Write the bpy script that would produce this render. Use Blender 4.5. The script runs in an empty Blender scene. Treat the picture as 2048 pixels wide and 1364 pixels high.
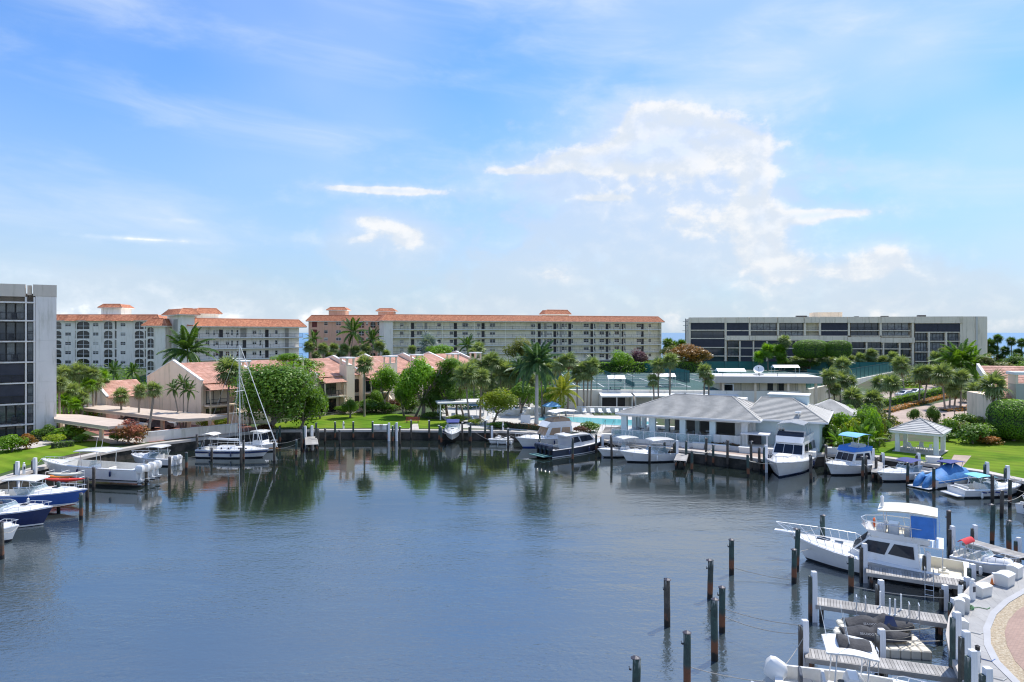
import bpy, math, random
from mathutils import Vector, Matrix, noise as mnoise
from mathutils.geometry import tessellate_polygon
R = math.radians
random.seed(7)
SC = bpy.context.scene
COL = SC.collection

# ------------------------------------------------------------------ camera, sky, sun, exposure
F, CX, HY, CH = 1365.33, 1024.0, 665.0, 16.0      # photo focal length (px), centre column, horizon row, camera height
cam = bpy.data.cameras.new('camera')
camo = bpy.data.objects.new('camera', cam); COL.objects.link(camo)
camo.location = (0, 0, CH); camo.rotation_euler = (R(90), 0, 0)
cam.lens = 24.0; cam.sensor_width = 36.0; cam.shift_y = -17.0/2048.0
cam.clip_start = 0.5; cam.clip_end = 60000
SC.camera = camo
SUN_AZ, SUN_EL = 48.0, 60.0                        # degrees right of the view direction, above the horizon
SKY_STRENGTH, SUN_STRENGTH, EXPOSURE = 0.098, 2.6, 1.06
SC.view_settings.view_transform = 'Standard'; SC.view_settings.look = 'None'
SC.view_settings.gamma = 1.0; SC.view_settings.use_curve_mapping = False
SC.view_settings.exposure = EXPOSURE
SC.cycles.max_bounces = 6; SC.cycles.diffuse_bounces = 3; SC.cycles.glossy_bounces = 3
SC.cycles.transmission_bounces = 3; SC.cycles.transparent_max_bounces = 8
SC.cycles.use_denoising = True; SC.cycles.filter_width = 1.15

class NT:
    """small helper for building node trees"""
    def __init__(s, tree): s.t = tree; s.n = tree.nodes; s.l = tree.links
    def node(s, kind, **kw):
        n = s.n.new(kind)
        for k, v in kw.items(): setattr(n, k, v)
        return n
    def set(s, sock, v):
        if v is None: return
        if hasattr(v, 'is_linked') or hasattr(v, 'links'): s.l.new(v, sock)
        else: sock.default_value = v
    def math(s, op, a, b=None, c=None, clamp=False):
        n = s.node('ShaderNodeMath', operation=op, use_clamp=clamp)
        s.set(n.inputs[0], a); s.set(n.inputs[1], b); s.set(n.inputs[2], c)
        return n.outputs[0]
    def smooth(s, x, a, b):
        n = s.node('ShaderNodeMapRange', interpolation_type='SMOOTHSTEP')
        s.set(n.inputs[0], x); n.inputs[1].default_value = a; n.inputs[2].default_value = b
        return n.outputs[0]
    def mix(s, f, a, b, blend='MIX'):
        n = s.node('ShaderNodeMix', data_type='RGBA', blend_type=blend)
        s.set(n.inputs[0], f); s.set(n.inputs[6], a); s.set(n.inputs[7], b)
        return n.outputs[2]
    def noise(s, vec, scale, detail=4, rough=.55, dim='3D', distortion=0):
        n = s.node('ShaderNodeTexNoise', noise_dimensions=dim)
        s.set(n.inputs['Vector'], vec); n.inputs['Scale'].default_value = scale
        n.inputs['Detail'].default_value = detail; n.inputs['Roughness'].default_value = rough
        n.inputs['Distortion'].default_value = distortion
        return n.outputs[0]
    def comb(s, x, y, z):
        n = s.node('ShaderNodeCombineXYZ'); s.set(n.inputs[0], x); s.set(n.inputs[1], y); s.set(n.inputs[2], z)
        return n.outputs[0]

def c4(c): return (c[0], c[1], c[2], 1.0)

def build_world():
    w = bpy.data.worlds.new('World'); SC.world = w; w.use_nodes = True
    T = NT(w.node_tree); T.n.clear()
    out = T.node('ShaderNodeOutputWorld'); bg = T.node('ShaderNodeBackground')
    bg.inputs[1].default_value = SKY_STRENGTH
    sky = T.node('ShaderNodeTexSky', sky_type='NISHITA', sun_disc=False)
    sky.sun_elevation = R(SUN_EL); sky.sun_rotation = R(SUN_AZ)
    sky.altitude = 0; sky.air_density = 1.35; sky.dust_density = 0.35; sky.ozone_density = 4.5
    tc = T.node('ShaderNodeTexCoord'); sp = T.node('ShaderNodeSeparateXYZ'); T.l.new(tc.outputs['Generated'], sp.inputs[0])
    x, y, z = sp.outputs
    az = T.math('MULTIPLY', T.math('ARCTAN2', x, y), 180/math.pi)          # degrees right of the view
    el = T.math('MULTIPLY', T.math('ARCSINE', z), 180/math.pi)
    # thin high cirrus over the whole sky: streaks stretched along azimuth
    cv = T.comb(T.math('MULTIPLY', az, .035), T.math('MULTIPLY', el, .13), 0.3)
    warp = T.noise(cv, 1.1, 2)
    cv2 = T.comb(T.math('ADD', T.math('MULTIPLY', az, .035), T.math('MULTIPLY', warp, 1.3)),
                 T.math('ADD', T.math('MULTIPLY', el, .13), T.math('MULTIPLY', az, .012)), 1.7)
    cir = T.smooth(T.noise(cv2, 1.25, 6, .58), .44, .86)
    veil = T.smooth(T.noise(T.comb(T.math('MULTIPLY', az, .03), T.math('MULTIPLY', el, .055), 4.4), 1.0, 3, .5), .40, .80)
    cirA = T.math('MULTIPLY', T.math('ADD', T.math('MULTIPLY', cir, .72), T.math('MULTIPLY', veil, T.math('MULTIPLY_ADD', T.smooth(az, -35, 50), .80, .22))), T.smooth(el, -2, 6))
    # heaped clouds: soft bodies (az, el, half-width, half-height), heaps added outside the view for fill light and a ragged bank along the horizon
    def puff(da, de):
        v = T.comb(T.math('MULTIPLY', T.math('ADD', az, da), .11), T.math('MULTIPLY', T.math('ADD', el, de), .15), 2.1)
        return T.noise(v, 2.9, 7, .58, distortion=.1)
    n1 = puff(0, 0); n2 = puff(.55, .75)
    acc = None
    for ca, ce, sa, se, wgt in CLOUDS:
        dx = T.math('MULTIPLY', T.math('SUBTRACT', az, ca), 1/sa); dy = T.math('MULTIPLY', T.math('SUBTRACT', el, ce), 1/se)
        q = T.math('MULTIPLY_ADD', dx, dx, T.math('MULTIPLY', dy, dy))
        g = T.math('DIVIDE', wgt, T.math('ADD', q, 1.0))
        acc = g if acc is None else T.math('ADD', acc, g)
    fill_clouds = T.math('MULTIPLY', T.smooth(T.noise(T.comb(T.math('MULTIPLY', az, .05), T.math('MULTIPLY', el, .09), 7.7), 1.0, 2, .5), .46, .66),
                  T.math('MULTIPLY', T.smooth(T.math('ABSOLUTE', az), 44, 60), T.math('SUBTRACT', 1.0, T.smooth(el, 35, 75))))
    bank = T.math('MULTIPLY', T.math('SUBTRACT', 1.0, T.smooth(el, .5, 7.5)), .74)
    f0 = T.math('ADD', T.math('MAXIMUM', T.math('ADD', acc, fill_clouds), bank), T.math('MULTIPLY', T.math('SUBTRACT', n1, .5), 1.25))
    body = T.smooth(f0, .62, 1.0)
    deep = T.smooth(f0, 1.0, 1.7)                                             # far inside, the body dissolves into pale haze
    lit = T.smooth(T.math('SUBTRACT', n1, n2), -.10, .16)                     # lumps catch the sun from the upper right
    halo = T.math('MULTIPLY', T.smooth(f0, .25, 1.15), .50)
    cumA = T.math('MULTIPLY', T.math('MAXIMUM', T.math('MULTIPLY', body, T.math('MULTIPLY_ADD', deep, -.32, .92)), halo), T.smooth(el, -.5, 1.0))
    haze = T.math('MULTIPLY', T.math('SUBTRACT', 1.0, T.smooth(el, -6, 21)), .96)
    soft = None                                                               # broad pale bodies of the distant thunder heads
    wob = T.math('MULTIPLY', T.math('SUBTRACT', n1, .5), 2.0)
    for ca, ce, sa, se, wgt in SOFT:
        dx = T.math('MULTIPLY', T.math('SUBTRACT', az, ca), 1/sa); dy = T.math('MULTIPLY', T.math('SUBTRACT', el, ce), 1/se)
        g = T.math('MULTIPLY', T.smooth(T.math('SUBTRACT', 1.0, T.math('ADD', T.math('SQRT', T.math('MULTIPLY_ADD', dx, dx, T.math('MULTIPLY', dy, dy))), wob)), -.15, .55), wgt)
        soft = g if soft is None else T.math('MAXIMUM', soft, g)
    s = SKYTINT
    skyc = T.mix(1.0, sky.outputs[0], c4(s), 'MULTIPLY')
    c = T.mix(haze, skyc, c4(HAZEC))
    c = T.mix(cirA, c, c4(CIRC))
    c = T.mix(soft, c, c4(SOFTC))
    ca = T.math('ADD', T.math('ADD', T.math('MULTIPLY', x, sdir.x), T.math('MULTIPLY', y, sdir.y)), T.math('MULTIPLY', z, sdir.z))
    front = T.math('MULTIPLY_ADD', T.math('SUBTRACT', 1.0, T.smooth(ca, -.55, .45)), 1.1, 1.0)   # clouds opposite the sun, mostly out of view, brightened to lift light on facades
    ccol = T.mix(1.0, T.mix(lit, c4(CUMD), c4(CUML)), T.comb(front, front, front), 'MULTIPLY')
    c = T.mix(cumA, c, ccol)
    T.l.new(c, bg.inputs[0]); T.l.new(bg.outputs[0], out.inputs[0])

def azel(px, py):
    return math.degrees(math.atan2(px-CX, F)), math.degrees(math.atan2(HY-py, math.hypot(F, px-CX)))
CLOUDS = []
for px, py, wx, wy, wt in [                        # heaped clouds seen over the sea (column, row, half-width, half-height)
        (1300, 235, 70, 36, .80), (1370, 265, 80, 30, .62), (1460, 285, 50, 18, .62), (1190, 318, 110, 17, .80), (1040, 342, 70, 8, .66), (1320, 305, 120, 26, .50),
        (1340, 430, 210, 110, .46), (1505, 370, 22, 40, .55), (1520, 440, 26, 40, .50), (1480, 520, 60, 40, .32),
        (820, 475, 46, 28, .80), (735, 440, 40, 16, .70), (700, 480, 60, 12, .45), (800, 382, 110, 8, .95), (690, 376, 40, 6, .5),
        (300, 479, 110, 5, .80), (345, 440, 55, 6, .62), (1775, 515, 34, 26, .72), (1720, 545, 50, 18, .5), (1580, 545, 44, 26, .68), (1530, 500, 26, 22, .5), (1660, 428, 80, 9, .85), (1100, 550, 70, 20, .55), (1210, 396, 36, 5, .7), (1900, 560, 60, 16, .5)]:
    a, e = azel(px, py); CLOUDS.append((a, e, wx/F*57.3, wy/F*57.3, wt))
SOFT = []
for px, py, wx, wy, wt in [(1290, 450, 330, 190, .62), (1440, 440, 130, 170, .55), (1080, 560, 260, 90, .55), (780, 500, 150, 90, .40), (1760, 565, 150, 75, .60), (1560, 560, 120, 70, .5), (1900, 590, 120, 50, .5), (330, 590, 260, 60, .35)]:
    a, e = azel(px, py); SOFT.append((a, e, wx/F*57.3, wy/F*57.3, wt))
SOFTC = (3.25, 3.68, 4.25)
SKYTINT = (0.45, 0.65, 0.93)
HAZEC = (2.75, 3.3, 4.0)
CIRC = (3.8, 4.3, 4.95)
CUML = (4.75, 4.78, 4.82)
CUMD = (3.7, 4.05, 4.5)
sdir = Vector((math.sin(R(SUN_AZ))*math.cos(R(SUN_EL)), math.cos(R(SUN_AZ))*math.cos(R(SUN_EL)), math.sin(R(SUN_EL))))
build_world()
sl = bpy.data.lights.new('sun', 'SUN'); sl.energy = SUN_STRENGTH; sl.angle = R(.53); sl.color = (1.0, .955, .89)
suno = bpy.data.objects.new('sun', sl); COL.objects.link(suno)
suno.rotation_euler = sdir.to_track_quat('Z', 'Y').to_euler(); suno.location = (60, 80, 120)

# ------------------------------------------------------------------ places: photo column/row to a point of the site
GZ = 1.4
def sstep(a, b, x):
    t = max(0., min(1., (x-a)/(b-a))); return t*t*(3-2*t)
def hgt(X, Y):
    w = sstep(-5, 20, X); y0 = 165-47*w; y1 = 205-15*w
    return GZ + 3.4*sstep(y0, y1, Y) - 6.5*sstep(300, 336, Y)
def G(x, y, z=GZ):
    D = (CH-z)*F/(y-HY); return Vector(((x-CX)/F*D, D, z))
def GT(x, y):                                      # on the terrain
    D = 20.
    while D < 320:
        if CH-(y-HY)*D/F <= hgt((x-CX)/F*D, D): break
        D += .5
    X = (x-CX)/F*D
    return Vector((X, D, hgt(X, D)))
def XD(x, D): return (x-CX)/F*D
def ZD(y, D): return CH-(y-HY)*D/F
def PD(x, y, D): return Vector((XD(x, D), D, ZD(y, D)))
def along(O, th, px):                              # distance along a facade line where it meets a photo column
    c, s = math.cos(th), math.sin(th); r = (px-CX)/F
    return (r*O[1]-O[0])/(c-r*s)

# ------------------------------------------------------------------ mesh helper
class MB:
    def __init__(s): s.v = []; s.f = []; s.m = []; s.a = []
    def add(s, vs, fs, m=0, a=0.5):
        b = len(s.v); s.v.extend([tuple(p) for p in vs])
        for f in fs: s.f.append([b+i for i in f]); s.m.append(m); s.a.append(a)
        return s
    def quad(s, p, q, r, t, m=0, a=.5): return s.add((p, q, r, t), ((0, 1, 2, 3),), m, a)
    def poly(s, pts, m=0, a=.5): return s.add(pts, (tuple(range(len(pts))),), m, a)
    def box(s, x0, x1, y0, y1, z0, z1, m=0, a=.5, M=None):
        vs = [(x, y, z) for z in (z0, z1) for y in (y0, y1) for x in (x0, x1)]
        if M is not None: vs = [M @ Vector(p) for p in vs]
        return s.add(vs, ((0, 2, 3, 1), (4, 5, 7, 6), (0, 1, 5, 4), (2, 6, 7, 3), (0, 4, 6, 2), (1, 3, 7, 5)), m, a)
    def bbox(s, x0, x1, y0, y1, z0, z1, b=.02, m=0, M=None):     # box with chamfered upright and top edges
        vs = []; b = min(b, (x1-x0)*.45, (y1-y0)*.45, (z1-z0)*.45)
        ring = lambda z, i: [(x0+i+b, y0+i, z), (x1-i-b, y0+i, z), (x1-i, y0+i+b, z), (x1-i, y1-i-b, z), (x1-i-b, y1-i, z), (x0+i+b, y1-i, z), (x0+i, y1-i-b, z), (x0+i, y0+i+b, z)]
        rs = [ring(z0, 0), ring(z1-b, 0), ring(z1, b*.8)]
        for r_ in rs: vs += r_
        if M is not None: vs = [M @ Vector(p) for p in vs]
        fs = [tuple(range(7, -1, -1)), tuple(range(16, 24))]
        for k in (0, 8):
            for i in range(8): j = (i+1) % 8; fs.append((k+i, k+j, k+8+j, k+8+i))
        return s.add(vs, fs, m)
    def prism(s, pts, z0, z1, m=0, a=.5):
        n = len(pts); vs = [(p[0], p[1], z0) for p in pts]+[(p[0], p[1], z1) for p in pts]
        fs = [tuple(range(n-1, -1, -1)), tuple(range(n, 2*n))]+[(i, (i+1) % n, n+(i+1) % n, n+i) for i in range(n)]
        return s.add(vs, fs, m, a)
    def cyl(s, p, q, r0, r1=None, n=8, m=0, a=.5, caps=True):
        r1 = r0 if r1 is None else r1
        p = Vector(p); q = Vector(q); d = (q-p)
        if d.length < 1e-6: return s
        d.normalize(); u = d.orthogonal().normalized(); w = d.cross(u)
        vs = []
        for c, r in ((p, r0), (q, r1)):
            for i in range(n):
                t = 2*math.pi*i/n; vs.append(c+u*(r*math.cos(t))+w*(r*math.sin(t)))
        fs = [(i, (i+1) % n, n+(i+1) % n, n+i) for i in range(n)]
        if caps: fs += [tuple(range(n-1, -1, -1)), tuple(range(n, 2*n))]
        return s.add(vs, fs, m, a)
    def tube(s, pts, r, n=6, m=0, a=.5, r1=None):
        pts = [Vector(p) for p in pts]; k = len(pts); rs = []
        for i, p in enumerate(pts):
            d = (pts[min(i+1, k-1)]-pts[max(i-1, 0)]).normalized()
            ref = Vector((0, 0, 1)) if abs(d.z) < .95 else Vector((1, 0, 0))
            u = d.cross(ref).normalized(); w = u.cross(d)
            rr = r if r1 is None else r+(r1-r)*i/(k-1)
            rs.append([p+u*(rr*math.cos(2*math.pi*j/n))+w*(rr*math.sin(2*math.pi*j/n)) for j in range(n)])
        return s.loft(rs, True, m, a, caps=True)
    def loft(s, rings, closed=False, m=0, a=.5, caps=False):
        n = len(rings[0]); vs = [p for r in rings for p in r]; fs = []
        e = n if closed else n-1
        for k in range(len(rings)-1):
            for i in range(e): j = (i+1) % n; fs.append((k*n+i, k*n+j, (k+1)*n+j, (k+1)*n+i))
        if caps: fs += [tuple(range(n-1, -1, -1)), tuple((len(rings)-1)*n+i for i in range(n))]
        return s.add(vs, fs, m, a)
    def lathe(s, prof, c=(0, 0, 0), n=12, m=0, a=.5):
        rs = [[(c[0]+r*math.cos(2*math.pi*j/n), c[1]+r*math.sin(2*math.pi*j/n), c[2]+z) for j in range(n)] for r, z in prof]
        return s.loft(rs, True, m, a, caps=True)
    def mesh(s, name, mats, smooth=False, angle=None):
        me = bpy.data.meshes.new(name); me.from_pydata(s.v, [], s.f)
        for mt in (mats if isinstance(mats, (list, tuple)) else [mats]): me.materials.append(mt)
        if any(s.m): me.polygons.foreach_set('material_index', s.m)
        if any(x != .5 for x in s.a):
            at = me.attributes.new('v', 'FLOAT', 'FACE'); at.data.foreach_set('value', s.a)
        if smooth or angle is not None:
            me.polygons.foreach_set('use_smooth', [True]*len(s.f))
            if angle is not None: me.set_sharp_from_angle(angle=R(angle))
        me.update(); return me
    def build(s, name, mats, parent=None, smooth=False, angle=None):
        return link(name, s.mesh(name, mats, smooth, angle), parent)

def link(name, me, parent=None, loc=None, rot=None, scale=None):
    o = bpy.data.objects.new(name, me); COL.objects.link(o)
    if parent is not None: o.parent = parent
    if loc is not None: o.location = loc
    if rot is not None: o.rotation_euler = rot if not isinstance(rot, (int, float)) else (0, 0, rot)
    if scale is not None: o.scale = scale if not isinstance(scale, (int, float)) else (scale,)*3
    return o
def tag(o, label=None, cat=None, group=None, kind=None):
    if label: o['label'] = label
    if cat: o['category'] = cat
    if group: o['group'] = group
    if kind: o['kind'] = kind
    return o
def thing(name, label, cat, loc=(0, 0, 0), rz=0., group=None):
    o = bpy.data.objects.new(name, None); COL.objects.link(o); o.location = loc; o.rotation_euler = (0, 0, rz)
    return tag(o, label, cat, group)
def struct(o): o['kind'] = 'structure'; return o
def copy_tree(o, parent=None):
    c = o.copy(); COL.objects.link(c); c.parent = parent
    for ch in o.children: copy_tree(ch, c)
    return c

# ------------------------------------------------------------------ materials
MATS = {}
def mat(name, col, rough=.65, var=.08, scale=.6, bump=0., bscale=14., metal=0., spec=.5, objvar=0., attr=None, stain=None, coat=0., streak=0.):
    if name in MATS: return MATS[name]
    m = bpy.data.materials.new(name); m.use_nodes = True; T = NT(m.node_tree)
    p = T.n['Principled BSDF']; tc = T.node('ShaderNodeTexCoord'); vec = tc.outputs['Object']
    base = None
    if attr:                                       # per-piece colour: mix of two colours by the stored value
        at = T.node('ShaderNodeAttribute', attribute_name='v')
        base = T.mix(at.outputs['Fac'], c4(col), c4(attr))
    else: base = c4(col)
    if var:
        n = T.noise(vec, scale, 5, .6)
        f = T.smooth(n, .3, .7)
        k = T.math('ADD', 1-var, T.math('MULTIPLY', f, 2*var))
        base = T.mix(1.0, base, T.comb(k, k, k), 'MULTIPLY')
    if stain:                                      # (colour, scale, low, high) irregular stains
        sc, ss, a, b = stain
        f = T.smooth(T.noise(vec, ss, 6, .65), a, b); base = T.mix(f, base, c4(sc))
    if streak:                                     # rain streaks and grime running down a wall
        sx = T.node('ShaderNodeSeparateXYZ'); T.l.new(vec, sx.inputs[0])
        n = T.noise(T.comb(T.math('MULTIPLY', sx.outputs[0], .9), T.math('MULTIPLY', sx.outputs[1], .9), T.math('MULTIPLY', sx.outputs[2], .10)), 1.6, 6, .65)
        k = T.math('SUBTRACT', 1.0, T.math('MULTIPLY', T.smooth(n, .48, .74), streak)); base = T.mix(1.0, base, T.comb(k, k, T.math('POWER', k, 1.25)), 'MULTIPLY')
    if objvar:
        oi = T.node('ShaderNodeObjectInfo'); k = T.math('ADD', 1-objvar, T.math('MULTIPLY', oi.outputs['Random'], 2*objvar))
        base = T.mix(1.0, base, T.comb(k, k, k), 'MULTIPLY')
    T.set(p.inputs['Base Color'], base)
    p.inputs['Roughness'].default_value = rough; p.inputs['Metallic'].default_value = metal
    p.inputs['Specular IOR Level'].default_value = spec; p.inputs['Coat Weight'].default_value = coat
    if bump:
        b = T.node('ShaderNodeBump'); b.inputs['Strength'].default_value = bump; b.inputs['Distance'].default_value = .05
        T.l.new(T.noise(vec, bscale, 6, .6), b.inputs['Height']); T.l.new(b.outputs[0], p.inputs['Normal'])
    MATS[name] = m; return m
def glass_mat(name, dark, light, p0=.45, p1=.95, rough=.06):    # window glass in front of a dark room, some with curtains
    m = bpy.data.materials.new(name); m.use_nodes = True; T = NT(m.node_tree); p = T.n['Principled BSDF']
    oi = T.node('ShaderNodeObjectInfo'); tc = T.node('ShaderNodeTexCoord')
    f = T.smooth(oi.outputs['Random'], p0, p1)
    n = T.noise(tc.outputs['Object'], 1.3, 3)
    f = T.math('MULTIPLY', f, T.smooth(n, .25, .6))
    T.set(p.inputs['Base Color'], T.mix(f, c4(dark), c4(light)))
    p.inputs['Roughness'].default_value = rough; p.inputs['Specular IOR Level'].default_value = .6
    return m
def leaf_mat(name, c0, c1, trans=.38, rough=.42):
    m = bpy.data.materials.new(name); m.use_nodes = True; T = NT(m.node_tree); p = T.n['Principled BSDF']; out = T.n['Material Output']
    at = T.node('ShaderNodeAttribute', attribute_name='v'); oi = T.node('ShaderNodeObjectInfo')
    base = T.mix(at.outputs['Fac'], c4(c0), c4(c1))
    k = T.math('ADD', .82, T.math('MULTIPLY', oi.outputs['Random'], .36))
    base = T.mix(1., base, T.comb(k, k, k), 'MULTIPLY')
    T.set(p.inputs['Base Color'], base); p.inputs['Roughness'].default_value = rough; p.inputs['Specular IOR Level'].default_value = .35
    tr = T.node('ShaderNodeBsdfTranslucent')
    T.set(tr.inputs[0], T.mix(1., base, (1.5, 1.45, .55, 1), 'MULTIPLY'))
    mx = T.node('ShaderNodeMixShader'); mx.inputs[0].default_value = trans
    T.l.new(p.outputs[0], mx.inputs[1]); T.l.new(tr.outputs[0], mx.inputs[2]); T.l.new(mx.outputs[0], out.inputs[0])
    return m

m_stucco_grey = mat('grey_stucco', (.68, .59, .50), .8, .06, .25, .15, 6, streak=.28)
m_stucco_end = mat('pale_grey_stucco', (.84, .77, .72), .8, .05, .3, .15, 6, streak=.28)
m_cream = mat('cream_stucco', (.92, .84, .64), .8, .06, .2, .1, 5, streak=.28)
m_white_st = mat('white_stucco', (.90, .83, .73), .8, .05, .2, .1, 5, streak=.28)
m_white_rec = mat('white_plaster', (.92, .85, .75), .8, .05, .2, streak=.28)
m_pink = mat('salmon_stucco', (.74, .42, .29), .8, .06, .2, .1, 5, streak=.28)
m_tan = mat('tan_stucco', (.90, .73, .56), .8, .06, .25, .12, 5, streak=.28)
m_beige = mat('beige_concrete', (.89, .76, .585), .8, .06, .2, .12, 5, streak=.28)
m_white = mat('white_paint', (.80, .80, .78), .5, .04, .6)
m_whitewall = mat('white_wall', (.80, .77, .72), .7, .07, .5, streak=.28)
m_blue_wall = mat('pale_blue_wall', (.68, .78, .77), .7, .05, .4)
m_red_tile = mat('terracotta_tile', (.44, .145, .072), .75, .12, 1.2, attr=(.62, .265, .14), stain=((.30, .10, .055), .3, .55, .82))
m_pink_tile = mat('faded_clay_tile', (.46, .235, .165), .8, .15, .5, attr=(.60, .345, .26), stain=((.30, .17, .125), .35, .54, .80))
m_grey_tile = mat('grey_roof_tile', (.37, .36, .335), .8, .10, 1.0, attr=(.47, .46, .43), stain=((.25, .245, .23), .4, .55, .82))
m_dark = mat('dark_bronze_metal', (.025, .024, .026), .45, .1, 2)
m_iron = mat('dark_railing_iron', (.05, .05, .055), .5, .1, 2)
m_door = mat('dark_door', (.035, .03, .032), .55, .1, 1, objvar=.5)
m_louvre = mat('grey_louvre', (.40, .37, .32), .7, .06, 2)
m_screen = mat('dark_insect_screen', (.045, .046, .062), .75, .12, 1.0)
m_glass = glass_mat('window_glass', (.012, .014, .017), (.13, .125, .11))
m_glass_b = glass_mat('balcony_door_glass', (.045, .06, .08), (.27, .29, .30), .25, .9)
m_blind = mat('pale_window_blind', (.62, .58, .50), .8, .08, 3, objvar=.3)
m_redlouvre = mat('red_brown_louvre', (.17, .04, .035), .7, .1, 2)

def tiles(mb, p00, p10, p11, p01, cw=.34, ch=.36, lift=.05, m=0, rib=.045, taper=None):
    """clay tiles in overlapping courses over the slope quad p00-p10 (eave) p11-p01 (ridge)"""
    p00, p10, p11, p01 = map(Vector, (p00, p10, p11, p01))
    L = max((p10-p00).length, (p11-p01).length); S = max((p01-p00).length, (p11-p10).length)
    nrm = (p10-p00).cross(p01-p00)
    if nrm.length < 1e-6: nrm = (p10-p00).cross(p11-p00)
    nrm.normalize()
    if nrm.z < 0: nrm = -nrm
    rows = max(1, round(S/ch))
    def P(s, t): return (p00*(1-s)+p10*s)*(1-t)+(p01*(1-s)+p11*s)*t
    for r in range(rows):
        t0, t1 = r/rows, (r+1)/rows
        w = (P(1, t0)-P(0, t0)).length; cols = max(1, round(w/cw))
        for c in range(cols):
            s0, s1 = c/cols, (c+1)/cols; sm = (s0+s1)/2
            a, b = P(s0, t0)+nrm*lift, P(s1, t0)+nrm*lift
            d, e = P(s1, t1), P(s0, t1)
            v = random.random() if rib else .3+.4*random.random()
            if rib:
                f, g = P(sm, t0)+nrm*(lift+rib), P(sm, t1)+nrm*rib
                mb.add((a, f, b, d, g, e, P(s0, t0)-nrm*.02, P(s1, t0)-nrm*.02), ((0, 1, 4, 5), (1, 2, 3, 4), (6, 7, 2, 1, 0)), m, v)
            else:
                mb.add((a, b, d, e, P(s0, t0)-nrm*.02, P(s1, t0)-nrm*.02), ((0, 1, 2, 3), (4, 5, 1, 0)), m, v)
    return mb

def wall_openings(mb, x0, x1, z0, z1, ops, depth, y=0., m=0, mr=None):
    """front wall in the plane y with rectangular openings (x0,x1,z0,z1) and reveals going back by depth"""
    xs = sorted({x0, x1, *[v for o in ops for v in o[:2]]}); zs = sorted({z0, z1, *[v for o in ops for v in o[2:4]]})
    for i in range(len(xs)-1):
        for j in range(len(zs)-1):
            cx, cz = (xs[i]+xs[i+1])/2, (zs[j]+zs[j+1])/2
            if any(o[0] < cx < o[1] and o[2] < cz < o[3] for o in ops): continue
            mb.quad((xs[i], y, zs[j]), (xs[i+1], y, zs[j]), (xs[i+1], y, zs[j+1]), (xs[i], y, zs[j+1]), m)
    mr = m if mr is None else mr
    for a, b, c, d in [o[:4] for o in ops]:
        e = y+depth
        mb.quad((a, y, c), (a, y, d), (a, e, d), (a, e, c), mr); mb.quad((b, y, c), (b, e, c), (b, e, d), (b, y, d), mr)
        mb.quad((a, y, c), (a, e, c), (b, e, c), (b, y, c), mr); mb.quad((a, y, d), (b, y, d), (b, e, d), (a, e, d), mr)

WIN = {}
def win_mesh(w, h, nx, ny, fr=.07, mt=None):
    key = ('w', round(w, 2), round(h, 2), nx, ny, fr, mt.name if mt else '')
    if key not in WIN:
        a, b = MB(), MB(); f = fr
        a.box(-w/2, w/2, -.05, .03, 0, f); a.box(-w/2, w/2, -.05, .03, h-f, h)
        a.box(-w/2, -w/2+f, -.05, .03, f, h-f); a.box(w/2-f, w/2, -.05, .03, f, h-f)
        for i in range(1, nx): x = -w/2+w*i/nx; a.box(x-f/2, x+f/2, -.045, .03, f, h-f)
        for j in range(1, ny): z = h*j/ny; a.box(-w/2+f, w/2-f, -.04, .03, z-f/2, z+f/2)
        b.box(-w/2+.01, w/2-.01, .0, .02, .01, h-.01)
        WIN[key] = (a.mesh('window_frame', mt or m_white), b.mesh('window_pane', m_glass))
    return WIN[key]
def window(par, x, z, w, h, y, nx=2, ny=2, fr=.07, mt=None, name='window'):
    fm, pm = win_mesh(w, h, nx, ny, fr, mt)
    o = link(name, fm, par, (x, y, z)); link('pane', pm, o)
    k = random.random()
    if k < .34:
        f = .35 if k < .14 else .7 if k < .24 else .95
        key = ('bl', round(w, 2), round(h, 2), f)
        if key not in WIN: b = MB(); b.box(-w/2+fr, w/2-fr, -.028, -.006, h*(1-f)+fr*.5, h-fr); WIN[key] = b.mesh('blind', m_blind)
        link('blind', WIN[key], o)
    return o
def arch_win(par, x, z, w, h, y, nx=2, ny=2, mt=None):
    """arched opening: surround with an arched top, dark glass and white bars behind it"""
    key = ('a', round(w, 2), round(h, 2), nx, ny, (mt or m_white_st).name)
    if key not in WIN:
        a, b, c = MB(), MB(), MB(); n = 10; rise = min(w*.28, h*.3); o = .16
        arc = [(-w/2+w*i/n, h-rise+rise*math.sqrt(max(0, 1-((i/n-.5)*2)**2))) for i in range(n+1)]
        inner = [(-w/2, 0)]+arc+[(w/2, 0)]
        outer = [(-w/2-o, 0)]+[(-w/2-o+(w+2*o)*i/n, h+o) for i in range(n+1)]+[(w/2+o, 0)]
        a.loft([[(p[0], -.06, p[1]) for p in outer], [(p[0], -.06, p[1]) for p in inner], [(p[0], .25, p[1]) for p in inner]])
        a.loft([[(p[0], .0, p[1]) for p in outer], [(p[0], -.06, p[1]) for p in outer]])
        b.box(-w/2, w/2, .22, .24, 0, h)
        for i in range(1, nx): xx = -w/2+w*i/nx; c.box(xx-.05, xx+.05, .10, .215, 0, h-.05)
        for j in range(1, ny): zz = h*.42*j; c.box(-w/2, w/2, .11, .215, zz-.05, zz+.05)
        WIN[key] = (a.mesh('arch_surround', mt or m_white_st), b.mesh('arch_pane', m_glass), c.mesh('arch_bars', m_white))
    A, B, C = WIN[key]
    q = link('arched_window', A, par, (x, y, z)); link('pane', B, q); link('glazing_bar', C, q); return q
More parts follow.
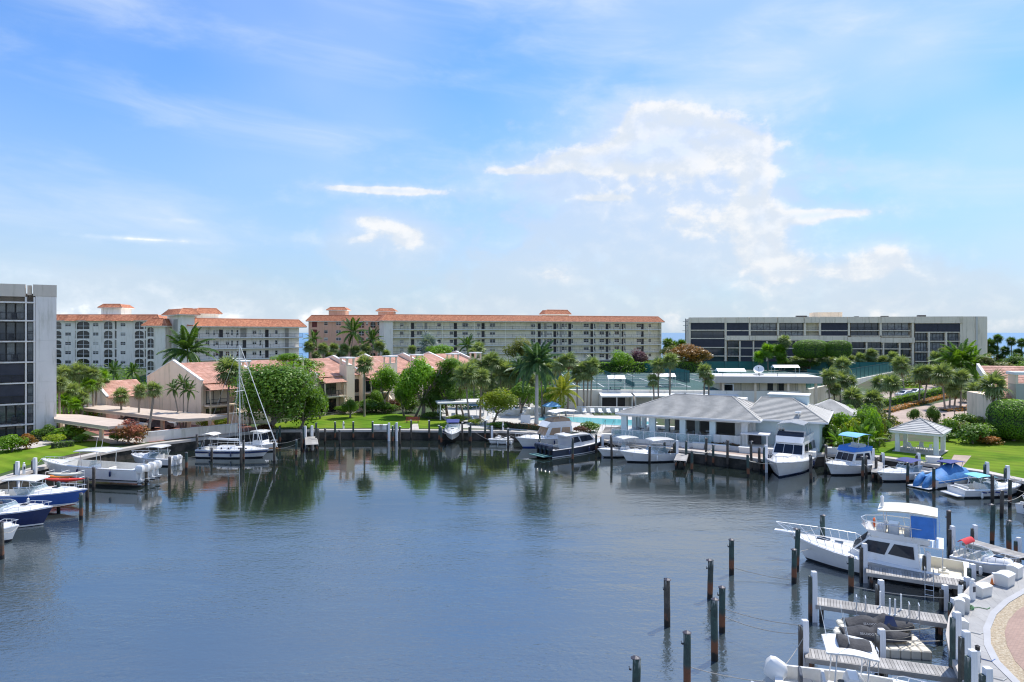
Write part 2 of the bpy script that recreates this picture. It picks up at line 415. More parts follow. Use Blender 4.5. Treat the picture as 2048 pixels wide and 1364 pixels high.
def railing_mesh(L, h=1.0, step=.14, post=2.0, mt=None, t=.022, bar=.035):
    key = ('r', round(L, 2), h, step, post, (mt or m_iron).name)
    if key not in WIN:
        a = MB(); a.box(0, L, -bar, bar, h-.06, h); a.box(0, L, -bar*.7, bar*.7, .10, .15)
        n = max(1, int(L/step))
        for i in range(n+1):
            x = L*i/n; a.add([(x-t/2, -t/2, .1), (x+t/2, -t/2, .1), (x, t/2, .1), (x-t/2, -t/2, h-.05), (x+t/2, -t/2, h-.05), (x, t/2, h-.05)], ((0, 1, 4, 3), (1, 2, 5, 4), (2, 0, 3, 5)))
        if post:
            k = max(1, int(L/post))
            for i in range(k+1): x = L*i/k; a.box(x-.03, x+.03, -.03, .03, 0, h)
        WIN[key] = a.mesh('railing', mt or m_iron)
    return WIN[key]
# ------------------------------------------------------------------ land, water
BASIN_PX = [(-60, 985), (0, 960), (75, 937), (150, 917), (215, 903), (300, 889), (390, 878), (470, 868), (540, 861),
            (760, 860), (1000, 862), (1060, 865), (1180, 874), (1240, 887), (1376, 901), (1530, 919), (1650, 908), (1760, 914), (1850, 927), (1960, 943), (2048, 962), (2160, 990)]
EDGE = [Vector((G(-60, 985).x-1, -30, GZ))]+[G(*p) for p in BASIN_PX]
NEAR_PX = [(2170, 1110), (2048, 1140), (1990, 1150), (1945, 1172), (1920, 1200), (1903, 1235), (1897, 1270), (1906, 1310), (1924, 1350), (1960, 1420)]
NEAR = [G(*p) for p in NEAR_PX]+[Vector((16.5, 18, GZ)), Vector((12, -30, GZ))]
EDGE += [Vector((62, 62, GZ)), Vector((62, 50, GZ))]+NEAR

m_earth = mat('planting_bed_earth', (.06, .05, .03), .9, .25, .3, .4, 3, stain=((.035, .07, .014), .2, .35, .55))
m_lawn = mat('lawn_grass', (.085, .17, .010), .95, .22, .35, .5, 9, spec=.08, stain=((.15, .22, .018), .11, .40, .64))
def lawn_wear(m):                                   # dry patches and faint mowing bands
    T = NT(m.node_tree); p = T.n['Principled BSDF']; src = p.inputs['Base Color'].links[0].from_socket
    g = T.node('ShaderNodeNewGeometry'); sp = T.node('ShaderNodeSeparateXYZ'); T.l.new(g.outputs['Position'], sp.inputs[0])
    d = T.smooth(T.noise(g.outputs['Position'], .45, 6, .65), .56, .76); c = T.mix(T.math('MULTIPLY', d, .55), src, (.17, .155, .045, 1))
    band = T.smooth(T.math('SINE', T.math('ADD', T.math('MULTIPLY', sp.outputs[0], 1.9), T.math('MULTIPLY', sp.outputs[1], 2.6))), -.4, .4); k = T.math('MULTIPLY_ADD', band, .14, .93)
    T.set(p.inputs['Base Color'], T.mix(1., c, T.comb(k, k, k), 'MULTIPLY'))
lawn_wear(m_lawn)
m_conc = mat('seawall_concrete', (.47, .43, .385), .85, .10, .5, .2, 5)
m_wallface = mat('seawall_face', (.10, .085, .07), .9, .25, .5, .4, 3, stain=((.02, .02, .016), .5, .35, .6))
m_walk = mat('walkway_concrete', (.34, .335, .325), .85, .10, .6, .15, 4, stain=((.25, .25, .25), .35, .5, .7))
def paver_mat(name, c1, c2, mortar, sc, rough=.85):
    m = bpy.data.materials.new(name); m.use_nodes = True; T = NT(m.node_tree); p = T.n['Principled BSDF']
    tc = T.node('ShaderNodeTexCoord'); b = T.node('ShaderNodeTexBrick'); T.l.new(tc.outputs['Object'], b.inputs['Vector'])
    b.inputs['Color1'].default_value = c4(c1); b.inputs['Color2'].default_value = c4(c2); b.inputs['Mortar'].default_value = c4(mortar)
    b.inputs['Scale'].default_value = sc; b.inputs['Mortar Size'].default_value = .03; b.inputs['Bias'].default_value = 0
    n = T.smooth(T.noise(tc.outputs['Object'], .35, 5), .3, .7); k = T.math('ADD', .88, T.math('MULTIPLY', n, .24))
    T.set(p.inputs['Base Color'], T.mix(1., b.outputs[0], T.comb(k, k, k), 'MULTIPLY')); p.inputs['Roughness'].default_value = rough
    bp = T.node('ShaderNodeBump'); bp.inputs['Strength'].default_value = .3; bp.inputs['Distance'].default_value = .02
    T.l.new(b.outputs['Fac'], bp.inputs['Height']); bp.invert = True; T.l.new(bp.outputs[0], p.inputs['Normal'])
    return m
m_pinkpave = paver_mat('faded_pink_paving', (.31, .205, .16), (.38, .255, .20), (.25, .18, .15), 2.6)
m_redpave = paver_mat('red_brick_paving', (.26, .095, .07), (.33, .14, .105), (.23, .13, .10), 2.2)
m_tanpave = paver_mat('tan_block_paving', (.38, .29, .235), (.45, .345, .28), (.32, .25, .21), 2.0)
m_pool_deck = mat('pool_deck_paving', (.50, .48, .45), .8, .06, .5)
m_gravel = mat('yellow_gravel', (.38, .30, .20), .9, .25, 9., .9, 26, stain=((.52, .45, .33), 7., .45, .62))

def sheet(name, pts, m, dz, drop=None):
    """flat sheet over a polygon; follows the terrain height of each corner"""
    pts = [Vector((p[0], p[1], (p[2] if len(p) > 2 else GZ)+dz)) for p in pts]
    tri = tessellate_polygon([pts]); a = MB(); a.add(pts, [tuple(t) for t in tri])
    # upward facing
    o = a.build(name, m)
    if o.data.polygons and sum(p.normal.z*p.area for p in o.data.polygons) < 0: o.data.flip_normals()
    return struct(o)

def build_land():
    a = MB()
    outer = [Vector((700, -30, GZ)), Vector((700, 112, GZ)), Vector((-700, 112, GZ)), Vector((-700, -30, GZ))]
    pts = EDGE+outer
    a.add(pts, [tuple(t) for t in tessellate_polygon([pts])])
    a.f = [f if ((Vector(a.v[f[1]])-Vector(a.v[f[0]])).cross(Vector(a.v[f[2]])-Vector(a.v[f[0]])).z > 0) else f[::-1] for f in a.f]
    xs = [-700, -560, -440, -360, -300]+[-260+8*i for i in range(66)]+[300, 360, 440, 560, 700]
    ys = [112+6*i for i in range(39)]
    vs = [(x, y, hgt(x, y)) for y in ys for x in xs]; n = len(xs)
    a.add(vs, [(j*n+i, j*n+i+1, (j+1)*n+i+1, (j+1)*n+i) for j in range(len(ys)-1) for i in range(n-1)])
    struct(a.build('ground', m_earth))
    # seawall: vertical faces and a concrete cap with a lip, butted along the basin edge
    f, c = MB(), MB(); k = 0
    E = EDGE
    def off(i):
        p = E[i]; q0 = E[max(i-1, 0)]; q1 = E[min(i+1, len(E)-1)]
        d = (q1-q0); d.z = 0; d.normalize(); return Vector((-d.y, d.x, 0))
    for i in range(len(E)-1):
        p, q = E[i], E[i+1]; n0, n1 = off(i), off(i+1)
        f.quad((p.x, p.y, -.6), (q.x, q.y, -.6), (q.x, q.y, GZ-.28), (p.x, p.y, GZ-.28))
        s = .12; wd = 1.0
        prof = lambda P, N: [P+N*0-Vector((0, 0, .28)), P-N*s-Vector((0, 0, .28)), P-N*s+Vector((0, 0, .03)), P+N*wd+Vector((0, 0, .03)), P+N*wd-Vector((0, 0, .1))]
        c.loft([prof(p, n0), prof(q, n1)])
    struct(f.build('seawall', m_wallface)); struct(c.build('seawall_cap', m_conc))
build_land()

def water_mat(name, base, sea=False):
    m = bpy.data.materials.new(name); m.use_nodes = True; T = NT(m.node_tree); p = T.n['Principled BSDF']
    tc = T.node('ShaderNodeTexCoord'); g = T.node('ShaderNodeNewGeometry'); sp = T.node('ShaderNodeSeparateXYZ'); T.l.new(g.outputs['Position'], sp.inputs[0])
    X, Y, Z = sp.outputs
    pos = g.outputs['Position']
    T.set(p.inputs['Base Color'], c4(base)); p.inputs['IOR'].default_value = 1.333; p.inputs['Specular IOR Level'].default_value = .5
    if sea:
        p.inputs['Roughness'].default_value = .35
        h = T.noise(T.comb(T.math('MULTIPLY', X, .05), T.math('MULTIPLY', Y, .12), 0), 1.0, 6, .6); amt = .8
        b = T.node('ShaderNodeBump'); b.inputs['Strength'].default_value = amt; b.inputs['Distance'].default_value = 1.0
        T.l.new(h, b.inputs['Height']); T.l.new(b.outputs[0], p.inputs['Normal']); return m
    # breeze: the open middle and the near water are ruffled, the water along the far quays is still
    br = T.noise(T.comb(T.math('MULTIPLY', X, .022), T.math('MULTIPLY', Y, .05), 3.), 1.0, 3, .5)
    edge = T.math('ADD', T.math('ADD', Y, T.math('MULTIPLY', T.math('ABSOLUTE', T.math('ADD', X, 4)), .25)), T.math('MULTIPLY', T.math('SUBTRACT', br, .5), 46.))
    still = T.smooth(edge, 50., 80.)
    ruf = T.math('SUBTRACT', 1.0, still)
    w1 = T.noise(T.comb(T.math('MULTIPLY', X, 1.0), T.math('MULTIPLY', Y, 1.5), 0.), 2.6, 3, .55, distortion=.6)
    w2 = T.noise(T.comb(T.math('MULTIPLY', X, .8), T.math('MULTIPLY', Y, 1.6), 8.), .55, 3, .5)
    w3 = T.noise(T.comb(T.math('MULTIPLY', X, .16), T.math('MULTIPLY', Y, .9), 2.), .75, 3, .5)
    ruf0 = ruf
    gust = T.smooth(T.noise(T.comb(T.math('MULTIPLY', X, .05), T.math('MULTIPLY', Y, .14), 5.), 1.0, 4, .6), .32, .68)
    ruf = T.math('MULTIPLY', ruf, T.math('MULTIPLY_ADD', gust, .75, .25))
    h = T.math('ADD', T.math('MULTIPLY', T.math('MULTIPLY', w1, .031), T.math('ADD', .06, ruf)),
               T.math('ADD', T.math('MULTIPLY', T.math('MULTIPLY', w2, .046), T.math('ADD', .05, ruf)), T.math('MULTIPLY', w3, .013)))
    b = T.node('ShaderNodeBump'); b.inputs['Strength'].default_value = 1.0; b.inputs['Distance'].default_value = 1.0
    T.l.new(h, b.inputs['Height']); T.l.new(b.outputs[0], p.inputs['Normal'])
    T.set(p.inputs['Base Color'], T.mix(ruf0, (.012, .018, .016, 1), (.044, .061, .067, 1)))     # still water dark; ruffled water lightened in place of reflected sky
    T.set(p.inputs['IOR'], T.math('MULTIPLY_ADD', ruf0, 1.0, 2.2))
    T.set(p.inputs['Roughness'], T.math('ADD', .03, T.math('MULTIPLY', ruf, .10)))
    return m
wm = MB(); wm.quad((-75, -60, 0), (90, -60, 0), (90, 110, 0), (-75, 110, 0))
tag(struct(wm.build('marina_water', water_mat('basin_water', (.030, .050, .080)))))
wm = MB(); wm.quad((-30000, 320, -1.2), (30000, 320, -1.2), (30000, 42000, -1.2), (-30000, 42000, -1.2))
struct(wm.build('sea', water_mat('sea_water', (.10, .22, .36), True)))

# lawns, paths, parking, decks
def gp(*pp): return [G(*p) for p in pp]
sheet('lawn', gp((-80, 1000), (0, 948), (75, 925), (150, 907), (212, 896), (222, 888), (200, 882), (130, 884), (60, 898), (-80, 905)), m_lawn, .02)
sheet('path', gp((-80, 905), (60, 898), (130, 884), (200, 882), (222, 888), (290, 886), (288, 878), (200, 872), (120, 876), (40, 890), (-80, 897)), m_conc, .03)
sheet('parking_ground', [G(205, 872), G(300, 885), G(392, 874), G(470, 866), G(520, 859), G(470, 842), G(300, 838), G(180, 842), G(140, 850)], m_redpave, .025)
sheet('lawn', gp((545, 857), (760, 856), (905, 857.5), (935, 845), (860, 838), (800, 828), (690, 826), (640, 834), (580, 842), (525, 852)), m_lawn, .02)
sheet('path', gp((660, 829), (700, 829), (730, 820), (700, 818)), m_conc, .045)
sheet('path', gp((818, 859), (838, 859), (836, 848), (826, 848)), m_conc, .045)
sheet('pool_deck', gp((905, 856), (1000, 858), (1180, 870), (1240, 880), (1300, 852), (1305, 815), (1040, 806), (880, 812), (885, 835)), m_pool_deck, .02)
sheet('lawn', gp((1735, 907), (1790, 914), (1860, 925), (1960, 940), (2048, 958), (2200, 990), (2260, 950), (2100, 872), (1960, 868), (1900, 872), (1868, 884), (1790, 882), (1730, 890)), m_lawn, .02)
sheet('path', gp((1897, 930), (1925, 934), (1943, 912), (1908, 910)), m_tanpave, .035)
# quay promenade along the right
def band(name, i0, i1, w0, w1, m, dz):
    E = EDGE; a, b = [], []
    for i in range(i0, i1+1):
        d = E[min(i+1, i1)]-E[max(i-1, i0)]; d.z = 0; d.normalize(); n = Vector((-d.y, d.x, 0))
        a.append(E[i]+n*w0); b.append(E[i]+n*w1)
    return sheet(name, a+b[::-1], m, dz)
band('quay', 13, 17, 1.0, 4.6, m_tanpave, .03)
# near quay: grey concrete walk, kerb ring, gravel ring, brick circle
n0 = len(EDGE)-len(NEAR)
walk_out = NEAR[0:10]
kerb = gp((2170, 1160), (2100, 1166), (2048, 1178), (2008, 1201), (1980, 1226), (1966, 1258), (1968, 1292), (1986, 1328), (2030, 1372), (2075, 1420))
kerb_in = gp((2170, 1172), (2100, 1178), (2048, 1189), (2018, 1207), (1993, 1231), (1981, 1260), (1982, 1290), (2000, 1325), (2046, 1372), (2092, 1420))
brick = gp((2170, 1190), (2100, 1195), (2062, 1206), (2034, 1222), (2016, 1243), (2009, 1266), (2014, 1292), (2030, 1323), (2072, 1368), (2120, 1420))
wk = sheet('walkway', NEAR[:10]+kerb[::-1], mat('walkway_joint', (.12, .12, .12), .9, .1, 2), .012)
def poly_at(pts, u):                               # point at a share of the length of a polyline
    ls = [(b-a).length for a, b in zip(pts[:-1], pts[1:])]; d = u*sum(ls)
    for (a, b), l in zip(zip(pts[:-1], pts[1:]), ls):
        if d <= l: return a.lerp(b, d/l)
        d -= l
    return pts[-1].copy()
NS = 26
for i in range(NS):                                # cast slabs with open joints
    A, B, C, Dd = poly_at(NEAR[:10], i/NS), poly_at(NEAR[:10], (i+1)/NS), poly_at(kerb, (i+1)/NS), poly_at(kerb, i/NS)
    for j in range(2):
        q = [A.lerp(Dd, j/2), B.lerp(C, j/2), B.lerp(C, (j+1)/2), A.lerp(Dd, (j+1)/2)]; m_ = sum(q, Vector())/4
        q = [m_+(p-m_)*.985 for p in q]
        a = MB(); a.add([(p.x, p.y, GZ+.03+random.uniform(0, .003)) for p in q], ((0, 1, 2, 3),)); o = a.build('slab', m_walk, wk)
        if o.data.polygons[0].normal.z < 0: o.data.flip_normals()
k = MB()
k.loft([[(p.x, p.y, GZ), (p.x, p.y, GZ+.06), (q.x, q.y, GZ+.06), (q.x, q.y, GZ)] for p, q in zip(kerb, kerb_in)])
struct(k.build('kerb', mat('pale_kerb_concrete', (.40, .40, .405), .85, .05, 1)))
sheet('gravel_bed', kerb_in+brick[::-1], m_gravel, .02)
sheet('path', brick+[Vector((40, 20, GZ)), Vector((45, 45, GZ))], m_pinkpave, .03)
# ------------------------------------------------------------------ buildings
def fr(O, th): return thing_frame(O, th)
def mansard(par, x0, x1, y0, y1, z0, z1, over=.7, slope=1.1, m=None, name='roof', ends=(True, True), flat_m=None, tile=True):
    """tiled skirt roof round a flat top"""
    m = m or m_red_tile
    a, b = MB(), MB()
    e = [(x0-over, y0-over), (x1+over, y0-over), (x1+over, y1+over), (x0-over, y1+over)]
    t = [(x0-over+slope, y0-over+slope), (x1+over-slope, y0-over+slope), (x1+over-slope, y1+over-slope), (x0-over+slope, y1+over-slope)]
    for i in range(4):
        j = (i+1) % 4
        P = lambda p, z: (p[0], p[1], z)
        if i == 2: b.quad(P(e[i], z0), P(e[j], z0), P(t[j], z1), P(t[i], z1)); continue
        tiles(b, P(e[i], z0), P(e[j], z0), P(t[j], z1), P(t[i], z1), .42, .40, .05, rib=.06)
    for i in (0, 1, 3):
        b.cyl((*e[i], z0+.06), (*t[i], z1+.05), .13, .13, 6, 0, .95)
    b.cyl((*t[0], z1+.03), (*t[1], z1+.03), .14, .14, 6, 0, .3)
    a.prism(e, z0-.22, z0-.02); a.prism(t, z1-.25, z1+.0)
    r = b.build(name, m, par); r['kind'] = 'stuff'
    a.build('roof_deck', flat_m or m_white_st, par); return r
def penthouse(par, x0, x1, y0, y1, z0, z1, zr, m):
    a = MB(); a.box(x0, x1, y0, y1, z0, z1); a.build('lift_house', m, par)
    mansard(par, x0, x1, y0, y1, z1, zr, over=.75, slope=1.2, name='lift_house_roof')

# --- grey seven-storey block at the left edge
def left_tower():
    O = Vector((-67, 96, GZ)); th = R(34)
    t = thing('apartment_building', 'tall grey apartment block with dark glass balconies and a blank pale end wall', 'building', O, th)
    st = 2.9; top = 21.35; f0 = 1.85; E = 2.45                              # storey, parapet top, first balcony floor, blank panel width
    zs = [f0+st*i for i in range(7)]
    a = MB(); a.box(-16, 0, 2.2, 12, 0, top-1.2); a.build('wall', m_stucco_grey, t)
    for i in range(-1, 6):                                                   # blank wall in storey-high panels with open joints
        z0 = 0 if i < 0 else zs[i]; z1 = zs[i+1] if i < 5 else top-1.62
        a = MB(); a.box(.0, E, 0, 12, z0+.006, z1-.006); a.build('wall_panel', m_stucco_end, t)
    a = MB(); a.box(-.3, E+.03, -.06, 12, top-1.6, top); a.build('parapet', m_stucco_grey, t)
    a = MB(); a.box(-16, -1.15, -.08, 2.19, top-1.75, top-.02); a.box(-.95, -.45, .3, 2.19, top-1.5, top-.12); a.build('parapet', m_stucco_grey, t)
    for z in zs[:-1]+[zs[-1]-.35]:
        s = MB(); s.box(-16, -.02, -.12, 2.19, z-.2, z); s.build('floor_slab', m_stucco_end, t)
    for x, w in ((-1.22, .22), (-.24, .2), (-5.9, .35), (-11, .35)):
        s = MB(); s.box(x, x+w, -.02, 2.18, 0, top-1.77); s.build('column', m_stucco_end, t)
    bal = railing_mesh(4.2, 1.05, .13, 1.4, m_dark); bs = railing_mesh(.7, 1.05, .13, 0, m_dark)
    for i in range(-1, 6):
        z = zs[i] if i >= 0 else -.05; hh = (zs[i+1]-z if i >= 0 else f0)-.3
        if i >= 0: link('railing', bal, t, (-5.5, -.05, z)); link('railing', bal, t, (-10.6, -.05, z)); link('railing', bs, t, (-.97, .05, z))
        for x0, L in ((-5.5, 4.2), (-10.6, 4.5)):
            for k in range(4):
                fm, pm = win_mesh(round(L/4-.04, 2), round(hh, 2), 1, 1, .08, m_dark)
                w = link('balcony_door', fm, t, (x0+(k+.5)*L/4, 1.7, z+.02)); p = link('pane', WIN_B(round(L/4-.04, 2), round(hh, 2)), w)
            if i in (1, 2): s = MB(); s.box(x0+.02, x0+L-.02, .04, .06, z+.1, z+hh); s.build('insect_screen', m_screen, t)
            elif i >= 0:
                for q in range(2): s = MB(); xx = x0+.6+q*1.7+random.random()*.6; s.bbox(xx, xx+.55, .5, 1.05, z+.01, z+.45, .05); s.bbox(xx, xx+.55, 1.06, 1.16, z+.3, z+.95, .04); s.build('balcony_chair', m_iron if q else m_white, t)
        fm, pm = win_mesh(.7, round(hh, 2), 1, 2, .06, m_dark); w = link('window', fm, t, (-.62, .6, z+.02)); link('pane', WIN_B(.7, round(hh, 2)), w)
def WIN_B(w, h):
    key = ('b', w, h)
    if key not in WIN: b = MB(); b.box(-w/2+.01, w/2-.01, 0, .02, .01, h-.01); WIN[key] = b.mesh('balcony_pane', m_glass_b)
    return WIN[key]
left_tower()

# --- white mediterranean building: frontal wing, louvred tower and gallery wing
def med_building():
    D = 214.; px = lambda x: XD(x, D)
    O = Vector((XD(100, D), D, 3.0)); zz = lambda y: ZD(y, D)-3.0
    t = thing('apartment_building', 'white apartment block with red mansard roof and columns of arched dark balconies', 'building', O, 0)
    X = lambda x: XD(x, D)-O.x
    a = MB(); zt = zz(641)
    ops = []; rows = [(642.9, 658.4), (661.5, 677), (680.3, 696), (698.8, 714.6), (717.4, 733.8)]
    arches = [(100, 123), (154, 179), (208, 225), (269.6, 287.5), (293+.5, 300)]
    wins = [(130, 142), (185.5, 197), (240.7, 251)]
    strips = [(149.9, 151.3), (229.2, 233), (289.5, 291.8)]
    for r0, r1 in rows:
        for s0, s1 in arches: ops.append((X(s0), X(s1), zz(r1), zz(r0)))
        for s0, s1 in strips: ops.append((X(s0), X(s1), zz(r1), zz(r0)))
        for s0, s1 in wins: ops.append((X(s0), X(s1), zz(r0+10), zz(r0+3.2)))
    wall_openings(a, -40, X(312), -2, zt, ops, .6); a.box(-40, X(312), .62, 14, -2, zt); a.build('wall', m_white_st, t)
    for r0, r1 in rows:
        for s0, s1 in arches[:4]: arch_win(t, (X(s0)+X(s1))/2, zz(r1), X(s1)-X(s0), zz(r0)-zz(r1), 0, 2, 2)
        for s0, s1 in strips:
            w = X(s1)-X(s0); window(t, (X(s0)+X(s1))/2, zz(r1), w, zz(r0)-zz(r1), .5, 1, 2, .05, m_dark, 'corner_window')
        for s0, s1 in wins: window(t, (X(s0)+X(s1))/2, zz(r0+10), X(s1)-X(s0), zz(r0+3.2)-zz(r0+10), .08, 2, 2, .07)
    link('railing', railing_mesh(30.0, 1.1, .2, 3), t, (0, -3.4, zz(736.5)))
    s = MB(); s.box(-40, X(312), -3.6, -.02, -2, zz(736.5)); s.build('terrace', m_white_rec, t)
    mansard(t, -40, X(318), 0, 14, zt, zz(629.5), .7, 1.5)
    for q0, q1 in ((113, 113), (136, 154), (178, 208), (226, 269)):     # stepped roof bays
        b = MB(); tiles(b, (X(q0)-.3, -1.3, zt-.15), (X(q1)+.3, -1.3, zt-.15), (X(q1)+.3, .4, zz(630.5)), (X(q0)-.3, .4, zz(630.5)), .42, .4, .05, rib=.06)
        if q1 > q0: r = b.build('roof', m_red_tile, t); r['kind'] = 'stuff'
    penthouse(t, X(191), X(231), 3, 9, zz(630), zz(614.5), zz(607.5), m_white_st)
    # gallery wing and tower
    O2 = Vector((XD(365, 178), 178, 3.0)); th = R(45)
    t = thing('apartment_building', 'white gallery-access apartment wing with louvred corner tower behind a tall palm', 'building', O2, th)
    al = lambda x: along(O2, th, x)
    zc = lambda y, D=188: ZD(y, D)-3
    L1 = al(606); z = [zc(673.5), zc(695.5), zc(718), zc(740)]
    eave, rt = zc(653), zc(638)
    a = MB(); a.box(1.8, L1-.4, 1.7, 13, -2, eave); a.build('wall', m_white_rec, t)
    lv = [eave-2.95]+z[1:]; lv = [eave-3.0, eave-5.95, eave-8.9, eave-11.85]
    for i, q in enumerate(lv):
        s = MB(); s.box(1.8, L1, 0, 1.7, q-.22, q); s.build('floor_slab', m_white, t)
        link('railing', railing_mesh(L1-1.9, 1.05, .22, 2.4), t, (1.85, .06, q))
        zb = q
        doors = [396.6, 447, 539] if i == 0 else [398, 494, 539] if i == 1 else [447, 494, 539]
        for d in doors:
            s = MB(); s.box(al(d)-.5, al(d)+.5, 1.62, 1.69, zb, zb+2.15); s.build('door', m_door, t)
        for w_, ww in ((420, 1.0), (433, .5), (439, .9), (460, 1.0), (469, .5), (480, .6), (514, 1.2), (526, .6), (558, .8)):
            if all(abs(w_-d) > 7 for d in doors): window(t, al(w_), zb+.95 if ww > .7 else zb+.6, ww, 1.1 if ww > .7 else 1.5, 1.66, 2 if ww > .9 else 1, 2, .06)
        for w_, ww in ((492, 1.7), (579, 1.2)):
            if i == 0 or w_ == 579:
                s = MB(); s.box(al(w_)-ww/2, al(w_)+ww/2, 1.63, 1.685, zb, zb+2.5); s.build('louvre_panel', m_louvre, t)
    mansard(t, 1.8, L1, 0.3, 13, eave, rt, .9, 1.7)
    penthouse(t, al(409), al(452), 5, 10, rt-.2, zc(629, 196), zc(619, 196), m_white_st)
    # corner tower
    W, K = 2.9, 10.5; tz = ZD(629, 178)-3
    a = MB(); a.box(-.3, W, -.4, K, -2, tz); a.build('tower_wall', m_white_st, t)
    mansard(t, -.3, W, -.4, K, tz, ZD(617, 178)-3, 1.1, 1.5, name='tower_roof')
    b = MB()
    for i in range(4):
        q = tz-1.2-4.3*i; s = MB(); s.box(-.36, -.29, 2.6, 5.6, q-3.3, q); s.build('louvre_panel', m_louvre, t)
    # wing to the left of the tower with one column of arched windows
    O3 = Vector((XD(292.5, 181), 181, 3.0)); D3 = 181
    wg = thing('apartment_building', 'narrow white wing with one column of arched windows beside the louvred tower', 'building', O3, 0)
    X3 = lambda x: XD(x, D3)-O3.x; z3 = lambda y: ZD(y, D3)-3
    rows3 = [(654.5, 673), (677, 695.5), (699.5, 718), (722, 740.5), (745, 763)]
    ops = [(X3(295), X3(307.5), z3(b_), z3(a_)) for a_, b_ in rows3]
    a = MB(); wall_openings(a, 0, X3(331), -4, z3(651.5), ops, .6); a.box(0, X3(331), .62, 20, -4, z3(651.5)); a.build('wall', m_white_st, wg)
    for a_, b_ in rows3: arch_win(wg, (X3(295)+X3(307.5))/2, z3(b_), X3(307.5)-X3(295), z3(a_)-z3(b_), 0, 2, 2)
    mansard(wg, 0, X3(331), 0, 19.5, z3(651.5), z3(637), .9, 1.9)
med_building()

# --- salmon block and the long cream gallery building
def pink_building():
    D = 250.; O = Vector((XD(617, D), D, 5.0)); X = lambda x: XD(x, D)-O.x; z = lambda y: ZD(y, D)-5
    t = thing('apartment_building', 'salmon pink apartment block with red tiled roof and two roof huts', 'building', O, 0)
    a = MB(); zt = z(642)
    rows = [(644, 650.5), (660.5, 666.5), (675, 681), (690.5, 696), (706, 712)]
    ops = []
    for r0, r1 in rows:
        for s0, s1 in ((648, 655.5), (672, 682)): ops.append((X(s0), X(s1), z(r1), z(r0)))
        for s0, s1 in ((624, 634),): ops.append((X(s0), X(s1), z(r1+4), z(r0-1.5)))
        for s0, s1 in ((717, 728), (741, 751), (764, 769)): ops.append((X(s0), X(s1), z(r1+5), z(r0-.5)))
    wall_openings(a, 0, X(772), -3, zt, ops, .35); a.box(0, X(772), .37, 12, -3, zt); a.build('wall', m_pink, t)
    for r0, r1 in rows:
        for s0, s1, n in ((648, 655.5, 1), (672, 682, 2)): window(t, (X(s0)+X(s1))/2, z(r1), X(s1)-X(s0), z(r0)-z(r1), .1, n, 2, .07)
        s = MB(); s.box(X(624), X(634), .2, .25, z(r1+4), z(r0-1.5)); s.build('louvre_panel', m_redlouvre, t)
        for s0, s1 in ((717, 728), (741, 751)): arch_win(t, (X(s0)+X(s1))/2, z(r1+5), X(s1)-X(s0), z(r0-.5)-z(r1+5), 0, 2, 2, m_pink)
        window(t, X(766.5), z(r1+5), X(769)-X(764), z(r0-.5)-z(r1+5), .2, 1, 2, .07)
        for s0 in (734, 757): window(t, X(s0), z(r1), .7, z(r0)-z(r1), -.02, 1, 2, .08)
    mansard(t, 0, X(778), 0, 12, zt, z(630.5), .8, 1.7)
    penthouse(t, X(653), X(687), 3, 8, z(631), z(619.5), z(614), m_pink)
    penthouse(t, X(753), X(784), 3, 8, z(633), z(621.5), z(616.5), m_pink)
pink_building()

def cream_building():
    O = Vector((XD(768, 235), 235, 5.0)); th = math.atan2(33, 103)
    t = thing('apartment_building', 'long cream apartment block with open galleries and a red tiled roof', 'building', O, th)
    al = lambda x: along(O, th, x)
    L = al(1323); eave, rt = 15.1, 17.2; e0 = al(786)
    a = MB(); a.box(e0, L, 1.75, 14, -5, eave); a.build('wall', m_cream, t)
    a = MB(); a.box(0, e0, 0, 14, -5, eave); a.build('end_wall', m_white_st, t)
    a = MB(); a.box(L-.3, L+.02, 0.01, 14, -5, eave-.003); a.build('end_wall', m_cream, t)
    rail = railing_mesh(L-e0-.4, 1.05, .26, 2.5)
    doors = [827, 913, 968.6, 1081.7, 1113, 1143, 1187.4, 1218, 1248, 1289]
    pairs = [841, 932.6, 987.6, 1070, 1102, 1131.6, 1176, 1207.5, 1237.7, 1282]
    singles = [805, 880, 905, 960, 1303.5]; smalls = [1087, 1118.5, 1148, 1193, 1223.5, 1253.5]
    lv = [12.2, 9.3, 6.4, 3.5, .6]
    for i, q in enumerate(lv):
        s = MB(); s.box(e0, L-.3, 0, 1.75, q-.22, q); s.build('floor_slab', m_white, t)
        if i < 4: link('railing', rail, t, (e0+.05, .06, q))
        for d in doors: s = MB(); s.box(al(d)-.55, al(d)+.55, 1.66, 1.74, q, q+2.2); s.build('door', m_door, t)
        for p in pairs: window(t, al(p), q+.85, 2.1, 1.35, 1.7, 2, 2, .08)
        for p in singles: window(t, al(p), q+.95, 1.35, 1.15, 1.7, 1, 2, .08)
        for p in smalls: window(t, al(p), q+.55, .65, 1.6, 1.7, 1, 3, .07)
        for p, w in ((1037.5, 3.1), (1160.7, 2.6)): arch_win(t, al(p), q+.02, w, 2.5, 1.7, 1, 1, m_cream)
        for p in (853.6, 1094, 1125): s = MB(); s.box(al(p)-.45, al(p)+.45, 1.67, 1.735, q, q+2.2); s.build('louvre_panel', m_louvre, t)
    for k in range(9):
        x = e0+(L-e0)*(k+.5)/9; s = MB(); s.box(x-.09, x+.09, .02, .2, .6, eave-.3); s.build('gallery_post', m_cream, t)
    mansard(t, 0, L, .2, 14, eave, rt, 1.0, 1.9)
    penthouse(t, al(1100), al(1146), 4, 9, rt-.3, ZD(627.5, 252)-5, ZD(621.5, 252)-5+.5, m_cream)
cream_building()

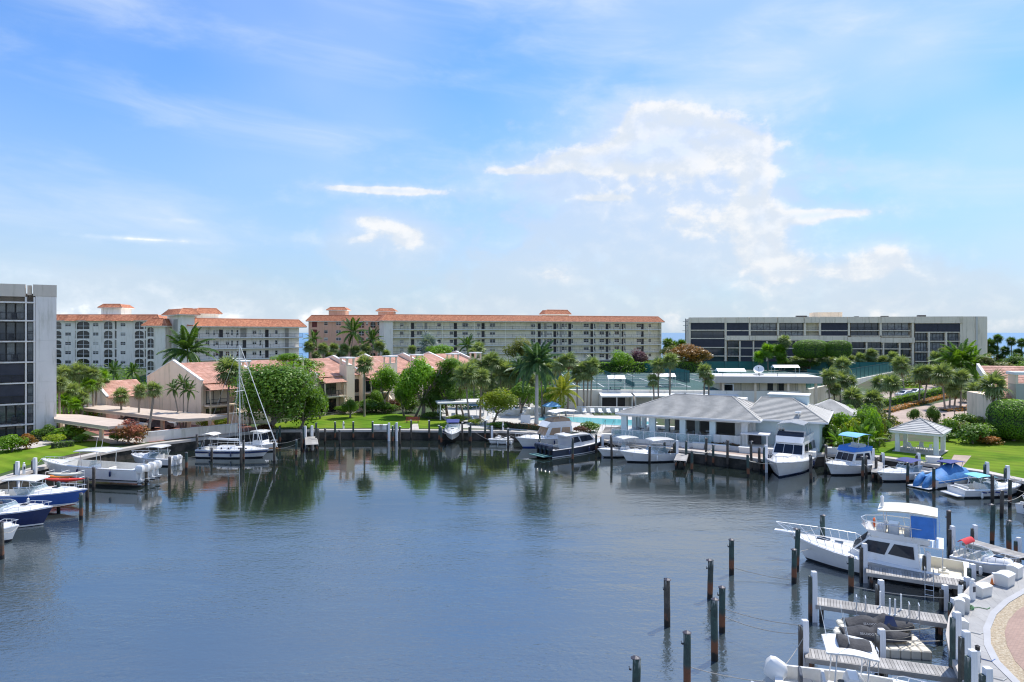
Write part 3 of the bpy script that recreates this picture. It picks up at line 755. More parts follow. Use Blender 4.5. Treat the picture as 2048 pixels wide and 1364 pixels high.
# --- beige modern block on the right
def beige_building():
    O = Vector((XD(1378, 220), 220, 5.0)); th = math.atan2(-15, 78.3)
    t = thing('apartment_building', 'low beige concrete apartment block with dark screened balconies and flat roof', 'building', O, th)
    al = lambda x: along(O, th, x)
    c, s_ = math.cos(th), math.sin(th)
    def z(x, y): tt = al(x); return ZD(y, O.y+s_*tt)-5
    L = al(1925); top = z(1650, 634)
    a = MB(); a.box(0, L, 2.0, 16, -4, top-.3); a.build('wall', m_beige, t)
    xs = {k: al(k) for k in (1378, 1381, 1450, 1456, 1499, 1555, 1609, 1638, 1643, 1695, 1762, 1820, 1829, 1925)}
    # blank rounded end
    a = MB(); K = along(O, th, 1970)
    end = [(L, 0), (L+3.4, .1)]+[(L+3.4+5.2*math.sin(R(k)), 5.3-5.2*math.cos(R(k))) for k in (0, 18, 36, 54, 72, 90)]+[(L+8.6, 16), (L, 16)]
    a.prism(end, -4, top); a.build('end_wall', m_beige, t)
    s = MB(); s.box(L+3.6, L+4.1, -.12, .3, -4, top-.02); s.build('pilaster', mat('pale_concrete_strip', (.68, .63, .55), .8, .04, .4), t)
    # parapet bands with joints
    fz = lambda y: ZD(y, 212)-5
    for x0, x1, y0, y1 in ((1378, 1449.4, 634, 645), (1450, 1498.4, 634, 645.2), (1499, 1554.4, 634, 645.4), (1555, 1608.4, 634, 645.6), (1609, 1637.4, 634, 645.6), (1638, 1694.4, 634, 645.8), (1695, 1761, 634, 646), (1761.6, 1829, 634, 646), (1829.6, 1925, 634, 647),
                           (1450, 1498.4, 671.5, 681), (1499, 1554.4, 671.5, 681), (1555, 1637.4, 671.8, 681), (1638, 1694.4, 672, 682.5), (1695, 1761, 674, 684), (1761.6, 1829, 675, 685)):
        s = MB(); s.box(al(x0), al(x1), -.25, 2.02, fz(y1), top+.02 if y0 == 634 else fz(y0)); s.build('parapet_panel', m_beige, t)
    # bays: (x0, x1, y0, y1, kind)  d = dark screen, g = glass doors with bars, o = open balcony
    B = []
    for y0, y1, k in ((645, 659.5, 'd'), (661.5, 676, 'g3'), (678, 694, 'd'), (696, 711, 'g3'), (713, 723, 'g3')): B.append((1382, 1449, y0, y1, k))
    for x0, x1, k in ((1453.5, 1498, 'd'), (1502, 1554, 'g4'), (1560, 1609, 'g4'), (1612, 1638, 'o'), (1642.5, 1695, 'd'), (1703, 1760, 'g4'), (1764, 1820, 'g4')):
        B.append((x0, x1, 645.5, 660.3, k)); B.append((x0, x1, 662, 671.3, k))
    for x0, x1 in ((1456, 1478), (1482, 1505), (1509, 1532), (1536, 1562), (1566, 1590), (1594, 1617), (1621, 1640), (1644, 1668), (1672, 1700), (1703, 1731), (1736, 1765), (1769, 1798), (1801, 1822)):
        for y0, y1 in ((681.5, 695), (697, 711.5), (713.5, 727)): B.append((x0, x1, y0+.12*(x0-1456)/40, y1+.25*(x0-1456)/40, 'g3' if (int(x0) % 3) else 'd'))
    for y0, y1, k in ((647.5, 663.5, 'd'), (666, 681.5, 'g'), (684.5, 703, 'g'), (706, 722, 'g'), (724.5, 735, 'g')):
        if k == 'd': B.append((1831, 1921, y0, y1, k))
        else:
            for x0, x1 in ((1832, 1856.5), (1860, 1891), (1894, 1921)): B.append((x0, x1, y0, y1, 'g4'))
    slabs = set()
    for x0, x1, y0, y1, k in B:
        a0, a1 = al(x0), al(x1); xm = (x0+x1)/2; z0, z1 = z(xm, y1), z(xm, y0); w = a1-a0
        if k == 'd':
            n = max(1, round(w/7))
            for i in range(n):
                s = MB(); s.box(a0+w*i/n+.03, a0+w*(i+1)/n-.03, .12, .16, z0, z1); s.build('balcony_screen', m_screen, t)
        elif k == 'o':
            link('railing', railing_mesh(w, 1.0, .2, 2), t, (a0, .15, z0))
            s = MB(); s.box(a0, a1, 1.9, 1.99, z0, z1); s.build('balcony_wall', m_cream, t)
        else:
            n = int(k[1]) if len(k) > 1 else 3
            fm, pm = win_mesh(round(w-.1, 1), round(z1-z0, 1), n, 1, .12, m_dark)
            q = link('balcony_door', fm, t, ((a0+a1)/2, 1.2, z0)); p = link('pane', WIN_B(round(w-.1, 1), round(z1-z0, 1)), q)
            if z1-z0 > 1.7: link('railing', railing_mesh(round(w-.05, 1), 1.0, .16, 1.8, m_dark), t, (a0+.02, .2, z0))
        s = MB(); s.box(a0-.1, a1+.1, .05, 2.01, z0-.28, z0); s.build('floor_slab', m_beige, t)
    for x0 in (1379.5, 1451.3, 1499.5, 1556.5, 1610, 1640, 1698, 1761.5, 1826, 1922.5):
        p = al(x0); lo = -4 if x0 in (1379.5, 1451.3, 1826, 1922.5) else z(x0, 671)
        s = MB(); s.box(p-.3, p+.3, -.02, 2.03, lo, top-1.8); s.build('column', m_beige, t)
    for x0 in (1479.8, 1507, 1534, 1564, 1592, 1619, 1642, 1670, 1701.5, 1733.5, 1767, 1799.5, 1858.3, 1892.5):
        p = al(x0); s = MB(); s.box(p-.22, p+.22, -.01, 2.04, -4, z(x0, 682 if x0 < 1820 else 664)); s.build('column', m_beige, t)
    for x0 in (1526, 1585, 1732, 1800, 1415, 1428):
        pass
    a = MB(); x0, x1 = al(1637), al(1694)
    pts = [(x0+2.2*(1-math.cos(R(k))), 5+2.2*(1-math.sin(R(k)))) for k in (0, 30, 60, 90)]+[(x1, 5), (x1, 12), (x0, 12)]
    a.prism(pts, top-.3, ZD(624, 214)-5); a.build('roof_house', m_beige, t)
    for x0, w, h in ((1600, 3.2, .9), (1615, 1.5, .6), (1775, 2.0, .7), (1850, 2.2, .9), (1720, 1.2, .6)):
        s = MB(); s.bbox(al(x0), al(x0)+w, 5, 6.5, top-.3, top-.3+h, .08); s.build('roof_vent', m_iron, t)
beige_building()

# --- townhouses with clay roofs: seven joined units stepping away from the quay
def townhouses():
    th = math.atan2(.8, .6); base = Vector((-55.5, 112, GZ)); u = Vector((.6, .8, 0)); v = Vector((-.8, .6, 0))  # v: away from the quay
    m_win = m_dark
    starts = [0, 10, 20, 30, 40, 49.5, 59, 68.5]
    fwd = [0, .6, 2.2, 3.0, .8, 2.4, 1.0]
    words = ['first', 'second', 'third', 'fourth', 'fifth', 'sixth', 'seventh']
    for i in range(7):
        t0, t1 = starts[i], starts[i+1]; W = t1-t0
        off = fwd[i]; O = base+u*t0-v*off
        lab = f'tan townhouse with clay tile roof, {words[i]} of the joined row counted from the carports'
        t = thing('townhouse', lab, 'house', O, th)
        # local x along the row, local y away from the quay; front eave at y = -8.5, ridge at 0
        ze, zr = 6.7, 9.5; wf, wb = 8.5, 8.5+off
        a = MB()
        a.add([(0.2, -wf, 0), (W-.2, -wf, 0), (W-.2, wb, 0), (.2, wb, 0), (.2, -wf, ze), (W-.2, -wf, ze), (W-.2, wb, ze), (.2, wb, ze), (.2, 0, zr), (W-.2, 0, zr)],
              ((0, 1, 5, 4), (2, 3, 7, 6), (0, 4, 8, 7, 3), (1, 2, 6, 9, 5)))
        a.build('wall', m_tan, t)
        b = MB()
        tiles(b, (0.2, -wf-.5, ze-.12), (W-.2, -wf-.5, ze-.12), (W-.2, 0, zr+.06), (.2, 0, zr+.06), .5, .42, .04, rib=.03)
        b.quad((W-.2, wb+.4, ze-.1), (.2, wb+.4, ze-.1), (.2, 0, zr+.06), (W-.2, 0, zr+.06))
        r = b.build('roof', m_pink_tile, t); r['kind'] = 'stuff'
        # party wall parapet at the start of the unit with a pale coping
        def party(x, nm, full=True):
            q = MB(); prof = [(-wf-.3, 0), (-wf-.3, ze+.35), (0, zr+.5), (wb+.2, ze+.35), (wb+.2, 0)]
            q.loft([[(x-.18, y, z) for y, z in prof], [(x+.18, y, z) for y, z in prof]], True, caps=True); w = q.build(nm, m_tan, t)
            k = MB(); prof2 = [(-wf-.36, ze+.34), (0, zr+.49), (wb+.26, ze+.34)]
            k.loft([[(x-.24, y, z), (x-.24, y, z+.16), (x+.24, y, z+.16), (x+.24, y, z)] for y, z in prof2], True, caps=True); k.build('coping', m_white, t)
        party(-.0, 'gable_wall')
        if i == 6: party(W, 'gable_wall')
        # chimney tower in front with arched open cap
        cx = W-3.4; y0 = -wf-1.5
        q = MB(); q.box(cx-.95, cx+.95, y0, y0+2.0, 0, ze+1.9); 
        for sx in (-1, 1):
            for sy in (0, 1): q.box(cx+sx*.80-.15, cx+sx*.80+.15, y0+sy*1.7, y0+sy*1.7+.3, ze+1.9, ze+3.1)
        q.build('chimney', m_tan, t)
        q = MB(); q.bbox(cx-1.1, cx+1.1, y0-.15, y0+2.15, ze+3.1, ze+3.35, .04); q.build('chimney_cap', m_white, t)
        # glazed bays and balcony
        for zf in (.15, 3.3):
            window(t, W-1.2, zf, 1.9, 2.5, -wf-.04, 2, 1, .08, m_dark)
            window(t, 2.6, zf, 3.6, 2.4, -wf-.04, 3, 1, .08, m_dark, 'sliding_door')
        q = MB(); q.box(W-2.15, W-.25, -wf-.12, -wf-.05, 2.7, 3.25); q.build('spandrel', m_louvre, t)
        s = MB(); s.box(.25, 4.9, -wf-2.2, -wf-.01, 3.0, 3.22); s.build('balcony_floor', m_tan, t)
        link('railing', railing_mesh(4.6, 1.0, .14, 1.5), t, (.28, -wf-2.1, 3.22))
        for xx in (.4, 4.75): s = MB(); s.box(xx-.09, xx+.09, -wf-2.15, -wf-1.97, 0, ze-.75); s.build('balcony_post', m_tan, t)
        b = MB(); tiles(b, (.2, -wf-2.6, ze-1.05), (5.0, -wf-2.6, ze-1.05), (5.0, -wf-.4, ze-.28), (.2, -wf-.4, ze-.28), .5, .42, .04, rib=.03)
        b.box(.2, 5.0, -wf-2.55, -wf-.4, ze-1.15, ze-1.06); r = b.build('porch_roof', m_pink_tile, t); r['kind'] = 'stuff'
        q = MB(); prof = [(-wf-2.4, 0), (-wf-2.4, 1.8), (-wf-.3, 3.6), (-wf-.3, 0)]
        q.loft([[(5.1, y, z) for y, z in prof], [(5.4, y, z) for y, z in prof]], True, caps=True); q.build('wing_wall', m_tan, t)
    # lower single-storey gable annex at the left end
    O = base+u*(-.5)+v*9.0
    t = thing('annex', 'low tan gabled annex at the left end of the townhouses', 'house', O-u*6.5, th)
    a = MB(); W = 7
    a.add([(0, -1, 0), (W, -1, 0), (W, 9, 0), (0, 9, 0), (0, -1, 4.0), (W, -1, 4.0), (W, 9, 4.0), (0, 9, 4.0), (0, 4, 6.3), (W, 4, 6.3)], ((0, 1, 5, 4), (2, 3, 7, 6), (0, 4, 8, 7, 3), (1, 2, 6, 9, 5)))
    a.build('wall', m_tan, t)
    b = MB(); tiles(b, (.2, -1.4, 3.95), (W, -1.4, 3.95), (W, 4, 6.4), (.2, 4, 6.4), .5, .42, .04, rib=.03); b.quad((W, 9.3, 3.95), (.2, 9.3, 3.95), (.2, 4, 6.4), (W, 4, 6.4)); r = b.build('roof', m_pink_tile, t); r['kind'] = 'stuff'
    k = MB(); k.loft([[(-.2, y, z), (-.2, y, z+.18), (.25, y, z+.18), (.25, y, z)] for y, z in ((-1.4, 4.15), (4, 6.6), (9.4, 4.15))], True, caps=True); k.build('coping', m_white, t)
townhouses()

# --- carports
def carport(name, corners, zt, label, posts):
    c = sum(corners, Vector())/len(corners); c.z = GZ
    t = thing(name, label, 'carport', c)
    a = MB(); a.prism([(p.x-c.x, p.y-c.y) for p in corners], zt-GZ-.32, zt-GZ); a.build('roof', mat('cream_roof_membrane', (.52, .425, .345), .8, .07, .5), t)
    a = MB(); q = [Vector((p.x-c.x, p.y-c.y, 0))*.96 for p in corners]; a.prism([(p.x, p.y) for p in q], zt-GZ-.5, zt-GZ-.322); a.build('fascia', m_tan, t)
    for p in posts:
        s = MB(); s.bbox(p.x-c.x-.22, p.x-c.x+.22, p.y-c.y-.22, p.y-c.y+.22, 0, zt-GZ-.5, .03); s.build('post', m_tan, t)
def gz(x, y, z): return G(x, y, z)
carport('carport', [gz(160, 806, 4.2), gz(455, 831, 4.2), gz(410, 836, 4.2), gz(358, 838, 4.2), gz(160, 815, 4.2)], 4.2, 'long cream flat carport roof in front of the tan townhouses',
        [G(206, 833), G(256, 841), G(325, 862), G(378, 867), G(369, 853), G(420, 860)])
carport('carport', [gz(108, 828, 4.0), gz(160, 829, 4.0), gz(296, 846, 4.0), gz(216, 853, 4.0), gz(108, 838, 4.0)], 4.0, 'shorter cream carport roof near the pale end wall of the grey tower',
        [G(203, 880), G(125, 862), G(255, 868)])
def low_wall(name, pts, z1, label, m, w=.25, cat='wall'):
    c = pts[0].copy(); t = thing(name, label, cat, c); a = MB()
    rs = []
    for i, p in enumerate(pts):
        d = (pts[min(i+1, len(pts)-1)]-pts[max(i-1, 0)]); d.z = 0; d.normalize(); n = Vector((-d.y, d.x, 0))*w/2
        q = p-c; rs.append([q-n, q+n, q+n+Vector((0, 0, z1)), q-n+Vector((0, 0, z1))])
    a.loft(rs, True, caps=True); a.build('masonry', m, t)
    k = MB(); rs2 = [[r[3]+(r[3]-r[2])*.15, r[2]+(r[2]-r[3])*.15, r[2]+(r[2]-r[3])*.15+Vector((0, 0, .1)), r[3]+(r[3]-r[2])*.15+Vector((0, 0, .1))] for r in rs]
    k.loft(rs2, True, caps=True); k.build('coping', m_white, t); return t
low_wall('garden_wall', [G(285, 885), G(392, 873), G(475, 865)], 1.25, 'pale low wall between the brick car park and the seawall', m_white_st)
low_wall('garden_wall', [G(420, 852), G(470, 848), G(540, 846)], 1.7, 'tan screen wall behind the sailboat mast', m_tan)
ORD = ['first', 'second', 'third', 'fourth', 'fifth', 'sixth', 'seventh', 'eighth', 'ninth', 'tenth', 'eleventh', 'twelfth', 'thirteenth', 'fourteenth', 'fifteenth', 'sixteenth', 'seventeenth', 'eighteenth', 'nineteenth', 'twentieth']
# ------------------------------------------------------------------ raised tennis deck, fences, shelters
m_court = mat('blue_green_court', (.022, .072, .075), .85, .08, .15)
m_court2 = mat('green_court_border', (.035, .10, .088), .85, .08, .15)
m_green_pole = mat('dark_green_pole', (.012, .05, .045), .5, .1, 1)
def net_mat(name, col, alpha):
    m = bpy.data.materials.new(name); m.use_nodes = True; T = NT(m.node_tree); p = T.n['Principled BSDF']
    p.inputs['Base Color'].default_value = c4(col); p.inputs['Roughness'].default_value = .8; p.inputs['Alpha'].default_value = alpha
    return m
m_windscreen = net_mat('green_windscreen_mesh', (.02, .15, .14), .93)
m_chain = net_mat('chain_link_mesh', (.02, .06, .05), .13)
DZ = 5.0
def deck():
    pts = [(9, 131), (30, 130), (54, 128), (108, 193), (70, 200), (26, 200), (9, 192)]
    t = thing('tennis_deck', 'raised concrete deck carrying the green tennis courts above the cabanas', 'deck', (0, 0, 0))
    a = MB(); a.prism(pts, 1.0, DZ); a.build('slab', m_white_st, t)
    a = MB(); tri = [(10, 132.2), (53, 129.2), (106, 192.5), (70, 199), (27, 199), (10, 191)]
    a.poly([(x, y, DZ+.02) for x, y in tri]); a.build('court_border', m_court2, t)
    for k, (x0, x1, y0, y1) in enumerate(((13, 36, 137, 148), (13, 36, 153, 164), (13, 36, 170, 181), (42, 65, 153, 164), (42, 65, 170, 181), (70, 92, 176, 187))):
        a = MB(); a.quad((x0, y0, DZ+.04), (x1, y0, DZ+.04), (x1, y1, DZ+.04), (x0, y1, DZ+.04)); a.build('court', m_court, t)
        a = MB(); z = DZ+.055; w = .09
        for yy in (y0, y0+1.35, y1-1.35, y1): a.quad((x0, yy-w, z), (x1, yy-w, z), (x1, yy+w, z), (x0, yy+w, z))
        for xx in (x0+.1, x0+5.5, x1-5.5, x1-.1): a.quad((xx-w, y0, z+.004), (xx+w, y0, z+.004), (xx+w, y1, z+.004), (xx-w, y1, z+.004))
        a.build('court_lines', m_white, t)
        xm = (x0+x1)/2
        a = MB(); a.quad((xm, y0-.5, DZ+.1), (xm, y1+.5, DZ+.1), (xm, y1+.5, DZ+1.0), (xm, y0-.5, DZ+1.0)); a.build('net', m_windscreen, t)
deck()
def fence(pts, h, label, screen, step=3.0, name='court_fence'):
    t = thing(name, label, 'fence', pts[0]); o = pts[0]
    pm = MB(); pm.cyl((0, 0, 0), (0, 0, h+.1), .045, n=6); pm = pm.mesh('fence_post', m_green_pole)
    for p, q in zip(pts[:-1], pts[1:]):
        d = q-p; n = max(1, round(d.length/step))
        for i in range(n+(q == pts[-1])): link('post', pm, t, (p-o)+d*(i/n))
        for i in range(n):
            a0, a1 = (p-o)+d*(i/n), (p-o)+d*((i+1)/n)
            s = MB(); s.quad(a0+Vector((0, 0, .05)), a1+Vector((0, 0, .05)), a1+Vector((0, 0, h)), a0+Vector((0, 0, h))); s.build('mesh_panel', m_windscreen if screen else m_chain, t)
        s = MB(); s.cyl((p-o)+Vector((0, 0, h)), (q-o)+Vector((0, 0, h)), .035, n=5); s.build('top_rail', m_green_pole, t)
V3 = lambda x, y, z=DZ: Vector((x, y, z))
fence([V3(9.5, 131.6), V3(30, 130.6), V3(53.5, 128.6)], 3.3, 'see-through chain fence along the edge of the tennis deck above the cabanas', False, 3.4)
fence([V3(9.5, 131.8), V3(9.5, 191)], 3.0, 'green screened fence on the left end of the tennis courts by the palms', True, 6)
fence([V3(26, 199), V3(70, 199), V3(107, 192.5)], 2.6, 'long dark green windscreen fence behind the tennis courts below the beige block', True, 4)
fence([V3(39, 150), V3(39, 184), V3(26, 198.5)], 2.6, 'green windscreen fence between the left and right tennis courts', True, 4)
fence([V3(53.9, 129), V3(107, 192)], 2.6, 'green windscreen fence on the slanting edge of the tennis deck above the driveway', True, 4)
def shelter(x, y, L, label):
    c = G(x, y, DZ+2.6)
    t = thing('court_shelter', label, 'shelter', (c.x, c.y, DZ), 0)
    a = MB(); pr = [(-L/2, -1.2, 2.1), (L/2, -1.2, 2.1), (L/2, 0.2, 2.75), (-L/2, .2, 2.75), (-L/2, 1.6, 2.1), (L/2, 1.6, 2.1)]
    a.add(pr, ((0, 1, 2, 3), (3, 2, 5, 4), (0, 3, 4), (1, 5, 2))); a.build('canopy', m_white, t)
    for sx in (-1, 1):
        for yy in (-1, 1.4): s = MB(); s.cyl((sx*(L/2-.15), yy, 0), (sx*(L/2-.15), yy, 2.1), .05, n=6); s.build('post', m_white, t)
    s = MB(); s.box(-L/2+.4, L/2-.4, .2, .6, .42, .47); s.build('bench_seat', m_green_pole, t)
    for sx in (-1, 1): s = MB(); s.box(sx*(L/2-.7)-.04, sx*(L/2-.7)+.04, .25, .55, 0, .415); s.build('bench_leg', m_green_pole, t)
for x, y, L, lab in ((1325, 748, 5.0, 'white gabled player shelter nearest the cabanas on the tennis courts'), (1232, 752, 3.4, 'small white shelter on the far left tennis court'),
                     (1461, 738, 6.5, 'white gabled shelter left of the satellite dish on the courts'), (1571, 731, 6.5, 'white gabled shelter right of the satellite dish on the courts')):
    shelter(x, y, L, lab)

# flat-roofed clubhouse annex with satellite dish
def annex():
    D = 129.; t = thing('service_building', 'beige flat-roofed building with deep fascia and a satellite dish on top', 'building', (XD(1430, D), D, DZ-3.4), R(-6))
    L = 19.5; z0 = 3.2
    a = MB(); a.box(1.2, L-2.5, 1.6, 8.5, 0, z0+2.1); a.build('wall', m_beige, t)
    a = MB(); a.box(0, L, 0, 9.5, z0+1.7, z0+2.9); a.build('fascia', mat('fascia_stucco', (.60, .55, .50), .8, .05, .3), t)
    a = MB(); a.box(.3, L-.3, .3, 9.2, z0+2.9, z0+2.96); a.build('roof', m_white, t)
    for i, x in enumerate((4.2, 5.6, 10.5, 12.5)):
        s = MB(); s.box(x-.5, x+.5, 1.5, 1.59, z0-.5, z0+1.7); s.build('door', m_beige if i < 2 else m_door, t)
    window(t, 2.6, z0-.7, 1.9, 2.2, .6, 1, 1, .15, m_white, 'storefront')
    for x in (1.6, 7.5, 13.5, 18.5): s = MB(); s.box(x-.2, x+.2, .4, .8, 0, z0+1.75); s.build('column', m_tan, t)
    q = thing('satellite_dish', 'white satellite dish on a stand on the flat beige roof', 'satellite dish', t.location+Matrix.Rotation(R(-6), 3, 'Z') @ Vector((9.0, 4, z0+2.96)))
    s = MB(); s.box(-.9, .9, -.5, .5, 0, .12); s.cyl((0, 0, .1), (0, 0, .9), .07, n=6); s.build('stand', m_iron, q)
    s = MB(); n = 14
    rs = [[(r*math.cos(2*math.pi*j/n), r*math.sin(2*math.pi*j/n), .32*r*r) for j in range(n)] for r in (.02, .35, .7, 1.0)]
    s.loft(rs, True); d = s.build('dish', m_white, q, smooth=True); d.location = (0, -.05, .95); d.rotation_euler = (R(50), 0, R(-25))
    s = MB(); s.cyl((0, 0, 0), (0, 0, .8), .03, n=5); s.cyl((0, 0, .8), (0, 0, .95), .09, n=6); s.build('feed_horn', m_iron, d)
annex()

# cabanas under the deck edge, facing the pool
def cabanas():
    for i, (x0, x1) in enumerate(((16.6, 22.6), (23.0, 32.6), (33.0, 42.5))):
        t = thing('cabana', ['open-fronted cabana row end behind the yellow-green palm and pool', 'open-fronted cabana with a blue back wall behind the two blue umbrellas', 'open-fronted cabana partly hidden by the grey clubhouse roof'][i], 'cabana', (x0, 128.0, GZ))
        L = x1-x0
        a = MB(); a.quad((0, -.6, 2.75), (L, -.6, 2.75), (L, 2.6, 3.15), (0, 2.6, 3.15)); a.box(0, L, -.62, -.5, 2.5, 2.74); a.box(0, L, -.5, 2.6, 2.55, 2.7); a.build('roof', m_white, t)
        a = MB(); a.box(0, L, 2.4, 2.55, 0, 2.6); a.build('back_wall', mat('navy_wall', (.03, .06, .22), .7, .2, .5) if i == 1 else m_iron, t)
        k = max(2, round(L/3.4))
        for j in range(k+1):
            x = min(max(L*j/k, .12), L-.12); s = MB(); s.box(x-.12, x+.12, -.4, 2.4, 0, 2.55) if j in (0, k) else s.box(x-.1, x+.1, -.4, -.2, 0, 2.55); s.build('pillar', m_whitewall, t)
cabanas()
low_wall('pool_wall', [Vector((11.5, 124.6, GZ)), Vector((30, 123.2, GZ))], 1.0, 'white low wall behind the row of pool loungers', m_whitewall, .4)
low_wall('pool_wall', [Vector((-3, 119.5, GZ)), Vector((4, 121, GZ)), Vector((7, 124, GZ))], 1.0, 'white low wall beside the pool behind the royal palm trunk', m_whitewall, .4)

# pool
m_pool = bpy.data.materials.new('pool_water'); m_pool.use_nodes = True
p_ = m_pool.node_tree.nodes['Principled BSDF']; p_.inputs['Base Color'].default_value = (.16, .52, .56, 1); p_.inputs['Roughness'].default_value = .05
pl = [Vector((3.6, 113.2, 0)), Vector((9, 112.0, 0)), Vector((13, 108.5, 0)), Vector((18, 106.5, 0)), Vector((21.5, 107.5, 0)), Vector((23, 111, 0)), Vector((20, 113.6, 0)), Vector((12, 117.2, 0)), Vector((5, 117.8, 0))]
sheet('pool_coping', [(p-Vector((12.5, 112.5, 0)))*1.07+Vector((12.5, 112.5, GZ)) for p in pl], mat('pool_coping_stone', (.62, .60, .57), .7, .04, 1), .05)
o = sheet('pool_water', [p+Vector((0, 0, GZ)) for p in pl], m_pool, .06)

# umbrellas and loungers
m_umb = mat('blue_umbrella_cloth', (.22, .46, .74), .7, .06, 1)
def umbrella(loc, r, label, grp):
    t = thing('pool_umbrella', label, 'umbrella', loc, random.random(), grp)
    a = MB(); a.cyl((0, 0, 0), (0, 0, 2.75), .035, n=6); a.lathe([(.3, 0), (.3, .06), (.06, .12)]); a.build('pole', m_white, t)
    a = MB(); n = 8; rim = [(r*math.cos(2*math.pi*i/n), r*math.sin(2*math.pi*i/n), 2.05) for i in range(n)]
    mid = [(r*.5*math.cos(2*math.pi*i/n), r*.5*math.sin(2*math.pi*i/n), 2.42) for i in range(n)]
    low = [(p[0], p[1], 1.92) for p in rim]
    a.loft([low, rim, mid, [(0.02*math.cos(2*math.pi*i/n), .02*math.sin(2*math.pi*i/n), 2.72) for i in range(n)]], True, a=.5); a.build('canopy', m_umb, t)
for x, y, lab in ((1148, 806, 'light blue umbrella partly behind the yellow-green palm'), (1189, 812, 'light blue umbrella in front of the navy cabana'),
                  (1253, 815, 'light blue umbrella nearest the grey clubhouse roof'), (1104, 834, 'light blue umbrella beside the royal palm trunk'), (953, 832, 'light blue umbrella between the tree trunks left of the pool')):
    umbrella(G(x, y), 1.75, lab, 'blue pool umbrellas')
def lounger_mesh():
    a, b = MB(), MB()
    for x in (-.3, .3): a.box(x-.03, x+.03, -.95, .95, .28, .33)
    for x in (-.3, .3):
        for y in (-.85, .7): a.box(x-.03, x+.03, y-.03, y+.03, 0, .28)
    b.box(-.34, .34, -.95, .25, .331, .40); M = Matrix.Translation((0, .25, .37)) @ Matrix.Rotation(R(38), 4, 'X'); b.box(-.34, .34, 0, .8, -.03, .04, M=M)
    return a.mesh('lounger_frame', m_white), b.mesh('lounger_sling', mat('white_sling_cloth', (.74, .76, .80), .8, .05, 1))
LA, LB = lounger_mesh()
for i in range(12):
    q = thing('pool_lounger', f'white sun lounger, {ORD[i]} from the left along the low white pool wall', 'sun lounger', (13.0+i*1.45, 122.6-.11*i, GZ+.03), R(0+random.uniform(-6, 6)), 'loungers along the pool wall')
    link('frame', LA, q); link('sling', LB, q)
for i in range(9):
    P = G(1000+i*15+random.uniform(-3, 3), 826+5*(i % 2)+random.uniform(-1, 1)); P.z += .03
    q = thing('pool_lounger', f'white sun lounger, {ORD[i]} from the left on the terrace left of the pool', 'sun lounger', P, R(random.uniform(-40, 40)), 'loungers on the pool terrace')
    link('frame', LA, q); link('sling', LB, q)
for i in range(7):
    P = G(905+i*14+random.uniform(-3, 3), 838+6*(i % 2)); P.z += .03
    q = thing('pool_lounger', f'white sun lounger, {ORD[i]} from the left under the trees beside the lawn', 'sun lounger', P, R(random.uniform(-40, 40)), 'loungers under the trees')
    link('frame', LA, q); link('sling', LB, q)
# white pool pavilion roof between the trees
t = thing('pavilion', 'white flat pavilion roof on posts between the trees left of the pool', 'pavilion', G(925, 836), R(12))
a = MB(); a.bbox(-4.5, 4.5, -2.5, 2.5, 2.7, 3.0, .05); a.build('roof', m_white, t)
for sx in (-4, 4):
    for sy in (-2.1, 2.1): s = MB(); s.box(sx-.1, sx+.1, sy-.1, sy+.1, 0, 2.7); s.build('post', m_white, t)

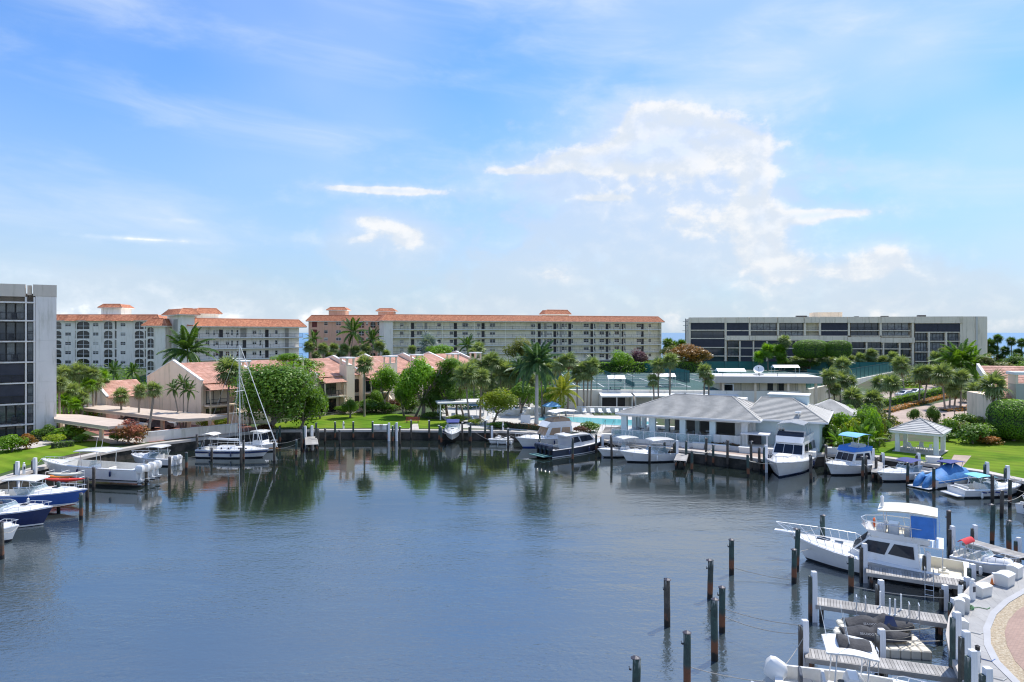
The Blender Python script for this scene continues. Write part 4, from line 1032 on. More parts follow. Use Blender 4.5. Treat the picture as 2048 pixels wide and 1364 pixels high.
# ------------------------------------------------------------------ grey-roofed clubhouse on the quay
m_canvas_w = mat('white_awning', (.80, .80, .80), .7, .04, 1)
m_hedge_brown = mat('bronze_wall_plinth', (.30, .25, .20), .9, .2, 1)
def clubhouse():
    O = Vector((15.2, 92.4, GZ)); th = math.atan2(-7.3, 13.9)
    t = thing('clubhouse', 'white waterside clubhouse with grey tiled hip roof and open terrace on columns', 'clubhouse', O, th)
    fz = .55; ez = 3.75; L1 = 15.8; W = 13.0; rz = 5.9
    a = MB(); a.box(-1.5, L1+8, -1.5, W, -.1, fz); a.build('terrace', m_whitewall, t)
    # columns and beam
    for x in (0, 3.9, 7.9, 11.7, 15.6):
        s = MB(); s.bbox(x-.38, x+.38, -.2, .45, fz, ez-.45, .03); s.build('column', m_blue_wall if x < 15 else m_whitewall, t)
    for x in (0, 4.2, 8.4):
        s = MB(); s.bbox(x-.3, x+.3, 6.0, 6.6, fz, ez-.45, .03); s.build('column', m_blue_wall, t)
    for y in (4.5, 9.0, W-.3):
        s = MB(); s.bbox(-.3, .35, y-.3, y+.3, fz, ez-.45, .03); s.build('column', m_blue_wall, t)
    a = MB(); a.box(-.6, L1+.4, -.35, .55, ez-.45, ez-.05); a.box(-.6, .4, .56, W, ez-.45, ez-.05); a.build('beam', m_white, t)
    a = MB(); a.box(4.5, L1, 9.2, 9.4, fz, ez); a.build('back_wall', mat('dark_grey_interior_wall', (.20, .19, .18), .8, .2, .4), t)  # dark grey wall at the back of the terrace
    a = MB(); a.quad((-.4, -.2, ez-.46), (L1, -.2, ez-.46), (L1, W, ez-.46), (-.4, W, ez-.46)); a.build('ceiling', m_white, t)
    # hip roof A
    o = .9
    def hip(x0, x1, y0, y1, zr, yr, xr0, xr1, nm, left=True, right=True):
        b = MB(); z = ez-.02
        tiles(b, (x0-o, y0-o, z), (x1+o, y0-o, z), (xr1, yr, zr), (xr0, yr, zr), .45, .46, .075, rib=.0)
        tiles(b, (x1+o, y1+o, z), (x0-o, y1+o, z), (xr0, yr, zr), (xr1, yr, zr), .45, .46, .075, rib=.0)
        if left: tiles(b, (x0-o, y1+o, z), (x0-o, y0-o, z), (xr0, yr, zr), (xr0, yr, zr), .45, .46, .075, rib=.0)
        if right: tiles(b, (x1+o, y0-o, z), (x1+o, y1+o, z), (xr1, yr, zr), (xr1, yr, zr), .45, .46, .075, rib=.0)
        r = b.build(nm, m_grey_tile, t); r['kind'] = 'stuff'
        c = MB()
        for p, q in (((x0-o, y0-o, z), (xr0, yr, zr)), ((x1+o, y0-o, z), (xr1, yr, zr)), ((x0-o, y1+o, z), (xr0, yr, zr)), ((x1+o, y1+o, z), (xr1, yr, zr)), ((xr0, yr, zr), (xr1, yr, zr))):
            c.cyl(Vector(p)+Vector((0, 0, .05)), Vector(q)+Vector((0, 0, .05)), .09, n=6)
        c.build('hip_ridge', m_grey_tile, t)
        g = MB(); g.box(x0-o, x1+o, y0-o-.12, y0-o+.02, z-.16, z+.03); g.box(x0-o-.12, x0-o+.02, y0-o+.021, y1+o, z-.16, z+.03); g.box(x1+o-.02, x1+o+.12, y0-o+.021, y1+o, z-.16, z+.03); g.build('gutter', m_white, t)
    hip(0, L1+.8, 0, W, rz, W*.52, W*.40, L1-W*.22, 'roof')
    # walled wing
    x0, x1 = 15.9, 24.0; y0, y1 = 2.2, 14.
    a = MB(); ops = [(19.2, 20.1, 1.9, 2.75)]
    wall_openings(a, x0-.0, x1, 0, ez, ops, .25, y0); a.box(x0, x1, y0+.27, y1, 0, ez); a.build('wing_wall', m_blue_wall, t)
    window(t, 19.65, 1.9, .9, .85, y0+.1, 1, 1, .1)
    hip(x0, x1, y0, y1, rz-.02, 8.1, x0+.6, x1-3.6, 'wing_roof')
    # flat roof well with a raised skylight box
    s = MB(); s.bbox(17.4, 22.2, 8.5, 11.5, rz-.9, rz+.35, .05); s.build('skylight_box', m_blue_wall, t)
    s = MB(); s.box(17.2, 22.4, 8.3, 11.7, rz+.36, rz+.46); s.build('skylight_cap', m_white, t)
    s = MB(); s.box(8.5, 14, 9, 13, rz-1.5, rz-.55); s.build('flat_roof', m_white, t)
    # kiosk in the corner
    s = MB(); s.box(14.2, 16.7, 1.4, 1.55, fz, ez-.45); s.build('kiosk_wall', m_whitewall, t)
    s = MB(); s.box(11.9, 15.2, -.5, -.3, -.1, 1.7); s.build('parapet', m_whitewall, t)
    s = MB(); s.box(15.3, 18.6, -1.2, 1.2, 2.05, 2.2); s.build('awning', m_canvas_w, t)
    s = MB(); s.box(18.3, 18.45, -1.1, -.95, 0, 2.05); s.build('awning_post', m_white, t)
    s = MB(); s.box(15.9, 17.4, 1.30, 1.39, .6, 1.9); s.build('serving_hatch', m_door, t)
    # glass balustrade panels
    gm = net_mat('clear_glass_panel', (.45, .60, .62), .35)
    for i in range(9):
        x = -1.3+i*1.46; s = MB(); s.box(x+.04, x+1.42, -1.42, -1.39, fz+.05, fz+1.05); s.build('glass_panel', gm, t)
        s = MB(); s.box(x-.02, x+.04, -1.44, -1.37, fz, fz+1.1); s.build('balustrade_post', m_white, t)
    for i in range(5):
        y = -1.2+i*1.4; s = MB(); s.box(-1.42, -1.39, y+.04, y+1.36, fz+.05, fz+1.05); s.build('glass_panel', gm, t)
    s = MB(); s.box(-1.35, 11.9, -1.43, -1.38, fz+1.07, fz+1.12); s.build('handrail', m_white, t)
    # tables and chairs on the terrace
    Mx = Matrix.Translation(O) @ Matrix.Rotation(th, 4, 'Z')
    mt, mc = MB(), MB()
    mt.lathe([(.25, 0), (.25, .03), (.04, .05), (.04, .70), (.45, .72), (.45, .75)], n=10); mtm = mt.mesh('table', m_iron)
    for x in (-.22, .22):
        for y in (-.22, .22): mc.box(x-.02, x+.02, y-.02, y+.02, 0, .45 if y < 0 else .9)
    mc.box(-.24, .24, -.24, .24, .43, .47); mc.box(-.24, .24, .2, .24, .55, .9); mcm = mc.mesh('chair', mat('bistro_chair_white', (.66, .68, .72), .6, .1, 1)); 
    k = 0
    for x in (1.2, 4.2, 7.4, 10.3):
        for y in (.9, 3.6):
            k += 1; P = Mx @ Vector((x, y, fz+.002))
            tag(link('bistro_table', mtm, None, P), f'dark round bistro table on the clubhouse terrace behind glass', 'table', 'bistro tables on the clubhouse terrace')
            for j in range(3):
                an = j*2.1+random.uniform(-.4, .4)+k; P2 = Mx @ Vector((x+.85*math.cos(an), y+.85*math.sin(an)*.8, fz+.002))
                tag(link('bistro_chair', mcm, None, P2, an-math.pi/2+th), 'pale bistro chair at a table on the shaded clubhouse terrace', 'chair', 'bistro chairs on the clubhouse terrace')
    # porte-cochere beside the drive
    O2 = Mx @ Vector((21.6, 15.2, 0)); t2 = thing('porch', 'open drive-through porch with grey hip roof beside the driveway', 'porch', (O2.x, O2.y, GZ), th)
    b = MB(); w, d, z = 5.6, 7, 3.3
    pk = (w/2, d/2, 5.1)
    cs = [(-.6, -.6, z), (w+.6, -.6, z), (w+.6, d+.6, z), (-.6, d+.6, z)]
    for i in range(4): tiles(b, cs[i], cs[(i+1) % 4], pk, pk, .34, .34, .045, rib=0)
    r = b.build('roof', m_grey_tile, t2); r['kind'] = 'stuff'
    s = MB(); s.box(-.5, w+.5, -.5, d+.5, z-.45, z-.03); s.build('beam', m_white, t2)
    for x in (.1, w-.1):
        for y in (.1, d-.1): s = MB(); s.bbox(x-.25, x+.25, y-.25, y+.25, 0, z-.45, .03); s.build('column', m_whitewall, t2)
clubhouse()

# steps beside the clubhouse
t = thing('garden_steps', 'pale garden steps with thin rails left of the clubhouse terrace', 'steps', G(1222, 868), R(-20))
for i in range(6):
    s = MB(); s.box(-1.3, 1.3, i*.38, i*.38+.40, -.1, .10+.13*i); s.build('step', m_conc, t)
for sx in (-1.3, 0, 1.3):
    s = MB(); s.tube([(sx, 0, .1), (sx, 0, 1.0), (sx, 2.2, 1.75), (sx, 2.2, .8)], .025, 5); s.build('handrail', m_iron, t)

# ------------------------------------------------------------------ gazebo
def gazebo():
    th = R(-42); t = thing('gazebo', 'white square gazebo with slatted grey hip roof on the quayside lawn', 'gazebo', (50.3, 84.1, GZ), th)
    h = 2.05; ez = 2.35
    for sx in (-1, 1):
        for sy in (-1, 1): s = MB(); s.bbox(sx*h-.24, sx*h+.24, sy*h-.24, sy*h+.24, 0, ez-.02, .03); s.build('column', m_white, t)
    s = MB(); s.box(-h-.5, h+.5, -h-.5, h+.5, .0, .05); s.build('floor', m_conc, t)
    s = MB(); e = h+.72; s.box(-e, e, -e, e, ez, ez+.24); s.build('fascia', m_white, t)
    b = MB(); zr = 4.0; e2 = e+.1
    cs = [(-e2, -e2, ez+.26), (e2, -e2, ez+.26), (e2, e2, ez+.26), (-e2, e2, ez+.26)]
    tm = mat('gazebo_grey_tile', (.36, .355, .34), .8, .08, 1, attr=(.52, .515, .49))
    for i in range(4):
        p, q = Vector(cs[i]), Vector(cs[(i+1) % 4]); pk = Vector((0, 0, zr)); n = 8
        for r in range(n):
            t0, t1 = r/n, (r+1)/n; nr = (q-p).cross(pk-p).normalized(); lift = nr*.05
            s = MB(); A, B, C, Dd = p.lerp(pk, t0)+lift, q.lerp(pk, t0)+lift, q.lerp(pk, t1), p.lerp(pk, t1)
            s.add((A, B, C, Dd, p.lerp(pk, t0)-nr*.02, q.lerp(pk, t0)-nr*.02), ((0, 1, 2, 3), (4, 5, 1, 0)), 0, .2+.6*random.random()); s.build('roof_slat', tm, t)
        s = MB(); s.cyl(p+Vector((0, 0, .05)), (0, 0, zr+.06), .07, n=6); s.build('hip_ridge', m_grey_tile, t)
    # furniture
    k = 0
    for dx, dy, a in ((-1.1, -.3, 0), (-.6, -.9, 40), (.2, .3, 120), (.9, -.2, 200), (1.1, .6, 250), (-.2, .9, 300)):
        k += 1; P = Matrix.Rotation(th, 3, 'Z') @ Vector((dx, dy, .052))+Vector((50.3, 84.1, GZ))
        q = thing('patio_chair', f'white patio chair in the shade of the gazebo', 'chair', P, R(a), 'patio chairs under the gazebo')
        s = MB(); s.box(-.25, .25, -.25, .25, .40, .45); s.build('seat', m_white, q)
        s = MB(); M = Matrix.Translation((0, .24, .45)) @ Matrix.Rotation(R(-12), 4, 'X'); s.box(-.25, .25, -.02, .02, 0, .5, M=M); s.build('backrest', m_white, q)
        for x in (-.22, .22):
            for y in (-.22, .22): s = MB(); s.box(x-.02, x+.02, y-.02, y+.02, 0, .4); s.build('leg', m_white, q)
gazebo()

# ------------------------------------------------------------------ driveway, parked cars, gateway house on the right
def gt(*pp): return [GT(*p) for p in pp]
def drape(name, quads, m, dz):
    a = MB()
    for A, B, C, Dd in quads:
        n = 10
        for i in range(n):
            for j in range(4):
                f = lambda s, t: (A.lerp(B, s)).lerp(Dd.lerp(C, s), t)
                P = [f(i/n, j/4), f((i+1)/n, j/4), f((i+1)/n, (j+1)/4), f(i/n, (j+1)/4)]
                a.add([(p.x, p.y, hgt(p.x, p.y)+dz) for p in P], ((0, 1, 2, 3),))
    o = a.build(name, m)
    if sum(p.normal.z for p in o.data.polygons) < 0: o.data.flip_normals()
    return struct(o)
drape('driveway', [(GT(1740, 860), GT(1870, 858), GT(1830, 824), GT(1752, 830)), (GT(1752, 830), GT(1870, 858), GT(2120, 800), GT(1960, 788)), (GT(1870, 858), GT(1905, 852), GT(2120, 800), GT(2085, 800))], m_tanpave, .06)
drape('driveway', [(GT(1715, 805), GT(1770, 803), GT(1890, 780), GT(1800, 770)), (GT(1800, 770), GT(1890, 780), GT(1960, 772), GT(1900, 764))], m_tanpave, .05)
drape('lawn', [(GT(1790, 778), GT(1850, 778), GT(1835, 771), GT(1800, 771))], m_lawn, .09)
drape('lawn', [(GT(1872, 862), GT(1960, 868), GT(2010, 838), GT(1960, 832))], m_lawn, .08)
def house_right():
    D = 97.; t = thing('townhouse', 'tan house end with clay tile roof and blue-grey chimney at the right edge', 'house', (XD(1996, D), D, GZ), R(-12))
    a = MB(); a.box(0, 16, 0, 10, 0, 5.4); a.build('wall', m_tan, t)
    b = MB(); tiles(b, (0, -.5, 5.3), (16, -.5, 5.3), (16, 6, 9.6), (0, 6, 9.6), .5, .42, .04, rib=.03); r = b.build('roof', m_pink_tile, t); r['kind'] = 'stuff'
    k = MB(); k.loft([[(-.3, y, z-.6), (-.3, y, z+.35), (.1, y, z+.35), (.1, y, z-.6)] for y, z in ((-.7, 5.3), (6, 9.6))], True, caps=True); k.build('gable_wall', m_white_st, t)
    q = MB(); q.box(1.6, 4.6, -1.4, .8, 0, 7.4); q.build('chimney', mat('sage_stucco', (.46, .47, .41), .8, .05, .3), t)
    for x in (1.6, 4.3): q = MB(); q.box(x, x+.3, -1.4, .8, 7.4, 8.7); q.build('chimney_pier', m_tan, t)
    q = MB(); q.bbox(1.4, 4.8, -1.6, 1.0, 8.7, 9.1, .05); q.build('chimney_cap', m_white, t)
    window(t, 6.5, .6, 2.2, 2.2, -.05, 2, 1, .08, m_dark); window(t, .75, 3.0, 1.0, 2.2, -.05, 1, 1, .08, m_dark)
house_right()
def car(loc, rz, col, label, cover=False):
    t = thing('parked_car', label, 'car', loc, rz)
    L, W = 4.5, 1.8
    prof = [(-2.2, .35), (-2.25, .75), (-2.0, .95), (-1.35, 1.0), (-.75, 1.42), (.75, 1.45), (1.55, 1.0), (2.15, .9), (2.25, .6), (2.2, .35)]
    a = MB()
    rs = []
    for y, k in ((-W/2, .86), (-W/2*.97, .95), (-W/2*.80, 1.0), (W/2*.80, 1.0), (W/2*.97, .95), (W/2, .86)):
        rs.append([(x*(.985 if abs(y) > .85 else 1), y*(1 if z < 1.05 else .84), .35+(z-.35)*k) for x, z in prof])
    a.loft(rs, True, caps=True); b = a.build('body', mat('car_'+label[:9], col, .35, .03, 1, coat=.5) if not cover else mat('grey_car_cover', (.16, .17, .20), .85, .2, 3, .5, 5), t, angle=35)
    for sx in (-1.4, 1.4):
        for sy in (-.82, .82):
            w = MB(); w.cyl((sx, sy-.1, .33), (sx, sy+.1, .33), .33, n=12); w = w.build('wheel', m_dark, t)
    if not cover:
        g = MB()
        for sy in (-1, 1):
            y = sy*W/2*.845; g.poly([(-1.15, y*1.08, .98), (1.25, y*1.08, .98), (.7, y*.99, 1.36), (-.7, y*.99, 1.36)])
        for x0, x1 in ((1.58, .82), (-1.42, -.80)): g.poly([(x0, -.62, 1.0), (x0, .62, 1.0), (x1, .58, 1.42), (x1, -.58, 1.42)])
        g.build('car_window', m_glass, t)
        for sy in (-.6, .6): h = MB(); h.bbox(2.12, 2.27, sy-.2, sy+.2, .62, .76, .03); h.build('headlight', m_white, t)
P = GT(1836, 792); car(P+Vector((0, 0, .06)), R(20), (.75, .75, .76), 'white car with dark windows parked behind the long hedge')
P = GT(1812, 796); car(P+Vector((0, 0, .06)), R(20), (.62, .64, .68), 'silver car parked behind the hedge left of the white car')
P = GT(1740, 798); car(P+Vector((0, 0, .06)), R(5), (.05, .05, .06), 'dark car parked under the edge of the tennis deck')
car(G(322, 857), R(8), (.1, .1, .1), 'grey covered car under the long cream carport', True)
car(G(268, 846), R(10), (.03, .03, .035), 'black car parked at the left under the long carport')
# red bench on the lawn
t = thing('park_bench', 'red slatted bench on the lawn facing the water', 'bench', G(825, 846), R(0))
for i in range(3): s = MB(); s.box(-1.1, 1.1, -.25+i*.17, -.25+i*.17+.13, .42, .46); s.build('seat_slat', mat('red_bench_paint', (.36, .06, .05), .6, .1, 2), t)
for i in range(3): s = MB(); s.box(-1.1, 1.1, .27, .30, .52+i*.16, .64+i*.16); s.build('back_slat', MATS['red_bench_paint'], t)
for x in (-.9, .9): s = MB(); s.box(x-.04, x+.04, -.2, .26, 0, .415); s.box(x-.04, x+.04, .22, .269, .415, 1.0); s.build('leg', m_iron, t)
# white sign board beside the royal palm
t = thing('notice_board', 'white square notice board on two posts beside the royal palm trunk', 'sign', G(1051, 856), R(8))
s = MB(); s.box(-.75, .75, -.04, .04, .75, 2.0); s.build('panel', m_white, t)
for x in (-.6, .6): s = MB(); s.box(x-.05, x+.05, .041, .13, 0, 2.0); s.build('post', m_white, t)
# drive lamps and hedge-side bollard lights
for i, (x, y) in enumerate(((1888, 851), (1909, 842), (1929, 834))):
    P = GT(x, y); t = thing('path_light', f'dark post lamp, {ORD[i]} from the gazebo along the drive edge', 'lamp', P, 0, 'post lamps along the drive')
    s = MB(); s.cyl((0, 0, 0), (0, 0, 1.5), .05, n=6); s.build('post', m_iron, t); s = MB(); s.bbox(-.14, .14, -.14, .14, 1.5, 1.75, .03); s.build('lamp_head', m_iron, t)
# utility pole between the far buildings
t = thing('utility_pole', 'tall grey utility pole with insulators beside the beige block', 'pole', (XD(1371, 225), 225, 5.0))
s = MB(); s.cyl((0, 0, -1), (0, 0, 15.6), .22, .15, 8); s.build('mast', mat('weathered_grey_wood', (.36, .35, .33), .85, .15, 2), t)
for z, w in ((14.6, .9), (13.2, .8), (11.5, 1.0)): s = MB(); s.box(-w, w, -.07, .07, z, z+.14); s.build('crossarm', MATS['weathered_grey_wood'], t)
for z in (12.2, 11.0): s = MB(); s.cyl((.4, 0, z), (.4, 0, z+.6), .16, n=8); s.build('transformer', m_white_st, t)
# ------------------------------------------------------------------ vegetation
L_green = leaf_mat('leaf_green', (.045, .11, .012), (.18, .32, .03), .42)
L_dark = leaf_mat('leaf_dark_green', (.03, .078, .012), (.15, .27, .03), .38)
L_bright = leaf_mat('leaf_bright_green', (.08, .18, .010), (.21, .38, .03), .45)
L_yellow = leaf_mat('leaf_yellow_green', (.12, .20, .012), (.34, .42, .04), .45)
L_olive = leaf_mat('leaf_olive', (.09, .13, .02), (.22, .24, .06))
L_orange = leaf_mat('leaf_orange_tint', (.07, .10, .02), (.36, .16, .03))
L_bronze = leaf_mat('leaf_bronze_red', (.06, .05, .02), (.20, .075, .045))
L_purple = leaf_mat('leaf_purple', (.04, .05, .03), (.16, .05, .10))
L_rose = leaf_mat('leaf_rose_mix', (.06, .12, .02), (.48, .14, .10))
L_flower = leaf_mat('flower_orange', (.14, .16, .02), (.62, .20, .03), .3)
L_sabal = leaf_mat('palm_frond_grey_green', (.095, .14, .055), (.28, .36, .15), .38)
L_coco = leaf_mat('palm_frond_green', (.03, .08, .016), (.11, .20, .04), .36)
L_royal = leaf_mat('palm_frond_blue_green', (.03, .075, .03), (.10, .19, .08), .36)
L_gold = leaf_mat('palm_frond_gold', (.12, .17, .015), (.38, .38, .05), .40)
L_silver = leaf_mat('palm_frond_silver', (.12, .17, .17), (.25, .32, .30), .2)
L_dead = leaf_mat('dead_frond', (.14, .09, .04), (.26, .18, .09), .15)
m_twig = mat('inner_twig_core', (.035, .06, .016), .9, .3, 3)  # dark green core that fills the clipped crowns
m_bark = mat('grey_brown_bark', (.20, .165, .13), .9, .25, 2., .6, 10)
m_palmbark = mat('palm_bark', (.30, .25, .20), .9, .22, 2.2, .6, 7)
m_royalbark = mat('pale_grey_palm_trunk', (.42, .41, .39), .8, .12, 1.2, .2, 4)
m_boot = mat('brown_palm_boots', (.26, .12, .06), .9, .3, 4, .8, 12)
m_shaft = mat('green_crownshaft', (.12, .30, .05), .5, .12, 1)

rnd = random.Random(11)
def leaf(mb, p, n, s, v, asp=.55):
    n = n.normalized(); u = n.orthogonal().normalized(); a = rnd.uniform(0, 6.283)
    u = (Matrix.Rotation(a, 3, n) @ u); w = n.cross(u)
    mb.add((p-u*s*.5-w*s*asp*.15, p-u*s*.05-w*s*asp*.5, p+u*s*.5, p-u*s*.05+w*s*asp*.5), ((0, 1, 2, 3),), 0, v)
def rdir():
    z = rnd.uniform(-1, 1); a = rnd.uniform(0, 6.283); r = math.sqrt(1-z*z); return Vector((r*math.cos(a), r*math.sin(a), z))
def crown_mesh(name, n, size, nl=12, lobe=.42, inner=.25, flat=1.0, rough=.14):
    """unit-radius crown of leaf clumps"""
    mb = MB(); C = []
    for i in range(nl):
        d = rdir(); d.z = abs(d.z)*.9-.28 if rnd.random() < .8 else d.z
        C.append((d*rnd.uniform(.42, .66), rnd.uniform(.75, 1.25)*lobe, rnd.random()))
    C.append((Vector((0, 0, .05)), .62, .5))
    for i in range(n):
        c, r, cv = C[rnd.randrange(len(C))]
        d = rdir(); d.z = d.z*.8+.2; d.normalize()
        k = 1.0-abs(rnd.gauss(0, rough)) if rnd.random() > inner else rnd.uniform(.3, .85)
        p = c+d*(r*k); p.z *= flat
        v = max(0, min(1, .15+.35*cv+.30*rnd.random()+.40*max(0, p.z)))  # upper leaves lighter: light from above put into the leaf colour
        leaf(mb, p, d*.8+rdir()*.7+Vector((0, 0, .35)), size*rnd.uniform(.6, 1.35), v)
    return mb.mesh(name, L_green)
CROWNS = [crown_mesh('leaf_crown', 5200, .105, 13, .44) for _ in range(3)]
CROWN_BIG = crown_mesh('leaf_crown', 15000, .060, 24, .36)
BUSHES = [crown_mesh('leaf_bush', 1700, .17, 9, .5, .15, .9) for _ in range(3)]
def topiary_mesh():
    mb = MB()
    for i in range(7500):
        d = rdir(); p = d*(1-abs(rnd.gauss(0, .035))); p.x = math.copysign(abs(p.x)**.8, p.x); p.y = math.copysign(abs(p.y)**.8, p.y); p.z = math.copysign(abs(p.z)**.75, p.z)
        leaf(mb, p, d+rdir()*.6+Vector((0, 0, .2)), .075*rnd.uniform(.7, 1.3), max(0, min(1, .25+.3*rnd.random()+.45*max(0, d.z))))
    n = 16
    rs = [[(.93*math.copysign(abs(math.cos(6.2832*j/n)*math.sin(math.pi*i/9))**.8, math.cos(6.2832*j/n)), .93*math.copysign(abs(math.sin(6.2832*j/n)*math.sin(math.pi*i/9))**.8, math.sin(6.2832*j/n)), .93*math.copysign(abs(math.cos(math.pi*i/9))**.75, math.cos(math.pi*i/9))) for j in range(n)] for i in range(10)]
    mb.loft(rs, True, 1)
    return mb.mesh('clipped_crown', [L_bright, m_twig])
TOPI = topiary_mesh()
def omat(o, m):
    o.material_slots[0].link = 'OBJECT'; o.material_slots[0].material = m; return o
def tree(x, yb, cx, cy, rx, ry, label, mt, mesh=None, base=None, name='tree', cat='tree', multi=3, tw=.16, group=None, z0=None, dy=1.0):
    """broadleaf tree: base and crown centre from the photo, crown half-sizes in photo px"""
    B = base or GT(x, yb); D = B.y
    t = thing(name, label, cat, B, 0, group)
    C = Vector((XD(cx, D)-B.x, 0, ZD(cy, D)-B.z)); RX, RZ = rx*D/F*(1.0 if mesh is TOPI else 1.22), ry*D/F*(1.0 if mesh is TOPI else 1.18)
    o = link('crown', mesh or rnd.choice(CROWNS), t, C, (0, 0, rnd.uniform(0, 6.28) if mesh is not TOPI else 0), (RX, RX*dy, RZ)); omat(o, mt)
    mb = MB(); low = Vector((0, 0, -.1)); h = max(.3, C.z-RZ*.45)
    fork = Vector((C.x*.35+rnd.uniform(-.1, .1)*RX, 0, h*.55))
    mb.tube([low, (low+fork)*.5+Vector((rnd.uniform(-.1, .1), 0, 0)), fork], tw*1.25, 8, r1=tw)
    for i in range(multi):
        a = 6.283*i/multi+rnd.uniform(-.5, .5); e = C+Vector((math.cos(a)*RX*.55, math.sin(a)*RX*.5, rnd.uniform(-.1, .35)*RZ))
        m1 = fork.lerp(e, .5)+Vector((rnd.uniform(-.1, .1)*RX, 0, -.05*RZ)); mb.tube([fork, m1, e], tw*.75, 6, r1=tw*.22)
    mb.build('trunk', m_bark, t, smooth=True); return t
def bush(x, yb, rx, ry, label, mt, mesh=None, group=None, name='shrub', base=None, cat='shrub'):
    B = base or GT(x, yb); D = B.y; t = thing(name, label, cat, B, 0, group)
    RX, RZ = rx*D/F*1.25, ry*D/F*1.25
    o = link('foliage', mesh or rnd.choice(BUSHES), t, (0, 0, RZ*.85), (0, 0, rnd.uniform(0, 6.28)), (RX, RX, RZ)); omat(o, mt); 
    mb = MB(); mb.cyl((0, 0, -.1), (0, 0, RZ*.8), .06*RX+.02, .03, 6)
    for k in range(3): a = k*2.1; mb.cyl((0, 0, RZ*.3), (math.cos(a)*RX*.5, math.sin(a)*RX*.5, RZ*.9), .03*RX+.012, .01, 5)
    mb.build('stem', m_bark, t); return t
def hedge(pts, w, h, label, mt, dens=70, ls=.20, cat='hedge', name='hedge', group=None):
    o = pts[0]; t = thing(name, label, cat, o, 0, group); mb = MB()
    for p, q in zip(pts[:-1], pts[1:]):
        d = q-p; L = d.length; u = d.normalized(); n = Vector((-u.y, u.x, 0))
        for i in range(int(dens*L*(w+2*h))):
            s = rnd.uniform(0, L); k = rnd.random()*(w+2*h); b = .10*math.sin(s*2.1+k)+rnd.gauss(0, .05)
            if k < w: P = u*s+n*(k-w/2)+Vector((0, 0, h+b)); N = Vector((0, 0, 1))
            elif k < w+h: P = u*s+n*(-w/2-b)+Vector((0, 0, k-w)); N = -n
            else: P = u*s+n*(w/2+b)+Vector((0, 0, k-w-h)); N = n
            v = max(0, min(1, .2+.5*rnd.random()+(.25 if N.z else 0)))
            leaf(mb, (p-o)+P, N+rdir()*.8, ls*rnd.uniform(.6, 1.4), v)
    mb.build('foliage', mt, t)
    s = MB(); 
    for p, q in zip(pts[:-1], pts[1:]):
        d = q-p; L = d.length; u = d.normalized(); n = Vector((-u.y, u.x, 0))*w*.36; A, B = p-o, q-o; k = Vector((0, 0, h*.9))
        s.add([A-n, B-n, B+n, A+n, A-n+k, B-n+k, B+n+k, A+n+k], ((0, 1, 5, 4), (1, 2, 6, 5), (2, 3, 7, 6), (3, 0, 4, 7), (4, 5, 6, 7)))
    s.build('stems', mat('hedge_inner_twigs', (.03, .045, .015), .9, .3, 3), t); return t

# --- palms
def fan_frond(nseg=17, R0=1.0, pet=.55, droop=.25):
    mb = MB(); mb.add([(0, -.025, 0), (0, .025, 0), (pet, .015, .02), (pet, -.015, .02)], ((0, 1, 2, 3),), 0, .9)
    for i in range(nseg):
        a = R(-128+256*i/(nseg-1)); L = R0*(1-.25*abs(math.sin(a*.5)))*rnd.uniform(.88, 1.1)
        d = Vector((math.cos(a), math.sin(a), 0)); w = Vector((-d.y, d.x, 0))*.062
        b = Vector((pet, 0, .02)); z = lambda s: -droop*s*s*L+.05*(i % 2)*(1-s)-.10*abs(math.sin(a))*s
        m1 = b+d*L*.6; m1.z += z(.6); e = b+d*L; e.z += z(1.15)-.05*rnd.random()
        v = rnd.uniform(.15, .95)
        mb.add((b-w*.3, m1-w, e, m1+w, b+w*.3), ((0, 1, 3, 4), (1, 2, 3)), 0, v)
    return mb.mesh('fan_frond', L_sabal)
def pinnate_frond(L=3.0, nl=24, droop=.55, lw=.17, ll=.66, hang=.35, m=None):
    mb = MB(); pts = []
    for i in range(nl+1):
        s = i/nl; pts.append(Vector((L*s*(1-.12*s*s), 0, L*(.30*s-droop*s*s))))
    for i in range(nl):
        a, b = pts[i], pts[i+1]; w = .035*(1-i/nl)+.008
        mb.add(((a.x, -w, a.z), (a.x, w, a.z), (b.x, w, b.z), (b.x, -w, b.z)), ((0, 1, 2, 3),), 0, .9)
        if i < 2: continue
        s = i/nl; l = ll*math.sin(math.pi*min(1, .18+.80*s))*rnd.uniform(.85, 1.1)
        for sy in (-1, 1):
            d = Vector((.55, sy*.80, -hang-.25*rnd.random())).normalized(); t = d.cross(Vector((0, 0, 1))).normalized()*lw*.5
            p = a; e = p+d*l+Vector((0, 0, -.15*l)); mid = p+d*l*.45
            mb.add((p, mid+t, e, mid-t), ((0, 1, 2, 3),), 0, rnd.uniform(.1, .9))
    return mb.mesh('feather_frond', m or L_coco)
FANS = [fan_frond(droop=d) for d in (.12, .28, .5)]
FEATH = [pinnate_frond(droop=d, hang=h) for d, h in ((.42, .3), (.60, .45), (.78, .6))]
FEATH_R = [pinnate_frond(droop=d, hang=h, m=L_royal, lw=.20) for d, h in ((.42, .35), (.60, .5), (.82, .7))]
FEATH_G = [pinnate_frond(droop=d, hang=h, m=L_gold, lw=.18) for d, h in ((.50, .4), (.70, .6), (.85, .7))]
FEATH_S = [fan_frond(14, 1.1, .8, d) for d in (.15, .25)]
